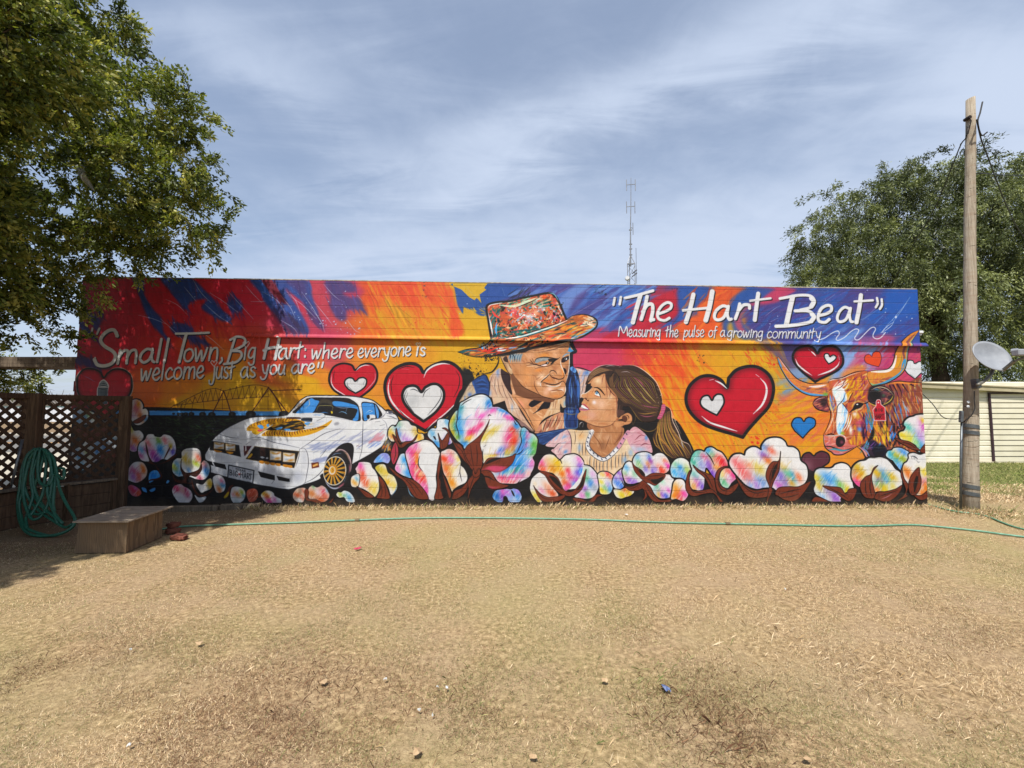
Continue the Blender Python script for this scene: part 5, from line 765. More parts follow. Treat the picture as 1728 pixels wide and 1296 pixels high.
    lines('880 370 900 290 960 240;1000 200 1040 130', '5aa8e0', 6); lines('1380 480 1400 540 1420 520', 'e04a30', 7); line('1560 900 1500 935 1440 960 1470 920', K, 12)
    bract('790 540 850 560 880 610 920 560 1000 500 1070 430 1120 350 1145 300 1130 360 1100 420 1060 500 1050 560 1070 640 1075 700 1070 780 1040 830 1000 850 950 800 900 730 840 640', '880 600 900 680 960 780;950 560 960 660 980 780;1010 560 1020 660 1015 780;880 610 850 660', w=7); bract('655 385 690 380 720 410 750 480 800 560 860 620 900 720 940 780 880 720 820 640 780 560 740 480 700 410', ''); fill('1140 300 1150 290 1140 330', BR)
    bract('1080 770 1130 700 1200 690 1300 690 1380 670 1420 650 1390 740 1340 790 1270 830 1200 840 1120 820 1060 830', '1120 740 1180 710 1240 690', w=9); fill('1100 760 1150 710 1240 690 1260 700 1200 725 1140 750', '170c0e'); fill('1060 830 1120 790 1190 770 1270 780 1330 790 1270 830 1200 842 1130 815', 'c84068', soft=10); bract('1055 840 1100 820 1150 830 1190 870 1210 920 1270 960 1350 980 1280 1010 1200 1020 1140 1000 1110 950 1090 880', '1060 880 1130 890 1200 930', w=14); fill('1130 985 1200 995 1260 990 1200 1020 1150 1010', 'b84058', .8, 8)
    bract('920 940 960 880 1000 860 1050 840 1040 900 990 960 950 1040 930 1110 920 1120 930 1020', '990 880 960 960 940 1040', w=7); bract('980 800 1000 860 1040 800 1050 860 1000 900 970 860', '')
    boll('1180 1100 1190 1060 1220 1030 1290 1020 1330 1014 1370 1020 1400 1010 1450 1030 1480 1090 1470 1140 1420 1168 1360 1150 1310 1110 1270 1160 1210 1140', '1210 1080 60 2f78b8;1290 1050 40 e070c0;1280 1100 40 8a5ab0;1360 1080 60 a8c0e8;1430 1090 50 70a8e0;1440 1040 40 a890e0;1330 1050 40 c880d0;1420 1150 40 b8d0f0', 4, '90b0e0'); fill('1370 1030 1390 1040 1410 1090 1390 1080', K); fill('1290 1100 1320 1090 1340 1130 1300 1150', K)
    # bolls right of the middle
    sec('GB')
    boll('60 800 62 750 90 690 130 640 180 620 240 630 310 690 340 680 380 640 430 625 500 620 560 650 600 700 610 750 660 760 700 780 760 850 790 930 792 1010 760 1090 720 1140 650 1160 560 1150 500 1130 600 1040 420 1050 370 1060 330 1000 250 860 120 830', '', 10)
    b = fill('60 800 62 750 90 690 130 640 180 620 240 630 310 690 340 680 380 640 430 625 500 620 560 650 600 700 610 750 560 900 430 1045 370 1055 330 1000 250 860 120 830', 'e8e6e2', keep='painted_cotton_boll')
    for t in '100 730 70 e878b8;170 700 60 e8c0a8;230 700 70 e8dcb0;290 720 60 e4c428;110 800 60 e8785a;230 800 70 e4a030;320 800 60 e4b81c;350 860 50 e48a28;380 960 50 e07a30;440 680 70 eaeaea;400 760 60 e8e0c8;550 690 50 e890d0;560 760 50 b080d8;500 700 40 dcd0e8;420 820 40 e85a60;450 890 60 e070a0;500 840 50 d8d8e8;540 850 50 8a70d8;590 830 50 50a0ec;520 940 60 b860c0;430 1010 60 e05a90;500 1000 50 70b0ec;390 1030 40 e07ab8'.split(';'): q = t.split(); blob(float(q[0]), float(q[1]), float(q[2]) * 1.2, vivid(q[3]), .95, float(q[2]) * .9, 62, clip=b); streaks(b, [(float(q[0]), float(q[1]), float(q[2]), vivid(q[3]))])
    b = fill('600 770 640 760 700 790 760 860 790 940 790 1010 760 1090 720 1140 650 1160 560 1150 500 1135 560 1080 600 1000 620 900', 'e4e4e6', keep='painted_cotton_boll')
    for t in '640 830 50 a0c8b0;650 920 50 7ab890;720 860 50 d8b8dc;700 980 60 5a9ae0;620 1040 50 b080d0;650 1110 50 70b080;740 1020 50 a0a8b8;590 1120 50 d890c8;760 950 40 d8b8dc'.split(';'): q = t.split(); blob(float(q[0]), float(q[1]), float(q[2]) * 1.2, vivid(q[3]), .95, float(q[2]) * .9, 62, clip=b); streaks(b, [(float(q[0]), float(q[1]), float(q[2]), vivid(q[3]))])
    boll('-40 1000 -20 920 40 860 90 836 130 850 200 980 300 1110 250 1136 120 1130 40 1050 100 1190 90 1220 40 1190 -20 1100 -40 1050', '70 900 60 e4e0dc;170 1000 60 e8b8a0;220 1090 60 e0704a;100 1060 40 e8a8c0;20 980 40 e8dcc8;20 1120 50 e4d468;60 1190 40 e0cc60', 8)
    lines('300 700 325 690 345 735;325 695 330 670', K, 12)
    bract('70 830 150 830 220 860 290 900 340 990 380 1060 470 1070 560 980 600 880 640 800 630 900 600 1020 540 1090 460 1130 380 1120 300 1080 200 980 140 880', '140 850 240 1000 340 1080;560 1000 600 920', w=7); fill('190 880 260 900 310 950 340 1020 350 1050 290 1000 230 940', '17100e'); fill('520 1060 560 1000 610 890 600 1000', '17100e')
    bract('0 1000 30 1040 90 1100 180 1140 300 1130 380 1110 370 1150 300 1190 200 1200 110 1190 50 1120', '40 1060 120 1150 260 1170', w=7); bract('480 1150 580 1160 660 1190 720 1140 770 1105 840 1120 780 1140 730 1200 650 1240 560 1220 490 1180', '520 1170 620 1200 700 1180', w=6)
    boll('780 870 820 835 890 835 940 860 970 890 965 960 955 1050 920 1100 860 1108 810 1090 800 1000 790 930', '840 870 40 e8c870;900 860 40 e85a60;930 880 40 e89a80;830 960 40 e4d868;880 950 50 e8e4dc;920 1030 50 6ab8ec;840 1060 50 e4d040;900 990 40 c0b0dc;870 1030 40 90c090', 9)
    boll('960 940 985 880 1040 820 1080 800 1075 870 1090 940 1100 1000 1060 1040 1000 1040 965 1000', '1040 850 40 9a70c8;1000 910 40 b898dc;1010 970 50 6a98e0;1060 1000 50 5a8ae0;1070 920 30 8a60c0', 9); boll('975 1050 1060 1050 1130 1030 1220 1070 1180 1120 1120 1140 1060 1158 1000 1130', '1010 1080 40 e8e4d8;1120 1060 60 e87860;1160 1100 50 e0cc30;1080 1120 60 e4d048', 7)
    boll('1080 840 1090 790 1120 730 1160 708 1200 720 1215 670 1250 620 1300 600 1370 596 1430 620 1450 640 1500 610 1560 610 1610 650 1650 720 1655 790 1620 840 1580 860 1650 870 1700 920 1705 980 1680 1040 1690 1090 1660 1140 1600 1156 1530 1150 1470 1100 1410 1000 1300 960 1200 980 1120 960', '1130 790 50 80c0ec;1110 860 40 a0d0a0;1140 920 50 e8a8b0;1180 950 60 a080d8;1240 960 50 b090d8;1220 860 40 8ac0a0;1180 850 40 e4e4e0;1260 660 60 a0ccec;1280 740 50 7ab880;1340 650 60 d8dce4;1400 660 40 6a98e8;1420 700 40 a060a8;1390 750 40 d88a5a;1350 790 50 9a8ad8;1300 760 40 c8d8a8;1520 680 60 e8e4e8;1600 700 40 e8a890;1630 760 40 e850b0;1560 820 70 e8604a;1480 800 40 b0a0dc;1450 830 40 8a78c8;1640 900 50 e4e8ec;1560 940 40 b0e0c8;1500 1020 50 7ac0a0;1480 1060 40 b8d8e0;1560 1050 50 e8c8d8;1640 1060 40 e090d0;1560 1110 50 a070d0;1610 1130 40 6a80d8;1520 1110 40 d8b870;1430 980 30 d8e8f0', 10)
    bract('1195 710 1230 760 1310 810 1350 860 1360 890 1440 850 1540 850 1600 870 1580 920 1520 970 1470 1000 1400 970 1350 960 1320 930 1260 870 1220 810', '1230 750 1290 840 1350 900;1380 890 1480 880 1580 870;1380 920 1470 950 1540 930', w=7); fill('1280 800 1330 830 1350 880 1310 870', '17100e'); fill('1420 930 1500 920 1580 890 1530 960 1470 980', '17100e')
    bract('1070 930 1110 1000 1190 1010 1270 980 1320 940 1360 960 1420 1020 1460 1100 1530 1170 1640 1170 1728 1160 1680 1190 1560 1210 1460 1190 1400 1130 1360 1060 1380 1130 1320 1190 1350 1120 1330 1040 1260 1060 1170 1060 1100 1000', '1110 1010 1200 1030 1300 980;1360 990 1420 1090 1500 1180;1380 1000 1450 1110', w=7)
    sec('J')
    boll('5 640 15 590 50 550 95 540 140 560 168 610 165 680 120 722 60 700 20 690', '50 590 40 a0d0a8;90 620 40 5aa8ec;140 640 40 b0c878;40 660 40 60b8e8;110 690 40 5a9ae0;70 560 40 dce8e0', 8)
    boll('30 740 60 710 100 715 120 740 130 790 148 830 130 870 100 888 50 870 10 870 20 800', '90 750 40 e8e4e0;110 830 40 e860b0;50 800 50 e8a848;40 850 40 e89a38;80 860 40 e07a80', 8)
    boll('165 570 180 520 210 485 250 480 280 490 300 462 340 455 380 480 420 500 455 550 468 600 440 640 390 680 360 700 290 620 270 790 200 796 170 780 160 700 180 640 170 600', '200 520 40 50b8a0;190 570 40 4aa890;240 560 50 b0c8dc;230 490 40 70c0b0;280 530 40 e88aa0;320 600 50 9a70c8;340 670 50 8a60c8;260 600 40 a8b0dc;310 480 40 48a8f0;340 520 40 90c8a0;370 560 40 e8b0a0;410 560 50 e85a50;440 590 40 e04a60;380 620 40 e8a860;200 680 40 7ac0b8;220 740 40 e890c8;190 770 40 e0b070;260 770 40 8a70c8', 9); lines('290 490 330 540 360 600', K, 9)
    bract('185 595 230 630 290 660 350 690 370 780 390 860 330 790 280 700 220 650', '220 630 300 690 350 790', w=7); bract('165 640 155 740 190 800 260 800 330 790 370 820 430 890 450 910 410 905 360 830 280 830 200 850 150 830 125 770 140 680', '150 740 190 810 280 820', w=7); bract('375 780 365 700 385 640 430 610 470 610 420 650 405 700 420 760 470 780 555 740 530 800 470 840 400 820', '400 660 390 740 430 800 520 770', w=7)
    boll('402 700 415 650 450 622 490 630 520 660 535 705 500 740 470 780 430 770 408 740', '430 670 40 e8d898;470 650 40 e88060;510 680 40 e860a0;440 740 40 70b890;490 720 40 d890c0;470 690 30 e0dce0', 6)
    boll('482 590 488 550 520 515 570 508 605 520 620 480 660 454 700 456 740 478 745 440 780 395 830 378 890 382 930 410 950 448 1000 455 1040 490 1055 560 1100 600 1115 660 1105 720 1070 760 1000 780 900 800 860 800 830 780 760 780 700 790 620 760 560 700 510 640', '550 580 50 e87a80;590 650 60 e8787a;640 700 60 e89a98;560 560 30 e8c0c0;640 600 40 e8a890;720 620 60 dcc870;700 540 50 e8e8e8;760 520 40 8a6ac8;760 450 40 80b0e8;820 480 40 e8806a;790 560 40 e8905a;870 430 60 ececec;740 730 60 8aa8d8;700 760 40 b898d8;650 760 40 a8c0e8;920 620 50 e4c880;940 560 50 e8e4dc;990 690 40 3fa0d0;950 670 40 7ac0a8;900 690 50 8a80d0;880 760 50 c07ac0;1040 690 40 e8906a;980 740 40 c8a858;930 730 40 9a88b8;1040 620 50 ececec', 10)
    bract('895 485 880 560 830 570 790 620 775 690 800 760 815 800 840 730 880 650 890 580', '850 580 810 680 815 770;880 560 850 640 830 720', w=7); fill('850 600 870 590 860 640 830 700 820 720 825 660', '17100e'); bract('530 690 600 760 680 800 770 790 810 790 800 840 760 860 660 860 600 820', '580 760 680 820 780 810', w=7); bract('800 780 830 800 800 870 790 910 775 910 790 850', ''); bract('850 830 880 780 960 770 1040 770 1140 730 1060 850 1000 890 930 880 880 850', '890 830 960 810 1060 790;900 860 980 850 1040 830', w=7)
    boll('1168 700 1175 650 1210 625 1290 625 1320 615 1340 595 1390 582 1440 600 1465 650 1480 760 1490 800 1420 820 1380 870 1380 895 1310 895 1230 860 1180 830 1165 790 1180 740', '1190 700 40 e0cc48;1280 710 60 58a8ec;1330 720 40 80c0ec;1240 740 40 7ab0b0;1210 770 40 e0c838;1270 800 60 a89ab8;1340 860 50 a070c8;1230 850 40 a8c8e8;1430 800 40 e4c830;1380 760 40 88b868;1400 650 60 e8e8e8', 9); bract('1235 765 1300 770 1380 780 1420 830 1450 790 1510 790 1490 860 1450 890 1400 870 1340 820 1280 795', '1290 780 1380 830 1440 870', w=7); bract('1145 890 1170 855 1220 860 1290 890 1350 900 1200 908 1150 910', '1170 880 1230 890')
    sec('K')
    boll('330 640 350 600 390 570 440 560 470 540 510 540 560 535 610 550 650 590 680 630 720 660 735 720 730 770 680 800 600 810 540 810 480 830 400 780 360 750 330 700', '370 630 50 c8b040;350 650 40 a8a898;400 660 50 dcb848;370 700 50 e8904a;370 740 50 e868a8;590 690 50 4a9ae8;550 720 40 7a78b8;610 700 40 6ab0c0;650 690 40 e0c040;560 770 50 80b890;530 660 40 dcb83a;590 790 50 e4c848;530 800 40 e8985a;660 770 40 e4d888', 10)
    bract('540 600 505 640 490 700 505 780 520 860 440 860 400 800 400 740 440 690 480 670 505 620', '440 720 440 800 455 850;480 700 475 780 490 850', w=8); bract('510 860 540 815 600 810 680 790 735 760 710 830 650 880 600 895 540 880', '550 850 640 820 700 800', w=7); lines('570 870 620 850 650 830', 'c08090', 5)
    boll('605 520 620 485 650 478 670 460 720 458 770 480 790 500 780 560 750 590 730 640 690 600 660 560 640 550', '640 510 40 50b8d8;690 530 40 b8b028;720 500 30 e8ecec;740 490 40 5aa0e8;740 550 40 a0b028;690 560 40 70c0d0;720 610 40 68b0f0', 7)
    boll('790 510 830 500 880 515 960 520 960 850 850 840 800 800 760 720 740 640 750 590 775 570 790 540', '830 560 60 e8e8e8;770 640 40 e8a048;790 680 40 e8905a;920 650 50 e8d040;910 740 50 e0a8c8;930 780 50 e8902a;900 820 50 e89a5a;850 530 50 d8dade;900 600 50 ececec', 8)
    lines('805 520 815 545;815 520 850 540 860 550;830 530 835 550;850 560 870 575;860 575 880 570', '3a3c44', 4); lines('806 530 830 525 850 535 862 548', '3a3c44', 5)
    bract('730 620 750 700 785 760 770 830 780 850 700 890 660 910 740 850 765 800 745 740 725 680', ''); bract('872 615 830 650 800 700 785 760 800 830 840 840 880 790 890 720 880 670', '850 680 830 760 845 820;870 650 860 740', w=8); fill('850 690 865 700 850 780 830 820 835 760', '17100e'); bract('830 840 890 840 945 800 960 820 930 870 880 880', '')
    boll('710 350 720 330 750 320 765 290 750 270 760 240 790 215 830 205 850 195 900 190 960 200 960 420 900 490 860 480 850 440 800 410 730 390', '780 290 40 60c0b8;740 360 40 e4d040;800 390 50 e0d860;840 340 40 a8d8d8;870 250 50 e0b0d8;900 280 40 d878c8;910 240 30 e8c840;880 360 50 c8a8dc;880 440 50 60a8ec;850 420 40 a8d890;840 230 50 ececec', 10)
    bract('675 380 740 395 800 410 850 450 880 480 820 470 760 440 710 410', '730 410 800 430 850 465', w=7); bract('880 480 925 420 960 410 960 490 910 500', '')
    sec('P'); line('100 849 500 850.5 1000 849 1590 848', '131216', 5, tap='n')
# ---- painted lettering: brush strokes of a hand alphabet, dark drop line first
GLY = {  # strokes in units: x 0..w, y 0 = x-height top, 10 = baseline
 'a': (8, '7 1 4 0 1 3 0 7 2 10 5 8 7 3;7 0 6.5 6 7 9 8 10'), 'b': (7, '2 -6 0 9;1 4 4 1 7 3 6 8 3 10 0 9'), 'c': (6, '6 2 4 0 1 3 0 7 2 10 6 8'), 'e': (6.6, '0 6 4 5 6 3 5 0 3 0 1 3 0 7 2 10 4 10 6 8'),
 'f': (6, '6 -5 4 -6 3 -3 1 12;0 1 5.5 0'), 'g': (7.4, '7 1 4 0 1 3 0 7 2 9 5 7 7 1;7 0 6 9 5 14 2 15 0 13'), 'h': (7, '2 -7 0 10;0.5 6 3 2 6 1 6 4 5.5 10'), 'i': (2, '1.5 0 0 10'), 'j': (3, '3 0 2 10 0 15 -3 15 -3.4 12'), 'l': (2.4, '2.4 -7 0 10'),
 'm': (11, '1.5 0 0 10;1 5 3 1 5.5 0.5 5.6 4 5 10;5.6 5 7.5 1 10 0.5 10.5 4 10 10'), 'n': (7, '1.5 0 0 10;1 5 3 1 6 0.4 6.6 4 6 10'), 'o': (7, '4 0 1 2 0 7 2 10 5 9 7 5 6 1 3.6 0'), 'p': (7, '1.6 0 -1 15;1 5 4 0.5 7 2 6 7 3 10 0.4 9'), 'r': (5.4, '1.5 0 0 10;1 5 3 1 5.4 0.4 6 1.6'),
 's': (5.6, '5.6 1.4 3.6 0 1.2 1.6 2 4 4.6 6 5 8.6 2.4 10 0 8.6'), 't': (5, '3.4 -5 1.6 4 1 10;-0.6 1 5.4 -0.6'), 'u': (7, '1.4 0 0.2 6 1 9.6 3.6 9.6 6 5;7 0 6 7 6.6 10'), 'v': (6, '0.6 0 1.6 10 3.6 6 6.4 0'), 'w': (9.6, '0.6 0 1 10 3 6 5 2 5.4 10 7.6 6 9.6 0'), 'y': (7, '0.6 0 1.6 7 4 9 6.6 2;7 0 5 10 3 14.6 0 15.4 -1.6 13'),
 ',': (2, '1.6 8.6 1.8 10.6 0 13'), ':': (2, '1 2 1 3;.6 8.6 .6 9.6'), '"': (4, '1.2 -6 0 -1;4 -6.4 3 -1'), ' ': (5, '')}
def word(s, x0, x1, yb0, yb1, xh, w, gap=1.4, c=None, sh=(5, 5), shc='1a1018', tap='n', dot=None):
    tot = sum(GLY[k][0] for k in s) + gap * (len(s) - 1); k = (x1 - x0) / tot; x = x0
    ST = []
    for ch in s:
        gw, d = GLY[ch]
        for q in d.split(';'):
            if q:
                a = np.array(list(map(float, q.split()))).reshape(-1, 2)
                t = (x + a[:, 0] * k - x0) / (x1 - x0)
                ST.append(np.stack([x + a[:, 0] * k, yb0 + (yb1 - yb0) * t + (a[:, 1] - 10) * xh / 10], 1))
        if ch in 'ij': HD.append((_sec[0], x + 2.2 * k, yb0 + (yb1 - yb0) * (x - x0) / (x1 - x0) - xh * 1.38, xh * .2, dot))
        x += (gw + gap) * k
    SHD.append((_sec[0], ST, w, sh, shc, c or 'dcdee0', tap))
SHD, HD = [], []
def big(ds, w, c='e2e4e8', sh=(8, 8), shc='15121c'): SHD.append((_sec[0], [np.array(list(map(float, q.split()))).reshape(-1, 2) for q in ds.split(';')], w, sh, shc, c, 'n'))
def paint_lettering():
    sec('A'); c1 = 'd2d4d2'
    big('268 548 262 585;325 548 305 592', 17, c1, (5, 6)); big('470 608 445 562 400 565 355 600 335 645 365 690 430 730 455 770 430 825 370 850 310 842 285 800', 28, c1, (8, 9)); big('462 612 468 580;284 812 290 785', 16, c1, (5, 6))
    word('mall', 472, 885, 832, 815, 108, 22, 1.6, c1, (7, 8)); big('945 590 1080 588 1212 582', 19, c1, (7, 8)); big('1030 590 1005 680 970 820', 25, c1, (7, 8))
    word('own,', 1012, 1320, 815, 800, 100, 17, 1.3, c1, (6, 7)); big('1425 620 1400 700 1360 832;1385 640 1440 614 1500 630 1495 680 1400 730;1400 730 1465 735 1475 775 1430 820 1335 836', 20, c1, (7, 8))
    word('ig', 1498, 1590, 800, 795, 92, 15, 2.5, c1, (5, 6), dot=1); word('welcome', 660, 1172, 970, 945, 92, 15, 1.5, c1, (6, 7)); word('just', 1238, 1415, 950, 950, 90, 14, 1.6, c1, (6, 7), dot=1); word('as', 1470, 1588, 945, 942, 84, 14, 1.6, c1, (6, 7))
    sec('B'); c2 = 'e0e2e4'
    big('60 635 45 700 25 790;150 625 135 700 115 795;25 725 80 705 160 698', 24, c2, (6, 7)); word('art:', 145, 370, 797, 780, 84, 15, 1.6, c2, (5, 6)); word('where', 412, 748, 792, 782, 74, 13, 1.6, c2, (5, 6)); word('everyone', 788, 1216, 782, 766, 70, 12, 1.4, c2, (5, 6)); word('is', 1262, 1330, 768, 768, 66, 14, 2.4, c2, (5, 6), dot=1)
    word('you', 10, 195, 918, 918, 76, 14, 1.6, c2, (5, 6)); word('are', 250, 436, 912, 905, 72, 14, 1.6, c2, (5, 6)); big('470 825 462 862;505 822 495 862', 15, c2, (4, 5))
    sec('D'); c3 = 'e4e7ea'
    big('178 158 168 212;228 150 218 208', 21, c3); big('262 158 370 132 488 98', 24, c3); big('385 138 358 230 325 355', 36, c3); big('440 145 420 240 392 330;405 270 440 215 480 210 486 260 470 340;470 335 492 332', 30, c3); big('535 285 590 265 630 240 635 205 600 195 555 225 525 280 535 325 580 340 620 320', 24, c3)
    big('815 130 790 240 755 352', 36, c3); big('968 105 945 230 915 338', 40, c3); big('732 258 830 248 950 236', 22, c3); big('1095 230 1050 222 1000 260 985 310 1010 335 1060 315 1095 240;1098 225 1090 290 1105 330 1122 328', 26, c3); big('1190 205 1175 270 1155 325;1180 260 1220 215 1265 215 1270 240', 27, c3); big('1340 122 1325 230 1312 335', 34, c3); big('1275 180 1340 172 1440 160', 19, c3)
    sec('E')
    big('178 150 150 270 128 372', 42, c3); big('76 162 140 150 230 135 320 140 355 180 330 230 240 255', 24, c3); big('330 160 350 185 330 225', 38, c3); big('200 262 300 262 350 300 330 345 250 368 140 382 44 386', 28, c3); big('335 290 352 310 330 345', 36, c3)
    big('392 300 450 285 490 260 490 225 455 218 410 245 385 305 395 345 440 355 475 330', 26, c3); big('640 245 600 232 560 265 540 320 560 350 610 330 645 250;648 240 640 300 650 345 665 350', 24, c3); big('732 135 718 240 695 355', 36, c3); big('680 186 740 182 828 176', 20, c3); big('862 158 868 200 852 232;900 168 902 215 885 246', 20, c3)
    sec('D'); c4 = 'dfe2ea'
    big('208 466 222 388 250 440 275 390 282 462', 10, c4, (4, 4)); word('easuring', 292, 548, 470, 472, 56, 8.5, 1.4, c4, (4, 4)); word('the', 594, 692, 472, 472, 56, 9, 1.6, c4, (4, 4)); word('pulse', 738, 902, 472, 470, 54, 8.5, 1.4, c4, (4, 4)); word('of', 940, 1008, 472, 470, 52, 8.5, 1.4, c4, (4, 4)); word('a', 1034, 1072, 470, 470, 50, 8.5, 1.4, c4, (4, 4)); word('growing', 1092, 1378, 474, 478, 52, 8.5, 1.3, c4, (4, 4))
    sec('E'); word('community', -26, 408, 482, 484, 54, 8.5, 1.3, c4, (4, 4))
    for s, ST, w, sh, shc, c, tap in SHD:
        sec(s)
        for a in ST: line(a + np.array(sh), shc, w, tap=tap)
    for s, ST, w, sh, shc, c, tap in SHD:
        sec(s)
        for a in ST: line(a, c, w, tap=tap)
    for s, x, y, r, big_ in HD:
        sec(s)
        if big_: line([(x, y - .2 * r), (x - .8 * r, y - r), (x - 1.5 * r, y - .3 * r), (x - .7 * r, y + .8 * r), (x, y + 1.5 * r), (x + .8 * r, y + .6 * r), (x + 1.4 * r, y - .5 * r), (x + .7 * r, y - r), (x, y - .2 * r)], 'dcdee0', 6, tap='n')
        else: line([(x, y + 8), (x - 2, y + 16)], 'dfe2ea', 9, tap='n')
    sec('E'); line('395 496 440 480 500 440 545 424 556 448 535 478 532 494 550 500 600 475 650 430 690 408 714 418 700 450 682 478 690 496 720 490 770 440 810 402 838 394 850 412 832 448 832 474 860 488 895 476 930 436', 'dde3f2', 7, tap='n')
    lines('895 440 930 400 950 392;900 432 920 440', 'dde3f2', 4)
# ------------------------------------------------------------------ helpers
def mesh_obj(name, me, mat=None, parent=None):
    o = bpy.data.objects.new(name, me); COL.objects.link(o)
    if mat is not None: me.materials.append(mat)
    if parent is not None: o.parent = parent
    return o
def link(name, bm, mat=None, parent=None, smooth=False):
    me = bpy.data.meshes.new(name); bm.normal_update(); bm.to_mesh(me); bm.free()
    if smooth: me.shade_smooth()
    return mesh_obj(name, me, mat, parent)
def thing(name, label, cat, loc=(0, 0, 0), group=None):
    o = bpy.data.objects.new(name, None); COL.objects.link(o); o.location = loc; o.empty_display_size = .2
    return tag(o, label, cat, group)
def tag(o, label=None, cat=None, group=None, kind=None):
    if label: o['label'] = label
    if cat: o['category'] = cat
    if group: o['group'] = group
    if kind: o['kind'] = kind
    return o
def box(bm, c, s, rot=None, bev=0.0):
    r = bmesh.ops.create_cube(bm, size=1.0); vs = r['verts']
    M = Matrix.Translation(Vector(c)) @ (rot.to_4x4() if rot is not None else Matrix.Identity(4)) @ Matrix.Diagonal(Vector((*s, 1)))
    bmesh.ops.transform(bm, matrix=M, verts=vs)
    if bev:
        es = list({e for v in vs for e in v.link_edges}); bmesh.ops.bevel(bm, geom=es, offset=bev, segments=1, affect='EDGES')
def bar(bm, a, b, w, h=None, roll=0.0, bev=0.0):
    """square bar from a to b"""
    a, b = Vector(a), Vector(b); d = b - a; h = h or w
    q = d.to_track_quat('Z', 'Y').to_matrix() @ Matrix.Rotation(roll, 3, 'Z')
    box(bm, (a + b) / 2, (w, h, d.length), q, bev)
def tube(bm, P, R, n=8, cap=True):
    """round tube through points with a radius (or radii)"""
    P = [Vector(p) for p in P]; R = R if hasattr(R, '__len__') else [R] * len(P)
    rings = []; up = None
    for i, p in enumerate(P):
        t = (P[min(i + 1, len(P) - 1)] - P[max(i - 1, 0)]).normalized()
        if up is None: up = t.orthogonal().normalized()
        up = (up - t * up.dot(t)); up = up.normalized() if up.length > 1e-5 else t.orthogonal().normalized()
        s = t.cross(up)
        rings.append([bm.verts.new(p + (up * math.cos(2 * math.pi * k / n) + s * math.sin(2 * math.pi * k / n)) * R[i]) for k in range(n)])
    for a, b in zip(rings, rings[1:]):
        for k in range(n): bm.faces.new((a[k], a[(k + 1) % n], b[(k + 1) % n], b[k]))
    if cap:
        bm.faces.new(rings[0][::-1]); bm.faces.new(rings[-1])
def smooth_path(P, n=6):
    P = np.array(P, float); q = np.vstack([2 * P[0] - P[1], P, 2 * P[-1] - P[-2]]); o = []
    for i in range(len(P) - 1):
        a, b, c, d = q[i:i + 4]
        for t in np.linspace(0, 1, n, endpoint=False): o.append(.5 * (2 * b + (c - a) * t + (2 * a - 5 * b + 4 * c - d) * t * t + (3 * b - a - 3 * c + d) * t ** 3))
    return o + [P[-1]]
CT, ST_ = math.cos(math.atan(45 / 720)), math.sin(math.atan(45 / 720))
def sight(px, py):
    x, z = (px - 864) / 720, -(py - 648) / 720
    return Vector((x, CT - ST_ * z, ST_ + CT * z))
def at(px, py, y):
    d = sight(px, py); return Vector((0, 0, 1.69)) + d * (y / d.y)
def gp(px, py, z=0.0):
    d = sight(px, py); return Vector((0, 0, 1.69)) + d * ((z - 1.69) / d.z)
def np_mesh(name, V, F, mat, parent=None, cols=None, smooth=False):
    V = np.asarray(V, np.float32).reshape(-1, 3); F = np.asarray(F, np.int32); k = F.shape[1]
    me = bpy.data.meshes.new(name); me.vertices.add(len(V)); me.vertices.foreach_set('co', V.ravel())
    me.loops.add(F.size); me.loops.foreach_set('vertex_index', F.ravel()); me.polygons.add(len(F))
    me.polygons.foreach_set('loop_start', np.arange(0, F.size, k, dtype=np.int32))
    if cols is not None:
        at_ = me.color_attributes.new('tint', 'FLOAT_COLOR', 'POINT'); at_.data.foreach_set('color', np.hstack([cols, np.ones((len(cols), 1))]).astype(np.float32).ravel())
    me.update(); me.validate()
    return mesh_obj(name, me, mat, parent)
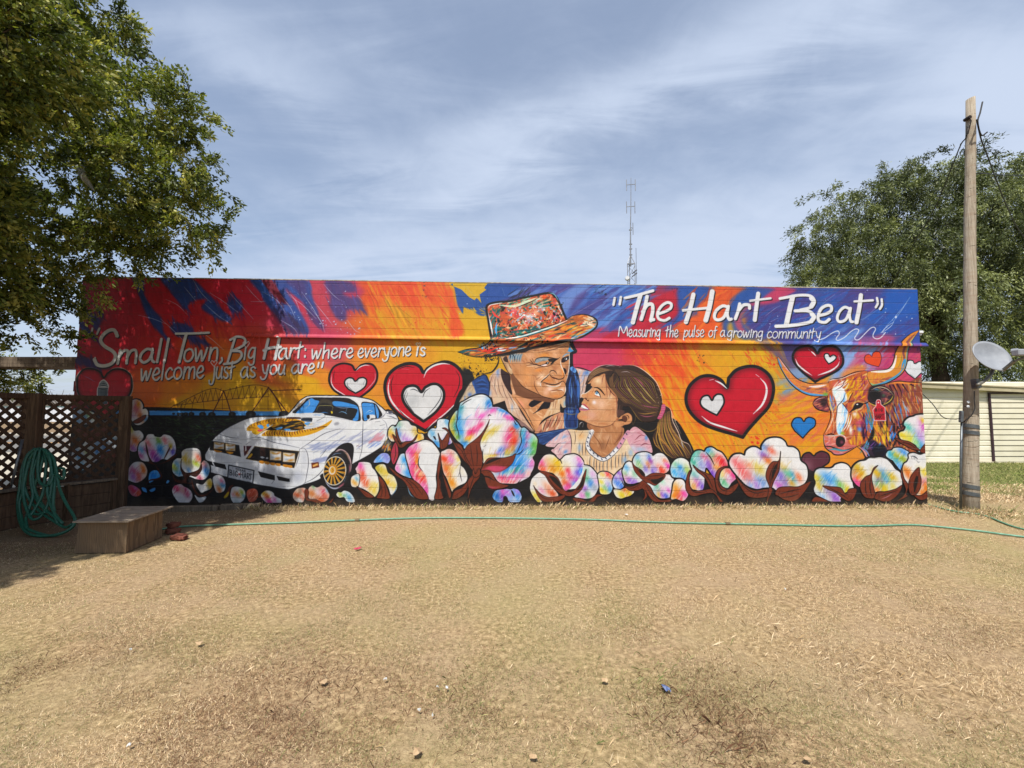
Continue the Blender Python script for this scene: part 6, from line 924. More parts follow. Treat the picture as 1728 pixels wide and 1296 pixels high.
# ---- materials
def lin(h):
    c = [int(h[i:i + 2], 16) / 255 for i in (0, 2, 4)]
    return tuple(x / 12.92 if x <= .04045 else ((x + .055) / 1.055) ** 2.4 for x in c) + (1,)
class Mat:
    def __init__(s, name):
        s.m = bpy.data.materials.new(name); s.m.use_nodes = True; s.nt = s.m.node_tree; s.N = s.nt.nodes; s.L = s.nt.links
        s.b = s.N['Principled BSDF']; s.tc = s.N.new('ShaderNodeTexCoord')
    def put(s, v, sock):
        if isinstance(v, (int, float)): sock.default_value = v
        elif isinstance(v, tuple): sock.default_value = v
        else: s.L.new(v, sock)
    def co(s, scale=(1, 1, 1), kind='Object', rot=(0, 0, 0), loc=(0, 0, 0)):
        mp = s.N.new('ShaderNodeMapping'); s.L.new(s.tc.outputs[kind], mp.inputs[0]); mp.inputs['Scale'].default_value = scale; mp.inputs['Rotation'].default_value = rot; mp.inputs['Location'].default_value = loc
        return mp.outputs[0]
    def noise(s, vec, scale=5, det=4, rough=.55, dist=0.0, out='Fac'):
        n = s.N.new('ShaderNodeTexNoise'); s.L.new(vec, n.inputs['Vector']); n.inputs['Scale'].default_value = scale; n.inputs['Detail'].default_value = det; n.inputs['Roughness'].default_value = rough; n.inputs['Distortion'].default_value = dist
        return n.outputs[out]
    def ramp(s, f, stops):
        n = s.N.new('ShaderNodeValToRGB'); s.L.new(f, n.inputs[0]); e = n.color_ramp.elements
        while len(e) < len(stops): e.new(.5)
        for q, (p, c) in zip(e, stops): q.position = p; q.color = lin(c) if isinstance(c, str) else (c, c, c, 1)
        return n.outputs[0]
    def mix(s, f, a, b, mode='MIX'):
        n = s.N.new('ShaderNodeMix'); n.data_type = 'RGBA'; n.blend_type = mode; s.put(f, n.inputs[0]); s.put(a, n.inputs[6]); s.put(b, n.inputs[7]); return n.outputs[2]
    def math(s, op, a, b=0.0, c=0.0):
        n = s.N.new('ShaderNodeMath'); n.operation = op; s.put(a, n.inputs[0]); s.put(b, n.inputs[1]); s.put(c, n.inputs[2]); return n.outputs[0]
    def bump(s, h, strength=.3, dist=.01, normal=None):
        n = s.N.new('ShaderNodeBump'); s.L.new(h, n.inputs['Height']); n.inputs['Strength'].default_value = strength; n.inputs['Distance'].default_value = dist
        if normal is not None: s.L.new(normal, n.inputs['Normal'])
        s.L.new(n.outputs[0], s.b.inputs['Normal']); return n.outputs[0]
    def out(s, col=None, rough=.8, metal=0.0, spec=.3):
        if col is not None: s.put(col, s.b.inputs['Base Color'])
        s.put(rough, s.b.inputs['Roughness']); s.b.inputs['Metallic'].default_value = metal; s.b.inputs['Specular IOR Level'].default_value = spec
        return s.m
def plain(name, a, b, scale=8, rough=.7, metal=0.0, spec=.3, bump=.15, det=5, stretch=(1, 1, 1), dist=.004):
    m = Mat(name); v = m.co(stretch); f = m.noise(v, scale, det, .6)
    m.bump(f, bump, dist); return m.out(m.ramp(f, [(.3, a), (.72, b)]), rough, metal, spec)
def wood(name, a, b, c, stretch=(14, 14, 1.2), rough=.85):
    m = Mat(name); v = m.co(stretch); f = m.noise(v, 2.2, 8, .62, .8); g = m.noise(m.co((1.3, 1.3, 1.3)), 1.7, 4)
    col = m.ramp(f, [(.28, a), (.5, b), (.74, c)]); col = m.mix(m.math('MULTIPLY', g, .45), col, lin(a)); m.bump(f, .45, .004)
    return m.out(col, rough, 0, .2)
# ------------------------------------------------------------------ the painted block building
def paint_everything():
    paint_background(); paint_left(); paint_people(); paint_cotton(); paint_lettering()
    img = bpy.data.images.new('wall_paint', CW, CH, alpha=False)
    buf = np.ones((CH, CW, 4), np.float32); buf[..., :3] = np.clip(CANVAS[::-1], 0, 1) * PAINT_VALUE
    img.pixels.foreach_set(buf.ravel()); img.update(); img.pack()
    return img
def paint_material(img):
    m = Mat('painted_block')
    sep = m.N.new('ShaderNodeSeparateXYZ'); m.L.new(m.tc.outputs['Object'], sep.inputs[0])
    cb = m.N.new('ShaderNodeCombineXYZ')
    m.L.new(m.math('DIVIDE', m.math('SUBTRACT', sep.outputs[0], WU0), WU1 - WU0), cb.inputs[0]); m.L.new(m.math('DIVIDE', m.math('SUBTRACT', sep.outputs[2], WV0), WV1 - WV0), cb.inputs[1])
    t = m.N.new('ShaderNodeTexImage'); t.image = img; t.interpolation = 'Cubic'; t.extension = 'EXTEND'; m.L.new(cb.outputs[0], t.inputs[0])
    # concrete block courses: real grooves as bump, paint a little thinner and dirtier along the joints
    bc = m.N.new('ShaderNodeCombineXYZ'); m.L.new(m.math('ADD', sep.outputs[0], 10.04), bc.inputs[0]); m.L.new(m.math('ADD', sep.outputs[2], 20 * .2032 - .098 + .003), bc.inputs[1])
    br = m.N.new('ShaderNodeTexBrick'); m.L.new(bc.outputs[0], br.inputs['Vector']); br.inputs['Scale'].default_value = 1.0; br.inputs['Brick Width'].default_value = .4064; br.inputs['Row Height'].default_value = .2032; br.inputs['Mortar Size'].default_value = .0055; br.inputs['Mortar Smooth'].default_value = .6; br.offset = .5; br.squash = 1
    br.inputs['Color1'].default_value = (1, 1, 1, 1); br.inputs['Color2'].default_value = (.9, .9, .9, 1); br.inputs['Mortar'].default_value = (.0, .0, .0, 1)
    ob = m.co((1, 1, 1)); n1 = m.noise(ob, 70, 4, .7); n2 = m.noise(ob, 9, 5, .6); n3 = m.noise(ob, 1.1, 5, .6)
    fade = m.math('MULTIPLY', br.outputs['Fac'], m.math('ADD', .15, m.math('MULTIPLY', m.noise(m.co((.5, 1, 5)), 3.5, 4), .95)))
    hz = m.math('ABSOLUTE', m.math('SUBTRACT', m.math('FRACT', m.math('DIVIDE', m.math('ADD', sep.outputs[2], 20.5 * .2032 - .098), .2032)), .5))
    hl = m.math('MULTIPLY', m.math('LESS_THAN', hz, .022), m.math('ADD', .1, m.math('MULTIPLY', m.noise(m.co((.45, 1, 7)), 2.5, 5, .6), .8)))
    col = m.mix(m.math('MULTIPLY', fade, .2), t.outputs[0], lin('16110f')); col = m.mix(m.math('MULTIPLY', hl, .30), col, lin('140f0e'))
    col = m.mix(1.0, col, m.ramp(n2, [(.3, .86), (.7, 1.0)]), 'MULTIPLY'); col = m.mix(1.0, col, m.ramp(n3, [(.3, .93), (.7, 1.0)]), 'MULTIPLY'); col = m.mix(1.0, col, m.ramp(n1, [(.3, .84), (.6, 1.0)]), 'MULTIPLY')
    dz = m.math('SUBTRACT', m.math('MULTIPLY', m.noise(m.co((1.2, 1, .6)), 2.2, 6, .65), .55), m.math('ADD', sep.outputs[2], m.math('MULTIPLY', sep.outputs[0], -.0125)))
    col = m.mix(m.math('MULTIPLY', m.ramp(m.math('ADD', dz, .1), [(.2, 0.0), (.5, 1.0)]), .28), col, m.ramp(n2, [(.3, '5a4a38'), (.7, '8a765c')]))
    h = m.math('ADD', m.math('ADD', m.math('MULTIPLY', br.outputs['Fac'], -.35), m.math('MULTIPLY', m.math('LESS_THAN', hz, .03), -.9)), m.math('ADD', m.math('MULTIPLY', n1, .55), m.math('MULTIPLY', n2, .5)))
    m.bump(h, .6, .006)
    return m.out(col, m.ramp(n2, [(.3, .42), (.8, .62)]), 0, .35)
def build_building():
    img = paint_everything(); mat = paint_material(img)
    M = Matrix((AX_U, -AX_N, AX_V)).transposed().to_4x4(); M.translation = Vector(WALL_O)
    root = thing('block_building', 'long single-storey block building with a colourful painted mural wall', 'building')
    root.matrix_world = M
    u0, u1, top, dep = -7.845, 7.425, 4.015, 5.6
    # painted front wall, with the stepped ends of the block courses at its left edge
    bm = bmesh.new(); box(bm, ((u0 + u1) / 2, .1, (top - .3) / 2), (u1 - u0, .2, top + .3))
    for k in range(20):
        z0 = .098 + .2032 * (k - 1) + .008; p = (.055, .02, .045, .012)[k % 4] + random.uniform(-.008, .012)
        if z0 + .187 < top: box(bm, (u0 - p / 2 + .0005, .11, z0 + .0936), (p, .16, .187), None, .004)
    wall = link('painted_wall', bm, mat, root)
    wall['label'] = 'front wall covered by a bright painted mural'
    # painted figures: thin skins of paint on the wall
    i = 0
    for nm, P in OUTLINES:
            i += 1; keep = [0]
            for k in range(1, len(P)):
                if np.hypot(*(P[k] - P[keep[-1]])) > .004: keep.append(k)
            P = P[keep]
            P = np.clip(P, [u0 + .004, .0], [u1 - .004, top - .004])
            V = [(x, -.0006 - .00006 * i, z) for x, z in P]
            tri = tessellate_polygon([[Vector(v) for v in V]])
            F = []
            for t in tri:
                a, b, c = (np.array(V[k])[[0, 2]] for k in t); cr = (b[0] - a[0]) * (c[1] - a[1]) - (b[1] - a[1]) * (c[0] - a[0])
                if abs(cr) > 1e-9: F.append(tuple(t) if cr > 0 else tuple(t)[::-1])
            if not F: continue
            o = np_mesh(nm, V, F, mat, wall)
    # sheet metal drip ledge across the wall
    x0, z0 = -4.70, 2.985
    bm = bmesh.new(); prof = [(-.0006, z0 + .038), (-.022, z0 + .034), (-.064, z0 - .010), (-.066, z0 - .032), (-.060, z0 - .032), (-.0006, z0 - .012)]
    ra = [bm.verts.new((x0, y, z)) for y, z in prof]; rb = [bm.verts.new((u1 + .09, y, z)) for y, z in prof]
    for k in range(6): bm.faces.new((ra[k], rb[k], rb[(k + 1) % 6], ra[(k + 1) % 6])[::-1])
    bm.faces.new(ra); bm.faces.new(rb[::-1]); bmesh.ops.recalc_face_normals(bm, faces=bm.faces)
    link('drip_ledge', bm, mat, root)
    # end of the old gutter where the ledge starts
    bm = bmesh.new(); box(bm, (x0 - .07, -.03, z0 + .004), (.13, .05, .075), None, .012); tube(bm, [(x0 + .06, -.075, z0 + .05), (x0 + .05, -.082, z0 - .04), (x0 + .01, -.07, z0 - .11), (x0 - .05, -.05, z0 - .13)], .007, 6); tube(bm, [(x0 + .13, -.07, z0 + .02), (x0 + .14, -.074, z0 - .12), (x0 + .15, -.06, z0 - .2)], .006, 6)
    link('ledge_bracket', bm, mat, root)
    side = plain('side_wall_paint', '8a8478', 'a49d8e', 6); capm = plain('cap_mortar', '6d675e', 'a8a196', 14)
    for c_, s_ in (((u0 + .11, .2 + dep / 2, (top - .3) / 2), (.2, dep, top + .3 - .02)), ((u1 - .11, .2 + dep / 2, (top - .3) / 2), (.2, dep, top + .3 - .02)), (((u0 + u1) / 2, .3 + dep, (top - .3) / 2), (u1 - u0 - .02, .2, top + .3 - .03))): bm = bmesh.new(); box(bm, c_, s_); link('side_wall', bm, side, root)
    bm = bmesh.new(); box(bm, ((u0 + u1) / 2, .2 + dep / 2, top - .25), (u1 - u0 - .44, dep - .01, .12)); link('roof', bm, plain('roof_felt', '4a4a4c', '6a6866', 4), root)
    bm = bmesh.new()
    x = u0 + .02
    while x < u1 - .3:
        l = random.uniform(.3, .8); l = min(l, u1 - .01 - x); box(bm, (x + l / 2, .1, top + .008), (l - .004, .205, random.uniform(.012, .024)), None, .004); x += l
    link('wall_cap', bm, capm, root)
    bm = bmesh.new(); box(bm, (u1 + .07, .16, 3.235), (.13, .22, .05), None, .01); box(bm, (u1 + .075, .17, 3.195), (.1, .18, .03)); link('gutter_end', bm, plain('white_metal', 'b8bcc0', 'd0d2d4', 5, .4), root)
    return root
BUILDING = build_building()
# ------------------------------------------------------------------ ground, street and far background
def ground_material():
    m = Mat('dry_lawn_ground'); o = m.co((1, 1, 1))
    big, mid, fine, grit = m.noise(o, .35, 6, .6, .5), m.noise(o, 1.7, 6, .65, .4), m.noise(o, 24, 6, .7), m.noise(o, 110, 3, .7)
    col = m.ramp(fine, [(.3, '5e4c33'), (.5, '957e5e'), (.68, 'c2a982')])
    col = m.mix(m.math('MULTIPLY', m.ramp(mid, [(.42, 0.0), (.62, 1.0)]), .55), col, m.ramp(grit, [(.3, '7c6850'), (.7, 'b59e80')]))
    col = m.mix(m.math('MULTIPLY', m.ramp(big, [(.45, 0.0), (.62, 1.0)]), .45), col, lin('8f8a5a'))
    sep = m.N.new('ShaderNodeSeparateXYZ'); m.L.new(m.tc.outputs['Object'], sep.inputs[0])
    # watered green grass beyond the corner of the wall, bare soil by the planter
    g = m.math('ADD', m.math('MULTIPLY', m.math('SUBTRACT', sep.outputs[1], 8.3), .8), m.math('MULTIPLY', m.math('SUBTRACT', mid, .5), 3.2))
    gx = m.math('MULTIPLY', m.math('GREATER_THAN', sep.outputs[0], 2.0), m.ramp(g, [(.0, 0.0), (.9, 1.0)]))
    col = m.mix(gx, col, m.ramp(fine, [(.28, '48561f'), (.5, '6a7638'), (.75, '9a9258')]))
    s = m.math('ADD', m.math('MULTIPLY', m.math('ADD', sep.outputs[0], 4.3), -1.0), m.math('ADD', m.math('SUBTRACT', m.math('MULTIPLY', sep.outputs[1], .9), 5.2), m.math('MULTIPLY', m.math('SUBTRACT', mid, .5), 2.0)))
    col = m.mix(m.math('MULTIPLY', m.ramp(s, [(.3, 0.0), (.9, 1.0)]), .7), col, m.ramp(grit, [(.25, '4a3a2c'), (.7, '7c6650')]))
    m.bump(m.math('ADD', m.math('MULTIPLY', fine, 1.2), m.math('MULTIPLY', grit, .8)), .7, .02)
    return m.out(col, .95, 0, .1)
def sheet(name, x0, x1, y0, y1, z, mat, nx=1, ny=1, f=None):
    bm = bmesh.new(); vs = [[bm.verts.new((x0 + (x1 - x0) * i / nx, y0 + (y1 - y0) * j / ny, z + (f(x0 + (x1 - x0) * i / nx, y0 + (y1 - y0) * j / ny) if f else 0))) for i in range(nx + 1)] for j in range(ny + 1)]
    for j in range(ny):
        for i in range(nx): bm.faces.new((vs[j][i], vs[j][i + 1], vs[j + 1][i + 1], vs[j + 1][i]))
    return tag(link(name, bm, mat, None, True), kind='structure')
def build_site():
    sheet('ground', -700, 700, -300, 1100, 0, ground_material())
    road = plain('asphalt', '55534f', '77746e', 3, .9); conc = plain('concrete', '9a958a', 'c4beb0', 2.5, .9)
    sheet('road', -160, -11, 17.5, 29.2, .006, road); sheet('road_line', -160, -11, 22.2, 22.45, .010, plain('yellow_line', '9a6a2a', 'c08a3c', 5)); sheet('road_line', -160, -11, 22.65, 22.9, .010, bpy.data.materials['yellow_line'])
    bm = bmesh.new(); box(bm, (-85, 29.9, .06), (150, 1.3, .14)); tag(link('kerb', bm, conc), kind='structure')
    sheet('gravel_drive', -60, -8.3, 9.5, 17.45, .005, plain('gravel', '8f8878', 'b5ad9c', 30, .95))
    # white metal fence on the far side of the street
    t = thing('metal_fence', 'white ribbed metal fence across the street, seen through the lattice', 'fence', (-60, 62, 0))
    wm = plain('white_sheet', 'b9bdc2', 'd0d3d6', 1.5, .5)
    bm = bmesh.new(); n = 0; x = -45.0
    while x < 48: box(bm, (x, 0, 1.15), (.5, .05, 2.1)); box(bm, (x + .34, .02, 1.15), (.17, .05, 2.1)); x += .68
    link('sheet_panel', bm, wm, t); bm = bmesh.new(); box(bm, (1.5, -.01, 2.24), (94, .1, .09)); link('top_rail', bm, plain('teal_rail', '3f6a6c', '5a8484', 5), t)
    for k in range(24): bm = bmesh.new(); box(bm, (-45 + k * 4, .07, 1.2), (.08, .08, 2.4)); link('post', bm, wm, t)
    # far pale house behind it
    t = thing('far_house', 'low pale house with a grey roof far across the street', 'house', (-88, 82, 0))
    bm = bmesh.new(); box(bm, (0, 0, 1.5), (14, 8, 3)); link('wall', bm, plain('far_wall', 'a8a294', 'bdb6a6', 2), t)
    bm = bmesh.new(); vs = [bm.verts.new(v) for v in ((-7.5, -4.5, 3), (7.5, -4.5, 3), (7.5, 4.5, 3), (-7.5, 4.5, 3), (-5, 0, 4.8), (5, 0, 4.8))]
    for f in ((0, 1, 5, 4), (1, 2, 5), (2, 3, 4, 5), (3, 0, 4), (3, 2, 1, 0)): bm.faces.new([vs[q] for q in f])
    link('roof', bm, plain('far_roof', '55504a', '6c665e', 2), t)
    gl = plain('far_glass', '2a2f36', '3c444c', 2, .2)
    for x in (-4, 0, 4): bm = bmesh.new(); box(bm, (x, -4.01, 1.6), (1.3, .06, 1.2)); link('window', bm, gl, t)
build_site()
# ------------------------------------------------------------------ left side: planter, lattice fence, porch, hose, box
W_OLD = wood('weathered_timber', '3b2c20', '5a4635', '76604a'); W_GREY = wood('grey_timber', '4a4036', '6c5f50', '8d7f6c'); W_LAT = wood('lattice_timber', '33241b', '4a382b', '5e4a3a')
def build_left():
    A, B, Cc = Vector((at(208, 760, 7.36).x, 7.36, 0)), Vector((at(52, 760, 6.5).x, 6.5, 0)), Vector((-7.5, 4.2, 0))
    f = thing('lattice_fence', 'brown timber lattice fence with square posts beside the left end of the mural', 'fence', A)
    def post(p, s, h, name='post'):
        bm = bmesh.new(); box(bm, (0, 0, h / 2), (s, s, h), Matrix.Rotation(.35, 3, 'Z'), .008); o = link(name, bm, W_OLD, f); o.location = p - A; return o
    post(A, .135, 1.94); post(B, .185, 1.955); post(Cc, .15, 1.95)
    def panel(P, Q, z0, z1):
        d = (Q - P); L = d.length; d.normalize(); n = Vector((-d.y, d.x, 0)); bm = bmesh.new(); st = .148; h = z1 - z0
        for sgn, off in ((1, .006), (-1, -.006)):
            k = -h
            while k < L + h:
                # slat line: s = k + sgn*(z-z0) clipped to the panel
                a, b = (k, z0), (k + sgn * h, z1)
                def clip(a, b):
                    (s0, y0), (s1, y1) = a, b; t0, t1 = 0.0, 1.0; ds = s1 - s0
                    for lo, sg in ((0, 1), (L, -1)):
                        q0 = sg * (s0 - lo); q1 = sg * (s1 - lo)
                        if q0 < 0 and q1 < 0: return None
                        if q0 < 0: t0 = max(t0, q0 / (q0 - q1))
                        elif q1 < 0: t1 = min(t1, q0 / (q0 - q1))
                    return ((s0 + ds * t0, y0 + (y1 - y0) * t0), (s0 + ds * t1, y0 + (y1 - y0) * t1)) if t1 - t0 > .03 else None
                c = clip(a, b)
                if c:
                    p = [P + d * s + n * off + Vector((0, 0, z)) - A for s, z in c]
                    q = (p[1] - p[0]).normalized(); side = q.cross(n).normalized()
                    R = Matrix((side, n, q)).transposed(); box(bm, (p[0] + p[1]) / 2, (.046, .010, (p[1] - p[0]).length), R)
                k += st
        link('lattice_panel', bm, W_LAT, f)
        for z, hh in ((z1 - .03, .075), (z0 + .02, .06)): bm = bmesh.new(); bar(bm, P - A + Vector((0, 0, z)) + n * .03, Q - A + Vector((0, 0, z)) + n * .03, .03, hh); link('rail', bm, W_LAT, f)
    panel(A, B, .56, 1.93); panel(B, Cc, .50, 1.94)
    # raised planter of stacked boards
    t = thing('planter', 'low raised planter of stacked dark boards below the lattice', 'planter', A)
    P = [A + Vector((.04, -.14, 0)), B + Vector((.10, -.16, 0)), Cc + Vector((.16, -.1, 0))]
    for k in range(3):
        bm = bmesh.new()
        for a, b in zip(P, P[1:]): bar(bm, a - A + Vector((0, 0, .09 + .172 * k)), b - A + Vector((0, 0, .09 + .172 * k)), .05, .168, 0, .006)
        link('board', bm, W_OLD, t)
    bm = bmesh.new()
    for a, b in zip(P, P[1:]): bar(bm, a - A + Vector((0, 0, .555)), b - A + Vector((0, 0, .555)), .15, .035, 0, .004)
    link('cap_board', bm, W_GREY, t)
    for q in (P[0] + Vector((.0, -.05, 0)), P[0] * .45 + P[1] * .55 + Vector((.03, -.03, 0))): bm = bmesh.new(); box(bm, q - A + Vector((0, 0, .28)), (.07, .05, .56)); link('stake', bm, W_OLD, t)
    # porch beam at the end of the building
    t = thing('porch_roof', 'grey timber porch roof edge meeting the left end of the painted wall', 'porch', (-11, 8.1, 0))
    bm = bmesh.new()
    for k in range(3): box(bm, (0, 0, 2.555 + .064 * k), (6.2, .05, .062), None, .003)
    link('fascia_board', bm, W_GREY, t)
    bm = bmesh.new(); box(bm, (0, .62, 2.6), (6.2, 1.15, .04)); link('soffit', bm, W_OLD, t)
    bm = bmesh.new(); box(bm, (-2.9, .1, 1.26), (.13, .13, 2.52)); link('post', bm, W_OLD, t)
    bm = bmesh.new(); box(bm, (-2.9, 1.1, 1.28), (.13, .13, 2.56)); link('post', bm, W_OLD, t)
    # loops of green hose hung on the big post
    hose_m = plain('green_hose', '164636', '25624b', 30, .45, 0, .5)
    def hp(px, py, d): return at(px, py, d)
    loops = ['64 757 6.25;48 766 6.22;38 790 6.18;34 820 6.14;30 850 6.1;34 880 6.0;46 899 5.85;70 905 5.8;100 901 5.8;122 890 5.85;126 874 5.9;112 850 6.0;100 822 6.1;96 796 6.15;88 770 6.2;70 757 6.25',
        '66 757 6.22;52 772 6.2;44 800 6.15;40 826 6.12;33 850 6.08;36 872 6.03;42 888 5.95;60 898 5.85;90 904 5.8;118 893 5.83;128 878 5.88',
        '60 756 6.26;46 770 6.2;40 796 6.16;42 824 6.12;52 846 6.1;70 865 6.05;92 880 5.98;110 890 5.92;122 884 5.9',
        '70 757 6.24;62 776 6.2;56 800 6.16;60 830 6.12;72 852 6.08;84 866 6.02;92 868 6.0;90 850 6.05;92 826 6.1;94 800 6.16;90 776 6.2;80 760 6.24',
        '62 757 6.21;56 780 6.17;52 808 6.14;56 836 6.1;50 856 6.06;44 876 6.0;46 892 5.92',
        '74 758 6.23;78 780 6.18;76 806 6.15;72 834 6.1;60 858 6.05;50 872 6.0',
        '68 757 6.2;64 790 6.16;68 815 6.12;84 818 6.1;92 800 6.14;106 808 6.12;108 792 6.16;100 790 6.18',
        '76 758 6.2;86 784 6.16;88 812 6.12;84 842 6.08;76 862 6.04;66 874 6.0;54 876 5.98;46 862 6.02;40 838 6.08;42 806 6.14;52 774 6.2',
        '58 757 6.24;42 778 6.2;37 806 6.17;39 836 6.12;46 858 6.08;62 868 6.02;78 864 6.02', '66 756 6.27;72 772 6.22;66 800 6.17;58 824 6.14;64 846 6.1;78 862 6.04;92 872 5.98;98 884 5.95', '72 757 6.2;84 774 6.17;86 800 6.14;80 826 6.1;84 846 6.06;92 866 6.0;106 884 5.95']
    bm = bmesh.new()
    for l in loops:
        P = [hp(*map(float, q.split())) for q in l.split(';')]
        P = [Vector((p.x, p.y, max(p.z, .022))) for p in P]; tube(bm, smooth_path(P, 5), .0185, 7)
    tag(link('hose_coil', bm, hose_m, None, True), 'thick coil of dark green garden hose hung over the fence post', 'garden hose')
    # steel rod leaning on the post
    bm = bmesh.new(); tube(bm, [gp(4, 872) + Vector((0, 0, .01)), at(24, 800, 6.12), at(38, 742, 6.3)], .017, 8)
    tag(link('metal_rod', bm, plain('galvanised', '6a6c6e', '8e9092', 12, .45, .7), None, True), 'thin grey metal rod leaning on the lattice fence post', 'rod')
    # plywood box with a loose lid
    t = thing('plywood_box', 'low plywood box with an overhanging weathered lid on the dry grass', 'box', (-4.85, 5.35, 0))
    ply = Mat('plywood'); v = ply.co((1, 1, 1)); wv = ply.N.new('ShaderNodeTexWave'); ply.L.new(ply.co((7, 7, .9)), wv.inputs['Vector']); wv.inputs['Scale'].default_value = 2.2; wv.inputs['Distortion'].default_value = 9; wv.inputs['Detail'].default_value = 3; wv.inputs['Detail Scale'].default_value = .9
    ply.bump(wv.outputs['Fac'], .15, .003); plym = ply.out(ply.mix(ply.math('MULTIPLY', ply.noise(v, 3, 5), .85), ply.ramp(wv.outputs['Fac'], [(.2, '7a6044'), (.55, '8c7354'), (.85, '5e4832')]), lin('5c5244')), .8, 0, .25)
    lidm = wood('lid_board', '6a5c4c', '8d8070', 'a69a88', (2, 12, 2))
    g0, g1, g2 = gp(130, 935), gp(213, 934), gp(273, 908); c = (g0 + g2) / 2; t.location = c; q = [g0 - c, g1 - c, g2 - c, g2 + (g0 - g1) * .98 - c]
    hz = .372
    def wallp(a, b, name, flare=0.0, top=0.0):
        bm = bmesh.new(); d = (b - a).normalized(); n = Vector((d.y, -d.x, 0)); pr = []
        for p, z, o in ((a - d * flare, .01, n * .0), (b, .01, n * .0), (b, hz, n * -.004), (a, hz, n * -.004)): pr += [bm.verts.new(p + o + Vector((0, 0, z)))]
        pb = [bm.verts.new(v_.co - n * .018) for v_ in pr]
        bm.faces.new(pr); bm.faces.new(pb[::-1])
        for k in range(4): bm.faces.new((pr[(k + 1) % 4], pr[k], pb[k], pb[(k + 1) % 4]))
        return link(name, bm, plym, t)
    wallp(q[0], q[1] - Vector((.019, 0, 0)), 'front_panel', .035); wallp(q[1], q[2], 'side_panel'); wallp(q[2] - Vector((.019, 0, 0)), q[3] + Vector((.019, 0, 0)), 'back_panel'); wallp(q[3], q[0] + Vector((0, .019, 0)), 'side_panel')
    bm = bmesh.new(); L_ = [q[0] + Vector((-.03, -.05, 0)), q[1] + Vector((.05, -.05, 0)), q[2] + Vector((.07, .08, 0)), q[3] + Vector((-.03, .08, 0))]
    lo = [bm.verts.new(p + Vector((0, 0, hz + .002 + (.012 if k > 1 else 0)))) for k, p in enumerate(L_)]; hi = [bm.verts.new(v_.co + Vector((0, 0, .016))) for v_ in lo]
    bm.faces.new(lo[::-1]); bm.faces.new(hi)
    for k in range(4): bm.faces.new((lo[k], lo[(k + 1) % 4], hi[(k + 1) % 4], hi[k]))
    link('lid', bm, lidm, t)
    bm = bmesh.new(); box(bm, (q[1].x - .01, q[1].y - .004, .2), (.03, .012, .38)); link('corner_batten', bm, plym, t)
    # red flat stones by the box
    sm = plain('red_stone', '5a3028', '80503f', 7, .85, 0, .2, .5)
    for k, (x, y, z, sx, sy, sz, r, lb) in enumerate(((gp(291, 900).x, gp(291, 900).y, .035, .16, .12, .07, .3, 'flat red stone lying under another beside the plywood box'), (gp(303, 911).x, gp(303, 911).y, .035, .19, .12, .065, -.2, 'broad flat red stone lying in front of the small stone stack'), (gp(292, 898).x, gp(292, 898).y, .10, .15, .11, .06, .7, 'small red stone resting on top of another stone'))):
        bm = bmesh.new(); bmesh.ops.create_icosphere(bm, subdivisions=3, radius=1)
        for v_ in bm.verts:
            d = v_.co; f_ = 1 + .22 * math.sin(7 * d.x + k) * math.cos(5 * d.y + 2 * k) + .12 * math.sin(11 * d.z + 3 * d.x); e = Vector([math.copysign(abs(a) ** .55, a) for a in d]); v_.co = Vector((e.x * sx * .5, e.y * sy * .5, e.z * sz * .5)) * f_
        o = link('stone', bm, sm, None, True); o.location = (x, y, z); o.rotation_euler = (.05 * k, .04, r); tag(o, lb, 'stone', 'red stones beside the box')
    # timber edging at the foot of the wall
    for k, (a, b, lb) in enumerate(((gp(286, 863), gp(368, 861), 'weathered timber edging at the foot of the wall nearest the box'), (gp(372, 860), gp(440, 857), 'weathered timber edging at the foot of the wall under the painted car'))):
        bm = bmesh.new(); bar(bm, a + Vector((0, 0, .035)), b + Vector((0, 0, .03)), .10, .11, 0, .012)
        tag(link('timber_edging', bm, W_GREY), lb, 'timber', 'timbers at the foot of the wall')
    # long hose across the lawn
    lm = plain('pale_green_hose', '47775d', '66967c', 25, .5, 0, .5)
    pa = '262 897;290 893;320 890;400 887;500 884;600 880;700 876.5;800 876;900 877;1000 879;1100 883;1200 885.5;1300 887.5;1400 889.5;1470 889.6;1520 888;1560 889;1640 897;1700 905;1760 912;1850 921;2000 928;2180 928'
    P = [gp(*map(float, q.split())) + Vector((0, 0, .02)) for q in pa.split(';')]
    bm = bmesh.new(); tube(bm, smooth_path(P, 6), .0125, 8)
    h = tag(link('lawn_hose', bm, lm, None, True), 'long pale green hose lying straight across the dry lawn', 'garden hose')
    bm = bmesh.new()
    for px, py in ((603, 879.8), (1228, 886)): c = gp(px, py) + Vector((0, 0, .02)); tube(bm, [c - Vector((.035, 0, 0)), c + Vector((.035, 0, 0))], .022, 8)
    link('hose_coupling', bm, plain('dull_brass', '5a5240', '7a7058', 10, .5, .6), h)
    P = [gp(*map(float, q.split())) + Vector((0, 0, .018)) for q in '1560 851;1578 856;1596 861;1620 866;1645 868.5;1668 874;1690 883;1712 891;1740 898;1800 911;1900 920;2040 924;2180 928'.split(';')]
    bm = bmesh.new(); tube(bm, smooth_path(P, 6), .0125, 8); tag(link('lawn_hose', bm, lm, None, True), 'pale green hose running from the wall corner past the utility pole', 'garden hose')
build_left()
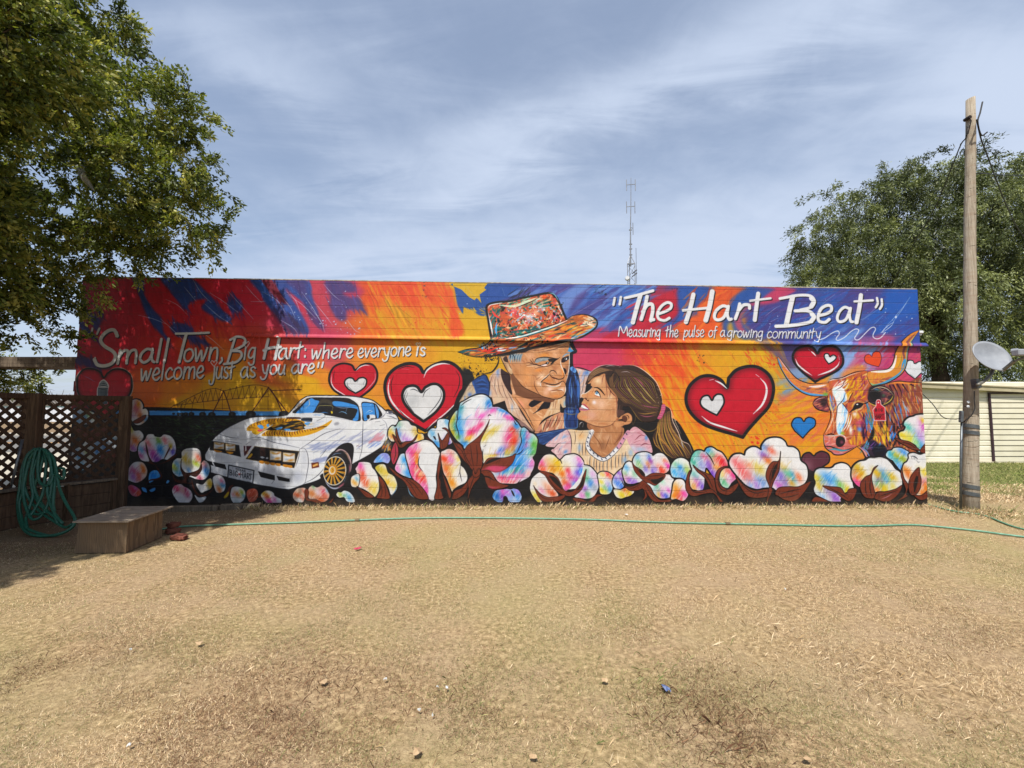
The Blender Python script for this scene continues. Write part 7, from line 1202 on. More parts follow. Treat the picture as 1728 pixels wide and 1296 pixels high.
# ------------------------------------------------------------------ right side: shed, pole, dish, cables, mast
def build_right():
    t = thing('metal_shed', 'long cream shed with horizontal ribbed metal siding behind the pole', 'shed', (12.6, 14, 0))
    sid = plain('cream_siding', 'c2bba4', 'd8d2be', 1.2, .5, 0, .4, .05); beige = plain('beige_trim', '948a6e', 'aaa084', 3, .55); dark = plain('maroon_trim', '2e1c22', '43303a', 4, .6)
    Lw, h0, h1 = 12.0, 2.60, 2.02
    prof = [(0, 0), (.018, .012), (.018, .075), (.0, .10), (-.0, .174)]
    bm = bmesh.new(); n = 13; z = .03
    while z < 2.56:
        zz = [(y, z + dz) for y, dz in ((.012, 0), (-.012, .018), (-.012, .14), (.012, .158), (.012, .174))]
        for (ya, za), (yb, zb) in zip(zz, zz[1:]):
            vs = [bm.verts.new(v) for v in ((0, ya, za), (Lw, ya, za), (Lw, yb, zb), (0, yb, zb))]; bm.faces.new(vs)
        z += .174
    link('siding_wall', bm, sid, t)
    for c_, s_ in (((.03, 3.02, 1.28), (.06, 6, 2.5)), ((Lw - .03, 3.02, 1.1), (.06, 6, 2.1)), ((Lw / 2, 6.0, 1.2), (Lw, .06, 2.4))): bm = bmesh.new(); box(bm, c_, s_); link('wall', bm, sid, t)
    sl = (h1 - h0) / Lw
    bm = bmesh.new(); bar(bm, (-.3, -.20, h0 - .05), (Lw + .2, -.20, h1 - .05), .02, .14); link('fascia', bm, beige, t)
    bm = bmesh.new(); a = [(-.3, -.24, h0 + .02), (Lw + .2, -.24, h1 + .02), (Lw + .2, 6.2, h1 + .3), (-.3, 6.2, h0 + .3)]
    lo = [bm.verts.new(v) for v in a]; hi = [bm.verts.new((x, y, z + .035)) for x, y, z in a]; bm.faces.new(lo[::-1]); bm.faces.new(hi)
    for k in range(4): bm.faces.new((lo[k], lo[(k + 1) % 4], hi[(k + 1) % 4], hi[k]))
    link('roof', bm, beige, t)
    dx = (1666 - 864) / 720 * 14 - 12.6
    d = bmesh.new()
    z = .05
    while z < 2.1: box(d, (dx + 1.15, -.05, z + .07), (2.24, .035, .14)); z += .174
    dr = link('sliding_door', d, sid, t)
    bm = bmesh.new(); box(bm, (dx + .01, -.055, 1.13), (.045, .05, 2.22)); box(bm, (dx + 1.3, -.055, 2.26), (2.62, .06, .045)); box(bm, (dx + 2.3, -.055, 1.13), (.045, .05, 2.22)); link('door_frame', bm, dark, t)
    bm = bmesh.new(); box(bm, (Lw / 2, -.03, .02), (Lw, .08, .05)); link('base_strip', bm, plain('pale_base', 'a49c86', 'c4bca6', 4), t)
    # utility pole
    base = gp(1637, 860); top = at(1638, 182, base.y)
    t = thing('utility_pole', 'tall bare wooden utility pole standing past the right end of the mural', 'utility pole', base)
    pw = Mat('pole_wood'); f = pw.noise(pw.co((16, 16, .8)), 2.4, 9, .68, .5); g = pw.noise(pw.co((1, 1, 7)), 2.1, 5, .6, .6); cr = pw.noise(pw.co((5, 5, 26)), 1.3, 4, .5, .35)
    c = pw.ramp(f, [(.25, '5c5246'), (.45, '8c8272'), (.72, 'aaa090')]); c = pw.mix(pw.math('MULTIPLY', pw.ramp(g, [(.45, 0.0), (.7, 1.0)]), .35), c, lin('7c604a')); c = pw.mix(pw.ramp(cr, [(.66, 0.0), (.72, .8)]), c, lin('2e241a'))
    pw.bump(pw.math('SUBTRACT', f, pw.ramp(cr, [(.64, 0.0), (.74, 1.0)])), .8, .012); pwm = pw.out(c, .9, 0, .15)
    tv = top - base; bm = bmesh.new(); P, R = [], []
    for k in range(17): q = k / 16; P.append(Vector((0, 0, -.3)) * (1 - min(1, q * 20)) + tv * q + Vector((.012 * math.sin(q * 7), 0, 0))); R.append(.112 - .046 * q ** .9 + .003 * math.sin(k * 2.3))
    tube(bm, P, R, 22)
    for v_ in bm.verts:
        if v_.co.z > tv.z - .02: v_.co.z += v_.co.x * .35 - .0
    link('pole', bm, pwm, t, True)
    steel = plain('dark_galvanised', '4a5054', '6c7276', 10, .45, .6, .5)
    for py in (720, 731, 823, 835):
        z = at(1637, py, base.y - .1).z; q = z / tv.z; bm = bmesh.new(); r = .114 - .046 * q; cx = tv.x * q
        P = [Vector((cx + r * math.cos(a), r * math.sin(a), z - .02 * math.cos(a))) for a in np.linspace(0, 2 * math.pi, 25)]
        for a, b in zip(P, P[1:]): bar(bm, a, b, .008, .055, 0)
        bm2 = bmesh.new()
        rr = (r, r + .008)
        V = []
        for k in range(33):
            a = 2 * math.pi * k / 32
            for rad in rr:
                for dz in (-.032, .032): V.append(bm2.verts.new((cx + rad * math.cos(a), rad * math.sin(a), z - .02 * math.cos(a) + dz)))
        for k in range(32):
            o, p = 4 * k, 4 * (k + 1)
            for i_, j_ in ((2, 3), (3, 1), (1, 0), (0, 2)): bm2.faces.new((V[o + i_], V[p + i_], V[p + j_], V[o + j_]))
        bm.free(); link('strap', bm2, steel, t)
    bm = bmesh.new(); tube(bm, [at(1623, 712, base.y - .03) - base, at(1621.5, 780, base.y - .03) - base, at(1621, 860, base.y - .03) - base], .018, 10); link('conduit', bm, steel, t, True)
    bm = bmesh.new(); box(bm, at(1622, 703, base.y - .05) - base, (.04, .06, .2), Matrix.Rotation(.12, 3, 'Y'), .008); link('cable_box', bm, steel, t)
    bm = bmesh.new()
    for px, py in ((1633.5, 678.5), (1633, 686)): p = at(px, py, base.y - .112) - base; tube(bm, [p, p + Vector((0, -.012, .002))], .022, 10)
    link('reflector', bm, plain('white_disc', 'b8bcc0', 'd6d8da', 8, .4), t)
    bm = bmesh.new(); p = at(1632.5, 200, base.y - .03) - base; tube(bm, [p + Vector((0, .05, 0)), p + Vector((0, -.05, 0))], .03, 10); tube(bm, [p + Vector((.0, -.03, 0)), p + Vector((.01, -.05, -.08)), p + Vector((-.03, -.02, -.3))], .009, 6); link('cable_hook', bm, plain('dark_iron', '221c1a', '3a302c', 10, .6, .6), t)
    # satellite dish strapped to the pole
    t = thing('satellite_dish', 'oval white satellite dish on a bent arm fixed to the utility pole', 'satellite dish', at(1647, 648, 7.05))
    o0 = Vector(t.location); C = at(1675, 600, 7.0) - o0; n = Vector((-.037, -.921, .387)).normalized(); mj = Vector((.207, -.08, -.171)); mj = (mj - n * mj.dot(n)).normalized(); mn = n.cross(mj)
    dm = plain('dish_paint', '75797f', '8a8e93', 6, .5, 0, .3, .04); gm = plain('grey_arm', '55544e', '78766e', 8, .5, .4)
    bm = bmesh.new(); rings = []
    for s, back in ((1, 0), (-1, 1)):
        for k in range(9):
            rr = k / 8
            rings.append([bm.verts.new(C + (mj * math.cos(a) * .288 + mn * math.sin(a) * .272) * max(rr, .004) + n * (.075 * rr * rr - .075 - (.012 if back else 0))) for a in np.linspace(0, 2 * math.pi, 40, endpoint=False)])
    for g0 in (0, 9):
        for k in range(8):
            for q in range(40):
                f_ = (rings[g0 + k][q], rings[g0 + k + 1][q], rings[g0 + k + 1][(q + 1) % 40], rings[g0 + k][(q + 1) % 40]); bm.faces.new(f_ if g0 == 0 else f_[::-1])
    for q in range(40): bm.faces.new((rings[8][q], rings[17][q], rings[17][(q + 1) % 40], rings[8][(q + 1) % 40]))
    bmesh.ops.recalc_face_normals(bm, faces=bm.faces); link('reflector', bm, dm, t, True)
    bm = bmesh.new(); P = [at(1649, 650, 7.05), at(1662, 642, 7.08), at(1672, 632, 7.12), at(1676, 622, 7.15), at(1677, 612, 7.1)]; tube(bm, [p - o0 for p in smooth_path(P, 4)], .026, 10); link('mast_arm', bm, gm, t, True)
    bm = bmesh.new(); box(bm, at(1676, 613, 7.12) - o0, (.16, .1, .14), n.to_track_quat('Z', 'Y').to_matrix(), .01); link('back_bracket', bm, gm, t)
    bm = bmesh.new(); bar(bm, at(1692, 625.5, 6.93) - o0, at(1712, 609, 6.72) - o0, .045, .03); bar(bm, at(1712, 609, 6.72) - o0, at(1738, 601, 6.6) - o0, .045, .03); link('feed_arm', bm, gm, t)
    bm = bmesh.new(); fz = (C - (at(1722, 594, 6.6) - o0)).normalized(); R = fz.to_track_quat('Z', 'Y').to_matrix(); box(bm, at(1724, 595, 6.58) - o0, (.2, .1, .12), R, .015); tube(bm, [at(1718, 593, 6.62) - o0, at(1706, 593, 6.68) - o0], [.05, .04], 12); link('feed_horn', bm, dm, t)
    bm = bmesh.new(); box(bm, at(1645, 648, base.y - .1) - o0, (.06, .12, .16), None, .006); box(bm, at(1650, 650, base.y - .14) - o0, (.08, .06, .09), None, .006); link('pole_bracket', bm, steel, t)
    bm = bmesh.new(); tube(bm, smooth_path([at(1644, 660, 7.15) - o0, at(1644, 676, 7.14) - o0, at(1645, 688, 7.13) - o0, at(1640, 700, 7.12) - o0, at(1630, 709, 7.15) - o0, at(1623, 714, 7.2) - o0], 4), .0085, 6); link('coax_cable', bm, plain('black_cable', '161616', '242424', 10, .6), t)
    # cables
    blk = bpy.data.materials['black_cable']
    def cable(P, r, lb):
        bm = bmesh.new(); tube(bm, smooth_path(P, 7), r, 6); tag(link('cable', bm, blk, None, True), lb, 'cable', 'cables hanging from the pole')
    cable([at(1632.5, 212, 7.06), at(1630, 232, 7.1), at(1622, 243, 7.3), at(1610, 272, 7.7), at(1592, 318, 8.4), at(1570, 365, 9.2), at(1540, 415, 10.2), at(1500, 487, 11.5)], .010, 'thick dark cable sagging from the pole top down to the building roof')
    cable([at(1648, 202, 7.2), at(1656, 236, 7.6), at(1666, 262, 8.2), at(1680, 300, 9), at(1700, 350, 10), at(1728, 400, 11.5), at(1790, 470, 14)], .011, 'dark cable dropping steeply from the pole to the right')
    cable([at(1658, 172, 7.25), at(1654, 190, 7.22), at(1650, 206, 7.2), at(1656, 228, 7.3), at(1666, 223, 7.3)], .012, 'short loose cable ends sticking out by the pole top')
    cable([at(1648, 292, 7.35), at(1690, 295, 9), at(1728, 296, 11), at(1850, 298, 18)], .010, 'thin level wire running right from the pole through the tree')
    cable([at(1556, 664, 7.9), at(1574, 682, 7.7), at(1590, 703, 7.5), at(1610, 707.5, 7.25), at(1620, 706, 7.1)], .007, 'thin cable swinging from the wall corner to the pole')
    # radio mast far behind
    b = Vector(((1068 - 864) / 720 * 42, 42, 0)); t = thing('radio_mast', 'slim steel radio mast with stacked antennas rising behind the building', 'radio mast', b)
    mm = plain('mast_steel', '6a6c70', '8c8e92', 3, .5, .5)
    k = 42 / 720
    def H(py): return at(1068, py, 42).z
    zt, zs, za = H(300), H(446), H(432)
    bm = bmesh.new(); w = .37; legs = [(-w, -w * .6), (w, -w * .6), (0, w)]
    for x, y in legs: tube(bm, [(x, y, 0), (x, y, zs), (x * .12, y * .12, za)], .034, 6)
    z = 0.0; i = 0
    while z < zs - .4:
        for q in range(3): a, c_ = legs[q], legs[(q + 1) % 3]; a, c_ = (a, c_) if i % 2 else (c_, a); tube(bm, [(a[0], a[1], z), (c_[0], c_[1], min(z + .85, zs))], .019, 5, False)
        z += .85; i += 1
    for q in range(3): a, c_ = legs[q], legs[(q + 1) % 3]; tube(bm, [(a[0], a[1], zs), (c_[0], c_[1], zs)], .04, 5)
    link('lattice_tower', bm, mm, t)
    bm = bmesh.new(); tube(bm, [(0, 0, zs - .2), (.02, 0, H(420)), (.06, 0, H(385)), (.14, 0, H(345)), (.2, 0, zt)], [.075, .07, .055, .04, .022], 8); link('pole', bm, mm, t)
    for py in (388, 412, 420, 430): bm = bmesh.new(); box(bm, (.05, 0, H(py)), (.28, .12, .08)); link('clamp', bm, mm, t)
    for (pa_, pb_, pm, xs) in ((303, 322, 312, (.16 - .42, .2 + .42)), (340, 360, 349, (.1 - .4, .14 + .4)), (376, 396, 385, (.06 + .25,))):
        bm = bmesh.new()
        for x in xs: tube(bm, [(x, 0, H(pb_)), (x, 0, H(pa_))], .035, 6)
        bar(bm, (xs[0], 0, H(pm)), (xs[-1] if len(xs) > 1 else .05, 0, H(pm - 1)), .05); link('antenna', bm, mm, t)
    bm = bmesh.new(); tube(bm, [(-.42, -.3, H(471.5)), (-.5, -.55, H(471.5))], [.24, .2], 14); link('microwave_dish', bm, plain('white_drum', 'b0b2b4', 'cccecf', 4, .5), t)
    bm = bmesh.new()
    for py in (459, 464): bar(bm, (.08, -.2, H(py + 4)), (.55, -.3, H(py - 2)), .09)
    tube(bm, [(.5, -.25, H(480)), (.5, -.25, H(420))], .02, 5); link('side_bracket', bm, plain('mast_dark', '3a3a40', '4e4e54', 3, .5), t)
build_right()
# ------------------------------------------------------------------ trees
def leaf_material(name, a, b, c, trans=.35):
    m = Mat(name); at_ = m.N.new('ShaderNodeAttribute'); at_.attribute_name = 'tint'
    col = m.mix(1.0, m.ramp(at_.outputs['Fac'], [(0, a), (.5, b), (1, c)]), (1, 1, 1, 1), 'MULTIPLY'); m.out(col, .48, 0, .35)
    tr = m.N.new('ShaderNodeBsdfTranslucent'); m.L.new(m.mix(1.0, col, (1.15, 1.2, .6, 1), 'MULTIPLY'), tr.inputs[0]); ad = m.N.new('ShaderNodeMixShader'); ad.inputs[0].default_value = trans
    m.L.new(m.b.outputs[0], ad.inputs[1]); m.L.new(tr.outputs[0], ad.inputs[2]); m.L.new(ad.outputs[0], m.N['Material Output'].inputs[0]); return m.m
def leaves(P, D, L, Wd, tint, name, mat, parent, droop=.3):
    """P centres, D growth directions, one folded leaf (two triangles pairs) each"""
    n = len(P); r = rng.normal(0, 1, (n, 3)); s = np.cross(D, r); s /= np.linalg.norm(s, axis=1, keepdims=True) + 1e-9
    up = np.cross(s, D); L = L[:, None]; Wd = Wd[:, None]
    a = P; b = P + D * L * .5 + s * Wd * .5 + up * Wd * .12; c = P + D * L - up * Wd * .2; d = P + D * L * .5 - s * Wd * .5 + up * Wd * .12
    V = np.stack([a, b, c, d], 1).reshape(-1, 3); F = np.arange(4 * n).reshape(n, 4)
    return np_mesh(name, V, F, mat, parent, np.repeat(tint, 4)[:, None] * np.ones((1, 3)))
BARK = plain('bark', '2e261f', '54483c', 9, .9, 0, .1, .6)
def sprays(lobes, per, spread, nleaf, L, Wd, droop, flat=.75, clump=0.0):
    """leafy twigs spread through lobes (centre, radius): returns leaf arrays and twig polylines"""
    P, D, T, tw = [], [], [], []
    for c, r, dens in lobes:
        n = int(per * dens * r ** 2); c = np.array(c); lt = rng.normal(0, .13)
        for _ in range(n):
            d = rng.normal(0, 1, 3); d /= np.linalg.norm(d); q = c + d * r * rng.uniform(.35, 1.0) ** .6 * np.array([1, 1, flat])
            g = d * .8 + rng.normal(0, .45, 3); g[2] -= droop * .6; g /= np.linalg.norm(g)
            ln = spread * rng.uniform(.6, 1.3); e = q + g * ln + np.array([0, 0, -droop * ln * .5])
            tt = rng.uniform(0, 1, nleaf); base = q[None] * (1 - tt[:, None]) + e[None] * tt[:, None] + rng.normal(0, spread * .10, (nleaf, 3)); base[:, 2] -= droop * ln * .3 * tt * tt
            dd = g[None] + rng.normal(0, .75, (nleaf, 3)); dd[:, 2] -= droop * .8; dd /= np.linalg.norm(dd, axis=1, keepdims=True)
            P.append(base); D.append(dd); T.append(np.clip(.45 + lt + rng.normal(0, .2) + rng.normal(0, .16, nleaf), 0, 1)); tw.append((q, e))
    P, D, T = np.vstack(P), np.vstack(D), np.concatenate(T); n = len(P)
    return P, D, L * rng.uniform(.6, 1.35, n), Wd * rng.uniform(.7, 1.3, n), T, tw
def limbs(bm, root, ends, r0, bow=.25):
    """tapering limbs from a fork point to lobe centres"""
    for e, r1 in ends:
        a, b = Vector(root), Vector(e); d = b - a; mid = a + d * .5 + Vector((random.uniform(-1, 1), random.uniform(-1, 1), .6)) * d.length * bow * .35
        P = smooth_path([a, a + (mid - a) * .55 + Vector((0, 0, .08 * d.length)), mid, b], 5); P = P[:int(len(P) * .8)]; tube(bm, P, list(np.linspace(r0, r1, len(P))), 7)
        for _ in range(4):
            q = P[random.randrange(len(P) // 3, len(P))]; q = Vector(q); f = q + Vector((random.uniform(-1, 1), random.uniform(-1, 1), random.uniform(-.3, .7))) * d.length * .28
            tube(bm, smooth_path([q, (q + f) / 2 + Vector((0, 0, .05 * d.length)), f], 3), list(np.linspace(r1 * 1.3, r1 * .35, 7)), 5, False)
def near_tree():
    base = Vector((-10.2, 5.4, 0)); t = thing('shade_tree', 'large leafy tree with a spreading green crown in front of the wall on the left', 'tree', base)
    lm = leaf_material('oak_leaf', '323e17', '68742f', 'b4b060', .34)
    def lb(px, py, y, rpx, d=1.0): c = at(px, py, y); return (np.array(c - base), rpx * y / 720, d)
    lobes = [lb(60, 60, 6.4, 120), lb(150, 50, 6.6, 70), lb(175, 20, 6.4, 40), lb(60, 190, 6.0, 130), lb(170, 190, 6.3, 85), lb(255, 180, 6.2, 62), lb(305, 195, 6.3, 46), lb(318, 168, 6.3, 24, 1.3), lb(130, 310, 6.0, 125), lb(245, 290, 6.4, 85), lb(310, 290, 6.2, 52), lb(325, 250, 6.4, 36), lb(325, 355, 6.2, 46), lb(345, 395, 6.3, 26, 1.3), lb(60, 400, 6.2, 105), lb(185, 395, 6.5, 78), lb(285, 398, 6.4, 42), lb(235, 428, 6.6, 34), lb(60, 490, 6.3, 55, .6), lb(150, 485, 6.7, 28, .6), lb(90, 470, 6.3, 50, .7), lb(30, 545, 6.3, 40), lb(95, 555, 6.6, 22), lb(20, 640, 9.2, 30), lb(62, 640, 9.2, 16), lb(88, 634, 9.2, 6, 2), lb(-40, 620, 9.0, 40),
        lb(210, 40, 6.6, 18, 1.2), lb(205, 110, 6.3, 34), lb(10, -60, 6.4, 110), lb(-120, 100, 6.0, 150, .7), lb(-140, 330, 5.6, 160, .7), lb(-130, 520, 5.8, 90, .7), lb(-300, 200, 5.2, 180, .6), lb(-330, 420, 4.6, 170, .6), lb(-150, -140, 6.0, 170, .6), lb(60, -170, 6.6, 130, .6), lb(-520, 300, 4.0, 200, .6), lb(-420, 0, 5.0, 220, .5), lb(-700, 420, 3.6, 190, .5)]
    lobes += [(np.array(Vector(c) - base), r, 2.6) for c, r in (((-6.6, 2.0, 4.6), .9), ((-6.2, 3.0, 5.0), .9), ((-5.75, 3.9, 5.2), .8), ((-5.5, 4.4, 5.7), .7), ((-7.5, 2.8, 4.5), 1.2), ((-7.2, 4.0, 4.6), 1.1), ((-8.2, 1.8, 4.2), 1.2), ((-6.9, 1.2, 4.4), .8), ((-7.8, 4.6, 3.9), .9), ((-6.5, 4.6, 4.2), .7), ((-6.9, 5.3, 3.5), .6), ((-7.9, 3.6, 3.3), .8), ((-9, 3, 4), 1.3))]
    P, D, L, Wd, T, tw = sprays(lobes, 150, .32, 58, .070, .031, .12)
    leaves(P, D, L, Wd, T, 'crown', lm, t)
    bm = bmesh.new(); fork = Vector((.25, .15, 2.6)); tube(bm, smooth_path([(0, 0, -.1), (.03, .02, .5), (.1, .05, 1.4), fork, (.5, .3, 3.6)], 4), list(np.linspace(.36, .2, 17)), 14)
    link('trunk', bm, BARK, t, True)
    bm = bmesh.new(); limbs(bm, fork, [(l[0], .02) for l in lobes if l[1] > .45], .13); 
    for q, e in tw[::3]: tube(bm, [q, (q + e) / 2 + np.array([0, 0, .02]), e], [.008, .006, .003], 4, False)
    # bare low branches in front of the wall's left end
    for s in ('-160 440 6.0;-40 480 6.2;20 495 6.4;70 506 6.6;110 516 6.8;150 524 6.9', '20 495 6.4;60 490 6.5;100 497 6.6;150 505 6.8', '60 504 6.6;95 520 6.7;130 530 6.8'):
        p = [at(*map(float, q.split())) - base for q in s.split(';')]; tube(bm, smooth_path(p, 4), list(np.linspace(.035, .006, (len(p) - 1) * 4 + 1)), 6, False)
    link('branches', bm, BARK, t, True)
    # scrap of white plastic caught in the leaves
    c = at(140, 298, 5.85); bm = bmesh.new(); pp = [(-9, -22), (2, -26), (6, -12), (4, 0), (14, 16), (19, 27), (8, 18), (-2, 8), (-10, -4), (-14, -14)]
    f_ = [bm.verts.new(at(140 + x, 296 + y, 5.85 + .02 * math.sin(x)) - c) for x, y in pp]; ce = bm.verts.new((0, -.03, 0)); g_ = [bm.verts.new(v.co + Vector((0, .012, .006))) for v in f_]
    for k in range(len(f_)): bm.faces.new((f_[k], f_[(k + 1) % len(f_)], ce)); bm.faces.new((f_[k], g_[k], g_[(k + 1) % len(f_)], f_[(k + 1) % len(f_)]))
    o = link('plastic_scrap', bm, plain('grubby_plastic', '8f8f8e', 'b8b8b4', 20, .4)); o.location = c; tag(o, 'torn white plastic scrap snagged high in the big left tree', 'plastic scrap')
near_tree()
def far_tree(name, label, trunk, lobes_px, Y, per, spread, nl, L, Wd, mat, droop, group=None, dy=2.2):
    base = Vector(trunk); t = thing(name, label, 'tree', base, group); lo = []
    for px, py, r in lobes_px:
        y = Y + random.uniform(-dy, dy); lo.append((np.array(at(px, py, y) - base), r * y / 720, 1.0))
    P, D, L, Wd, T, tw = sprays(lo, per, spread, nl, L, Wd, droop, .9)
    leaves(P, D, L, Wd, T, 'crown', mat, t)
    h = max(l[0][2] for l in lo); bm = bmesh.new(); tube(bm, smooth_path([(0, 0, -.2), (.1, 0, h * .15), (-.05, .1, h * .3), (.15, .1, h * .5)], 4), list(np.linspace(h * .03, h * .018, 13)), 10)
    link('trunk', bm, BARK, t, True); bm = bmesh.new(); limbs(bm, (-.05, .1, h * .3), [(l[0], .03) for l in lo], h * .011); link('branches', bm, BARK, t, True)
ELM = leaf_material('elm_leaf', '2e361c', '566038', '9aa168', .25)
far_tree('elm_tree', 'big dark green tree with feathery drooping sprays behind the shed', (23.2, 23, 0), [(1378, 395, 30), (1372, 440, 28), (1410, 375, 50), (1455, 330, 36), (1450, 420, 62), (1400, 455, 60), (1385, 470, 40), (1500, 340, 50), (1545, 300, 40), (1560, 350, 70), (1520, 430, 80), (1480, 480, 70), (1600, 300, 42), (1650, 275, 30), (1640, 340, 60), (1600, 420, 90), (1680, 300, 45), (1690, 360, 60), (1680, 430, 80), (1580, 500, 80), (1650, 510, 90), (1570, 580, 60), (1600, 620, 40), (1660, 590, 70), (1500, 540, 60), (1372, 495, 40), (1430, 510, 60), (1540, 265, 16), (1488, 298, 18), (1400, 335, 22), (1716, 290, 24), (1620, 262, 20)], 22, 20, 1.0, 110, .17, .048, ELM, .75)
far_tree('elm_tree', 'dark green feathery tree at the right edge beyond the pole', (33.5, 27, 0), [(1740, 320, 50), (1790, 300, 60), (1770, 400, 90), (1750, 480, 80), (1740, 550, 70), (1830, 400, 110), (1780, 590, 70), (1850, 540, 90), (1720, 600, 40)], 26, 11, 1.1, 95, .19, .055, ELM, .7)
HZ = leaf_material('dusty_leaf', '3a3d2a', '55573c', '77765a', .2)
far_tree('street_tree', 'small dusty olive tree beyond the street fence, left of the bare one', (-74, 70, 0), [(20, 655, 22), (50, 652, 16), (66, 660, 10), (-20, 650, 26)], 68, 3.2, 1.0, 36, .3, .16, HZ, .2)
bm = bmesh.new(); b0 = gp(95, 706); 
for k in range(16):
    a = random.uniform(0, 6.28); q = Vector((math.cos(a) * random.uniform(.5, 3.4), math.sin(a) * 2, random.uniform(4.2, 6.4)))
    tube(bm, smooth_path([(0, 0, 0), (q.x * .1, q.y * .1, 1.6), q * .6 + Vector((0, 0, .6)), q], 3), [.2, .17, .14, .11, .09, .08, .07, .05, .04, .03], 5, False)
o = link('bare_tree', bm, plain('bare_bark', '6a5e56', '8a7e74', 5)); o.location = b0; tag(o, 'leafless thin-branched tree beyond the street, just left of the wall', 'tree')
# ------------------------------------------------------------------ dry lawn, weeds and litter
def vnoise(x, y, s, seed):
    r = np.random.default_rng(seed).uniform(0, 1, (128, 128)); X, Y = x / s + 500, y / s + 500; i, j = np.floor(X).astype(int), np.floor(Y).astype(int); f, g = X - i, Y - j; f, g = f * f * (3 - 2 * f), g * g * (3 - 2 * g)
    v = lambda a, b: r[a % 128, b % 128]
    return v(i, j) * (1 - f) * (1 - g) + v(i + 1, j) * f * (1 - g) + v(i, j + 1) * (1 - f) * g + v(i + 1, j + 1) * f * g
def fbm(x, y, s, seed): return .5 * vnoise(x, y, s, seed) + .3 * vnoise(x, y, s / 2.1, seed + 1) + .2 * vnoise(x, y, s / 4.7, seed + 2)
def grass_material():
    m = Mat('dry_grass_blade'); a = m.N.new('ShaderNodeAttribute'); a.attribute_name = 'tint'; m.out(a.outputs['Color'], .75, 0, .2)
    tr = m.N.new('ShaderNodeBsdfTranslucent'); m.L.new(a.outputs['Color'], tr.inputs[0]); mx = m.N.new('ShaderNodeMixShader'); mx.inputs[0].default_value = .25; m.L.new(m.b.outputs[0], mx.inputs[1]); m.L.new(tr.outputs[0], mx.inputs[2]); m.L.new(mx.outputs[0], m.N['Material Output'].inputs[0]); return m.m
def blades(x, y, L, Wd, lean, col, name, mat, z0=0.0, single=False):
    n = len(x); az = rng.uniform(0, 2 * np.pi, n); h = np.cos(lean) * L; r = np.sin(lean) * L
    dx, dy = np.cos(az), np.sin(az); sx, sy = -dy * Wd / 2, dx * Wd / 2
    a = np.stack([x + sx, y + sy, np.full(n, z0)], 1); b = np.stack([x - sx, y - sy, np.full(n, z0)], 1)
    if single:
        c = np.stack([x + dx * r, y + dy * r, z0 + h], 1); return np_mesh(name, np.stack([a, b, c], 1).reshape(-1, 3), np.arange(3 * n).reshape(n, 3), mat, None, np.repeat(col, 3, 0))
    m0 = np.stack([x + dx * r * .5 + sx * .8, y + dy * r * .5 + sy * .8, z0 + h * .66], 1); c = np.stack([x + dx * r, y + dy * r, z0 + h * .9], 1)
    V = np.stack([a, b, m0, c], 1).reshape(-1, 3); base = np.arange(n)[:, None] * 4; F = np.concatenate([base + [0, 1, 2], base + [1, 3, 2]], 0)
    c4 = np.repeat(col, 4, 0); return np_mesh(name, V, F, mat, None, c4)
def hexes(*h): return np.array([lin(q)[:3] for q in h])
STRAW = hexes('c9ae87', 'dcc49e', 'b2976d', 'e9d4b0', '998160', 'd2b890'); GREEN = hexes('7d8250', '959260', '6b7442', 'a89f6c'); BROWN = hexes('6c4f3a', '805e46', '5a4030', '8e6e52')
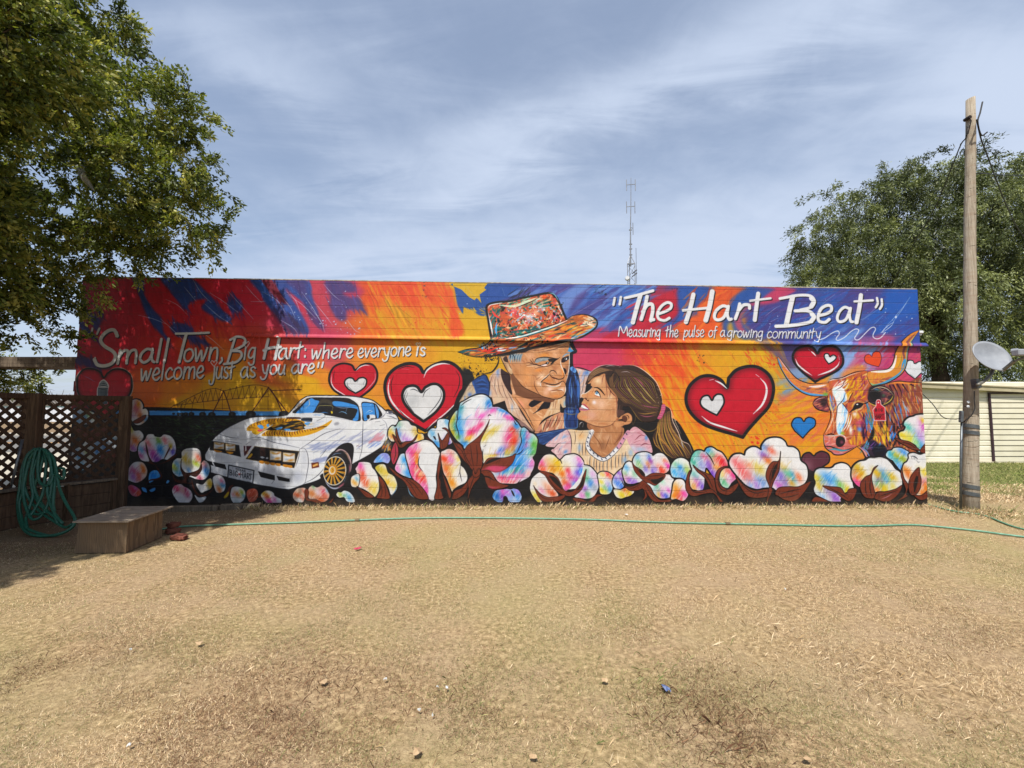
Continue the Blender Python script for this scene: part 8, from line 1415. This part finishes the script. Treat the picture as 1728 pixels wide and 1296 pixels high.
def lawn():
    gm = grass_material(); n = 2100000
    y = 1.15 * (9.2 / 1.15) ** (rng.uniform(0, 1, n) ** .80); x = rng.uniform(-1, 1, n) * (1.36 * y + .9)
    inside = ~((y > 7.55) & (x > -7.9) & (x < 7.5)); near_pl = (x < -6.0) & (y > 5.0) & (x + 7.3 < (y - 6.2) * .3 - .1); bx = (x > -5.22) & (x < -4.54) & (y > 5.0) & (y < 5.72)
    dens = fbm(x, y, .9, 3); bare = fbm(x, y, 2.6, 21); tuft = fbm(x, y, .24, 141); keep = (rng.uniform(0, 1, n) < np.clip((tuft - .24) * 3.6, .12, 1)) & inside & ~near_pl & ~bx & (rng.uniform(0, 1, n) < np.clip(.15 + 1.5 * (dens - .25) + .5 * (.6 - bare), .12, 1)) & ~((x < -4.2) & (y > 5.6) & (rng.uniform(0, 1, n) < .75))
    x, y = x[keep], y[keep]; n = len(x); g = fbm(x, y, 1.9, 40); gg = fbm(x, y, .5, 50)
    pg = np.clip((g - .50) * 2.4 + (gg - .5) * .9 + np.clip(x - 1, 0, 4) * .02, 0.03, .6) + np.where((x > 7.3) & (y > 7.9), .55, 0); bw = np.clip((fbm(x, y, 1.1, 60) - .52) * 2.6, 0.03, .5) * np.clip((4.2 - y) / 2, .25, 1)
    u = rng.uniform(0, 1, n); col = STRAW[rng.integers(0, len(STRAW), n)]; col = np.where((u < pg)[:, None], GREEN[rng.integers(0, 4, n)], col); col = np.where((u > 1 - bw)[:, None], BROWN[rng.integers(0, 4, n)], col)
    def at_px(spots):
        v = np.zeros(len(x))
        for px, py, rx, ry, a in spots:
            p = gp(px, py); k = p.y / 720; v += a * np.exp(-(((x - p.x) / (rx * k)) ** 2 + ((y - p.y) / (ry * p.y * p.y / 1217)) ** 2))
        return v * (.55 + .9 * fbm(x, y, .35, 171))
    thatch = at_px([(620, 1190, 190, 110, .75), (1200, 1200, 110, 120, .8), (420, 1180, 130, 90, .4), (900, 1210, 160, 90, .35), (1500, 1150, 120, 80, .25), (1420, 990, 120, 60, .25), (700, 930, 140, 60, .25), (60, 1130, 90, 60, .45)])
    olive = at_px([(880, 1130, 160, 80, .5), (1110, 1140, 120, 70, .5), (160, 1010, 220, 70, .45), (960, 925, 160, 40, .45), (1420, 930, 220, 60, .45), (300, 960, 160, 50, .3), (1620, 960, 160, 70, .3)])
    worn = at_px([(620, 990, 230, 60, .6), (60, 1210, 110, 60, .8), (880, 1000, 200, 60, .4), (520, 900, 120, 30, .5)])
    u2 = rng.uniform(0, 1, n); col = np.where((u2 < thatch * .8)[:, None], BROWN[rng.integers(0, 4, n)], col); col = np.where((u2 > 1 - olive * .6)[:, None], GREEN[rng.integers(0, 4, n)], col); kk = rng.uniform(0, 1, n) > worn * .75
    x, y, col, n = x[kk], y[kk], col[kk], int(kk.sum()); tone = fbm(x, y, 1.3, 111); grey = np.clip((3.6 - y) / 2.2, 0, 1) * np.clip((fbm(x, y, 1.0, 131) - .35) * 2.4, 0, 1)
    col = col * (1 - .42 * grey[:, None]) * (.74 + .52 * tone[:, None]) * rng.uniform(.5, 1.28, (n, 1)); s = np.clip(y / 3.2, .85, 2.2) ** .55
    L = rng.gamma(5, .0036, n) * (0.45 + .6 * fbm(x, y, .6, 70) + 1.0 * np.clip(fbm(x, y, .24, 141) - .3, 0, 1)) ; Wd = .0021 * s * rng.uniform(.6, 1.5, n); lean = np.radians(np.clip(rng.normal(68, 14, n), 15, 88))
    tag(blades(x, y, L, Wd, lean, col, 'lawn_grass', gm, 0.0, True), kind='stuff')
    # greener grass past the corner, towards the shed
    n = 60000; y = rng.uniform(7.9, 13.9, n); x = rng.uniform(7.6, 17.5, n); k = (fbm(x, y, 1.5, 81) > .36) & ~((x < 7.7) & (y < 8)); x, y = x[k], y[k]; n = len(x); dry = fbm(x, y, 1.8, 90) > .54 + .05 * (y - 9)
    col = np.where(dry[:, None], STRAW[rng.integers(0, 6, n)], GREEN[rng.integers(0, 4, n)]) * rng.uniform(.7, 1.15, (n, 1))
    tag(blades(x, y, rng.gamma(6, .009, n), .006 * rng.uniform(.7, 1.5, n), np.radians(np.clip(rng.normal(45, 18, n), 5, 85)), col, 'green_grass', gm), kind='stuff')
    # tufts along the foot of the wall and round the pole
    n = 15000; x = rng.uniform(-4.6, 7.5, n); y = 7.55 + .009 * x - np.abs(rng.normal(0, .10, n)); k = rng.uniform(0, 1, n) < fbm(x, y, .5, 95) * 1.3 - .1; x, y = x[k], y[k]; n = len(x)
    px, py = 7.8 + rng.normal(0, .3, 1400), 7.1 + rng.normal(0, .2, 1400); x, y = np.concatenate([x, px]), np.concatenate([y, py]); n = len(x)
    u = rng.uniform(0, 1, n); col = np.where((u < .22)[:, None], GREEN[rng.integers(0, 4, n)], STRAW[rng.integers(0, 6, n)]) * rng.uniform(.7, 1.15, (n, 1))
    tag(blades(x, y, rng.gamma(6, .011, n), .004 * rng.uniform(.7, 1.5, n), np.radians(np.clip(rng.normal(38, 20, n), 2, 80)), col, 'wall_foot_grass', gm), kind='stuff')
    # dead weed stalks and tufts in the foreground
    X, Y, C, LL = [], [], [], []
    for px, py, sp, k, pal, h in ((540, 1160, 60, 420, BROWN, .07), (700, 1190, 90, 520, BROWN, .06), (1190, 1180, 60, 460, BROWN, .08), (1215, 1250, 50, 360, BROWN, .08), (1110, 1130, 60, 320, GREEN, .08), (880, 1130, 60, 220, GREEN, .06), (790, 1180, 50, 220, GREEN, .05), (1280, 1060, 70, 340, STRAW, .1), (1520, 1150, 90, 360, STRAW, .1), (1400, 1000, 80, 280, STRAW, .08), (480, 1220, 70, 260, BROWN, .06), (60, 1130, 50, 220, BROWN, .06), (950, 1260, 100, 360, STRAW, .07), (620, 1250, 80, 260, GREEN, .05), (1650, 1230, 90, 300, STRAW, .09), (300, 1180, 90, 260, STRAW, .07), (1080, 1240, 90, 300, GREEN, .06)):
        p = gp(px, py); r = sp * p.y / 720; X.append(p.x + rng.normal(0, r, k)); Y.append(p.y + rng.normal(0, r * .8, k)); C.append(pal[rng.integers(0, len(pal), k)] * rng.uniform(.7, 1.15, (k, 1))); LL.append(rng.gamma(5, h / 11, k))
    x, y, col, L = map(np.concatenate, (X, Y, C, LL)); n = len(x)
    tag(blades(x, y, L,   .0018 * rng.uniform(.6, 1.5, n), np.radians(np.clip(rng.normal(46, 22, n), 2, 84)), col, 'weeds', gm), kind='stuff')
lawn()
def litter():
    pm = plain('paper_scrap', 'a8a8a4', 'c8c8c4', 20, .7); lf = plain('dead_leaf', '94795a', 'b39a78', 20, .8); bl = plain('blue_scrap', '3a4a70', '55668e', 20, .5); rd = plain('red_spray', '9a2a44', 'b8455c', 30, .8)
    def flake(px, py, w, h, mat, nm, lb, cat, grp=None, seed=0):
        rr = random.Random(seed); p = gp(px, py, .03); bm = bmesh.new(); n = 9; a0 = rr.uniform(0, 6); vs = []
        s = p.y / 720
        for k in range(n):
            a = 2 * math.pi * k / n; r = rr.uniform(.55, 1); vs.append((w * .5 * s * math.cos(a) * r, h * .5 * s * 2.2 * math.sin(a) * r, .006 * rr.uniform(-1, 1.6)))
        top = [bm.verts.new(v) for v in vs]; bot = [bm.verts.new((x, y, z - .002)) for x, y, z in vs]; c1 = bm.verts.new((0, 0, .010)); c2 = bm.verts.new((0, 0, .007))
        for k in range(n): q = (k + 1) % n; bm.faces.new((top[k], top[q], c1)); bm.faces.new((bot[q], bot[k], c2)); bm.faces.new((top[q], top[k], bot[k], bot[q]))
        o = link(nm, bm, mat); o.location = (p.x, p.y, .030); o.rotation_euler = (rr.uniform(-.1, .1) + .12, rr.uniform(-.1, .1), rr.uniform(0, 3)); tag(o, lb, cat, grp)
    S = (((220, 1096, 5, 2), 'small white paper scrap alone on the left lawn'), ((650, 1146, 5, 3), 'white paper scrap left of the pair of scraps in the weeds'), ((738, 1159, 5, 2), 'tiny white paper scrap beside the larger pale one'), ((754, 1160, 6, 4), 'pale paper scrap standing among the brown weeds'), ((707, 1198, 5, 3), 'white paper scrap lowest among the weeds left of centre'), ((1325, 994, 4, 2), 'white paper scrap on the right half of the lawn'), ((1057, 868, 8, 2), 'white scrap lying between the wall and the lawn hose'), ((218, 1256, 9, 4), 'pale crumpled scrap near the lower left corner'), ((730, 1206, 4, 2), 'small white scrap just right of the lowest weed scrap'))
    for i, ((px, py, w, h), lb) in enumerate(S): flake(px, py, w, h, pm, 'paper_scrap', lb, 'litter', 'white scraps on the lawn', i)
    Lf = ((704, 1268, 16, 10, 'large curled tan leaf in the lower foreground'), (1362, 1280, 14, 8, 'tan dead leaf on the grass below the weeds'), (336, 1085, 14, 6, 'pale dead leaf lying left of the lawn centre'), (900, 1276, 12, 7, 'tan dead leaf near the bottom edge, centre'), (1020, 1147, 12, 7, 'small tan leaf near the green tuft'), (545, 1150, 14, 7, 'orange-tan leaf in the brown weed tuft'))
    for i, (px, py, w, h, lb) in enumerate(Lf): flake(px, py, w, h, lf, 'dead_leaf', lb, 'leaf', 'dead leaves on the lawn', 40 + i)
    flake(1124, 1161, 9, 11, bl, 'plastic_scrap', 'small blue plastic scrap on the right foreground grass', 'litter', None, 80); flake(604, 925, 18, 3, rd, 'paint_splash', 'faint red paint splash on the dry grass before the car', 'paint splash', None, 81)
litter()
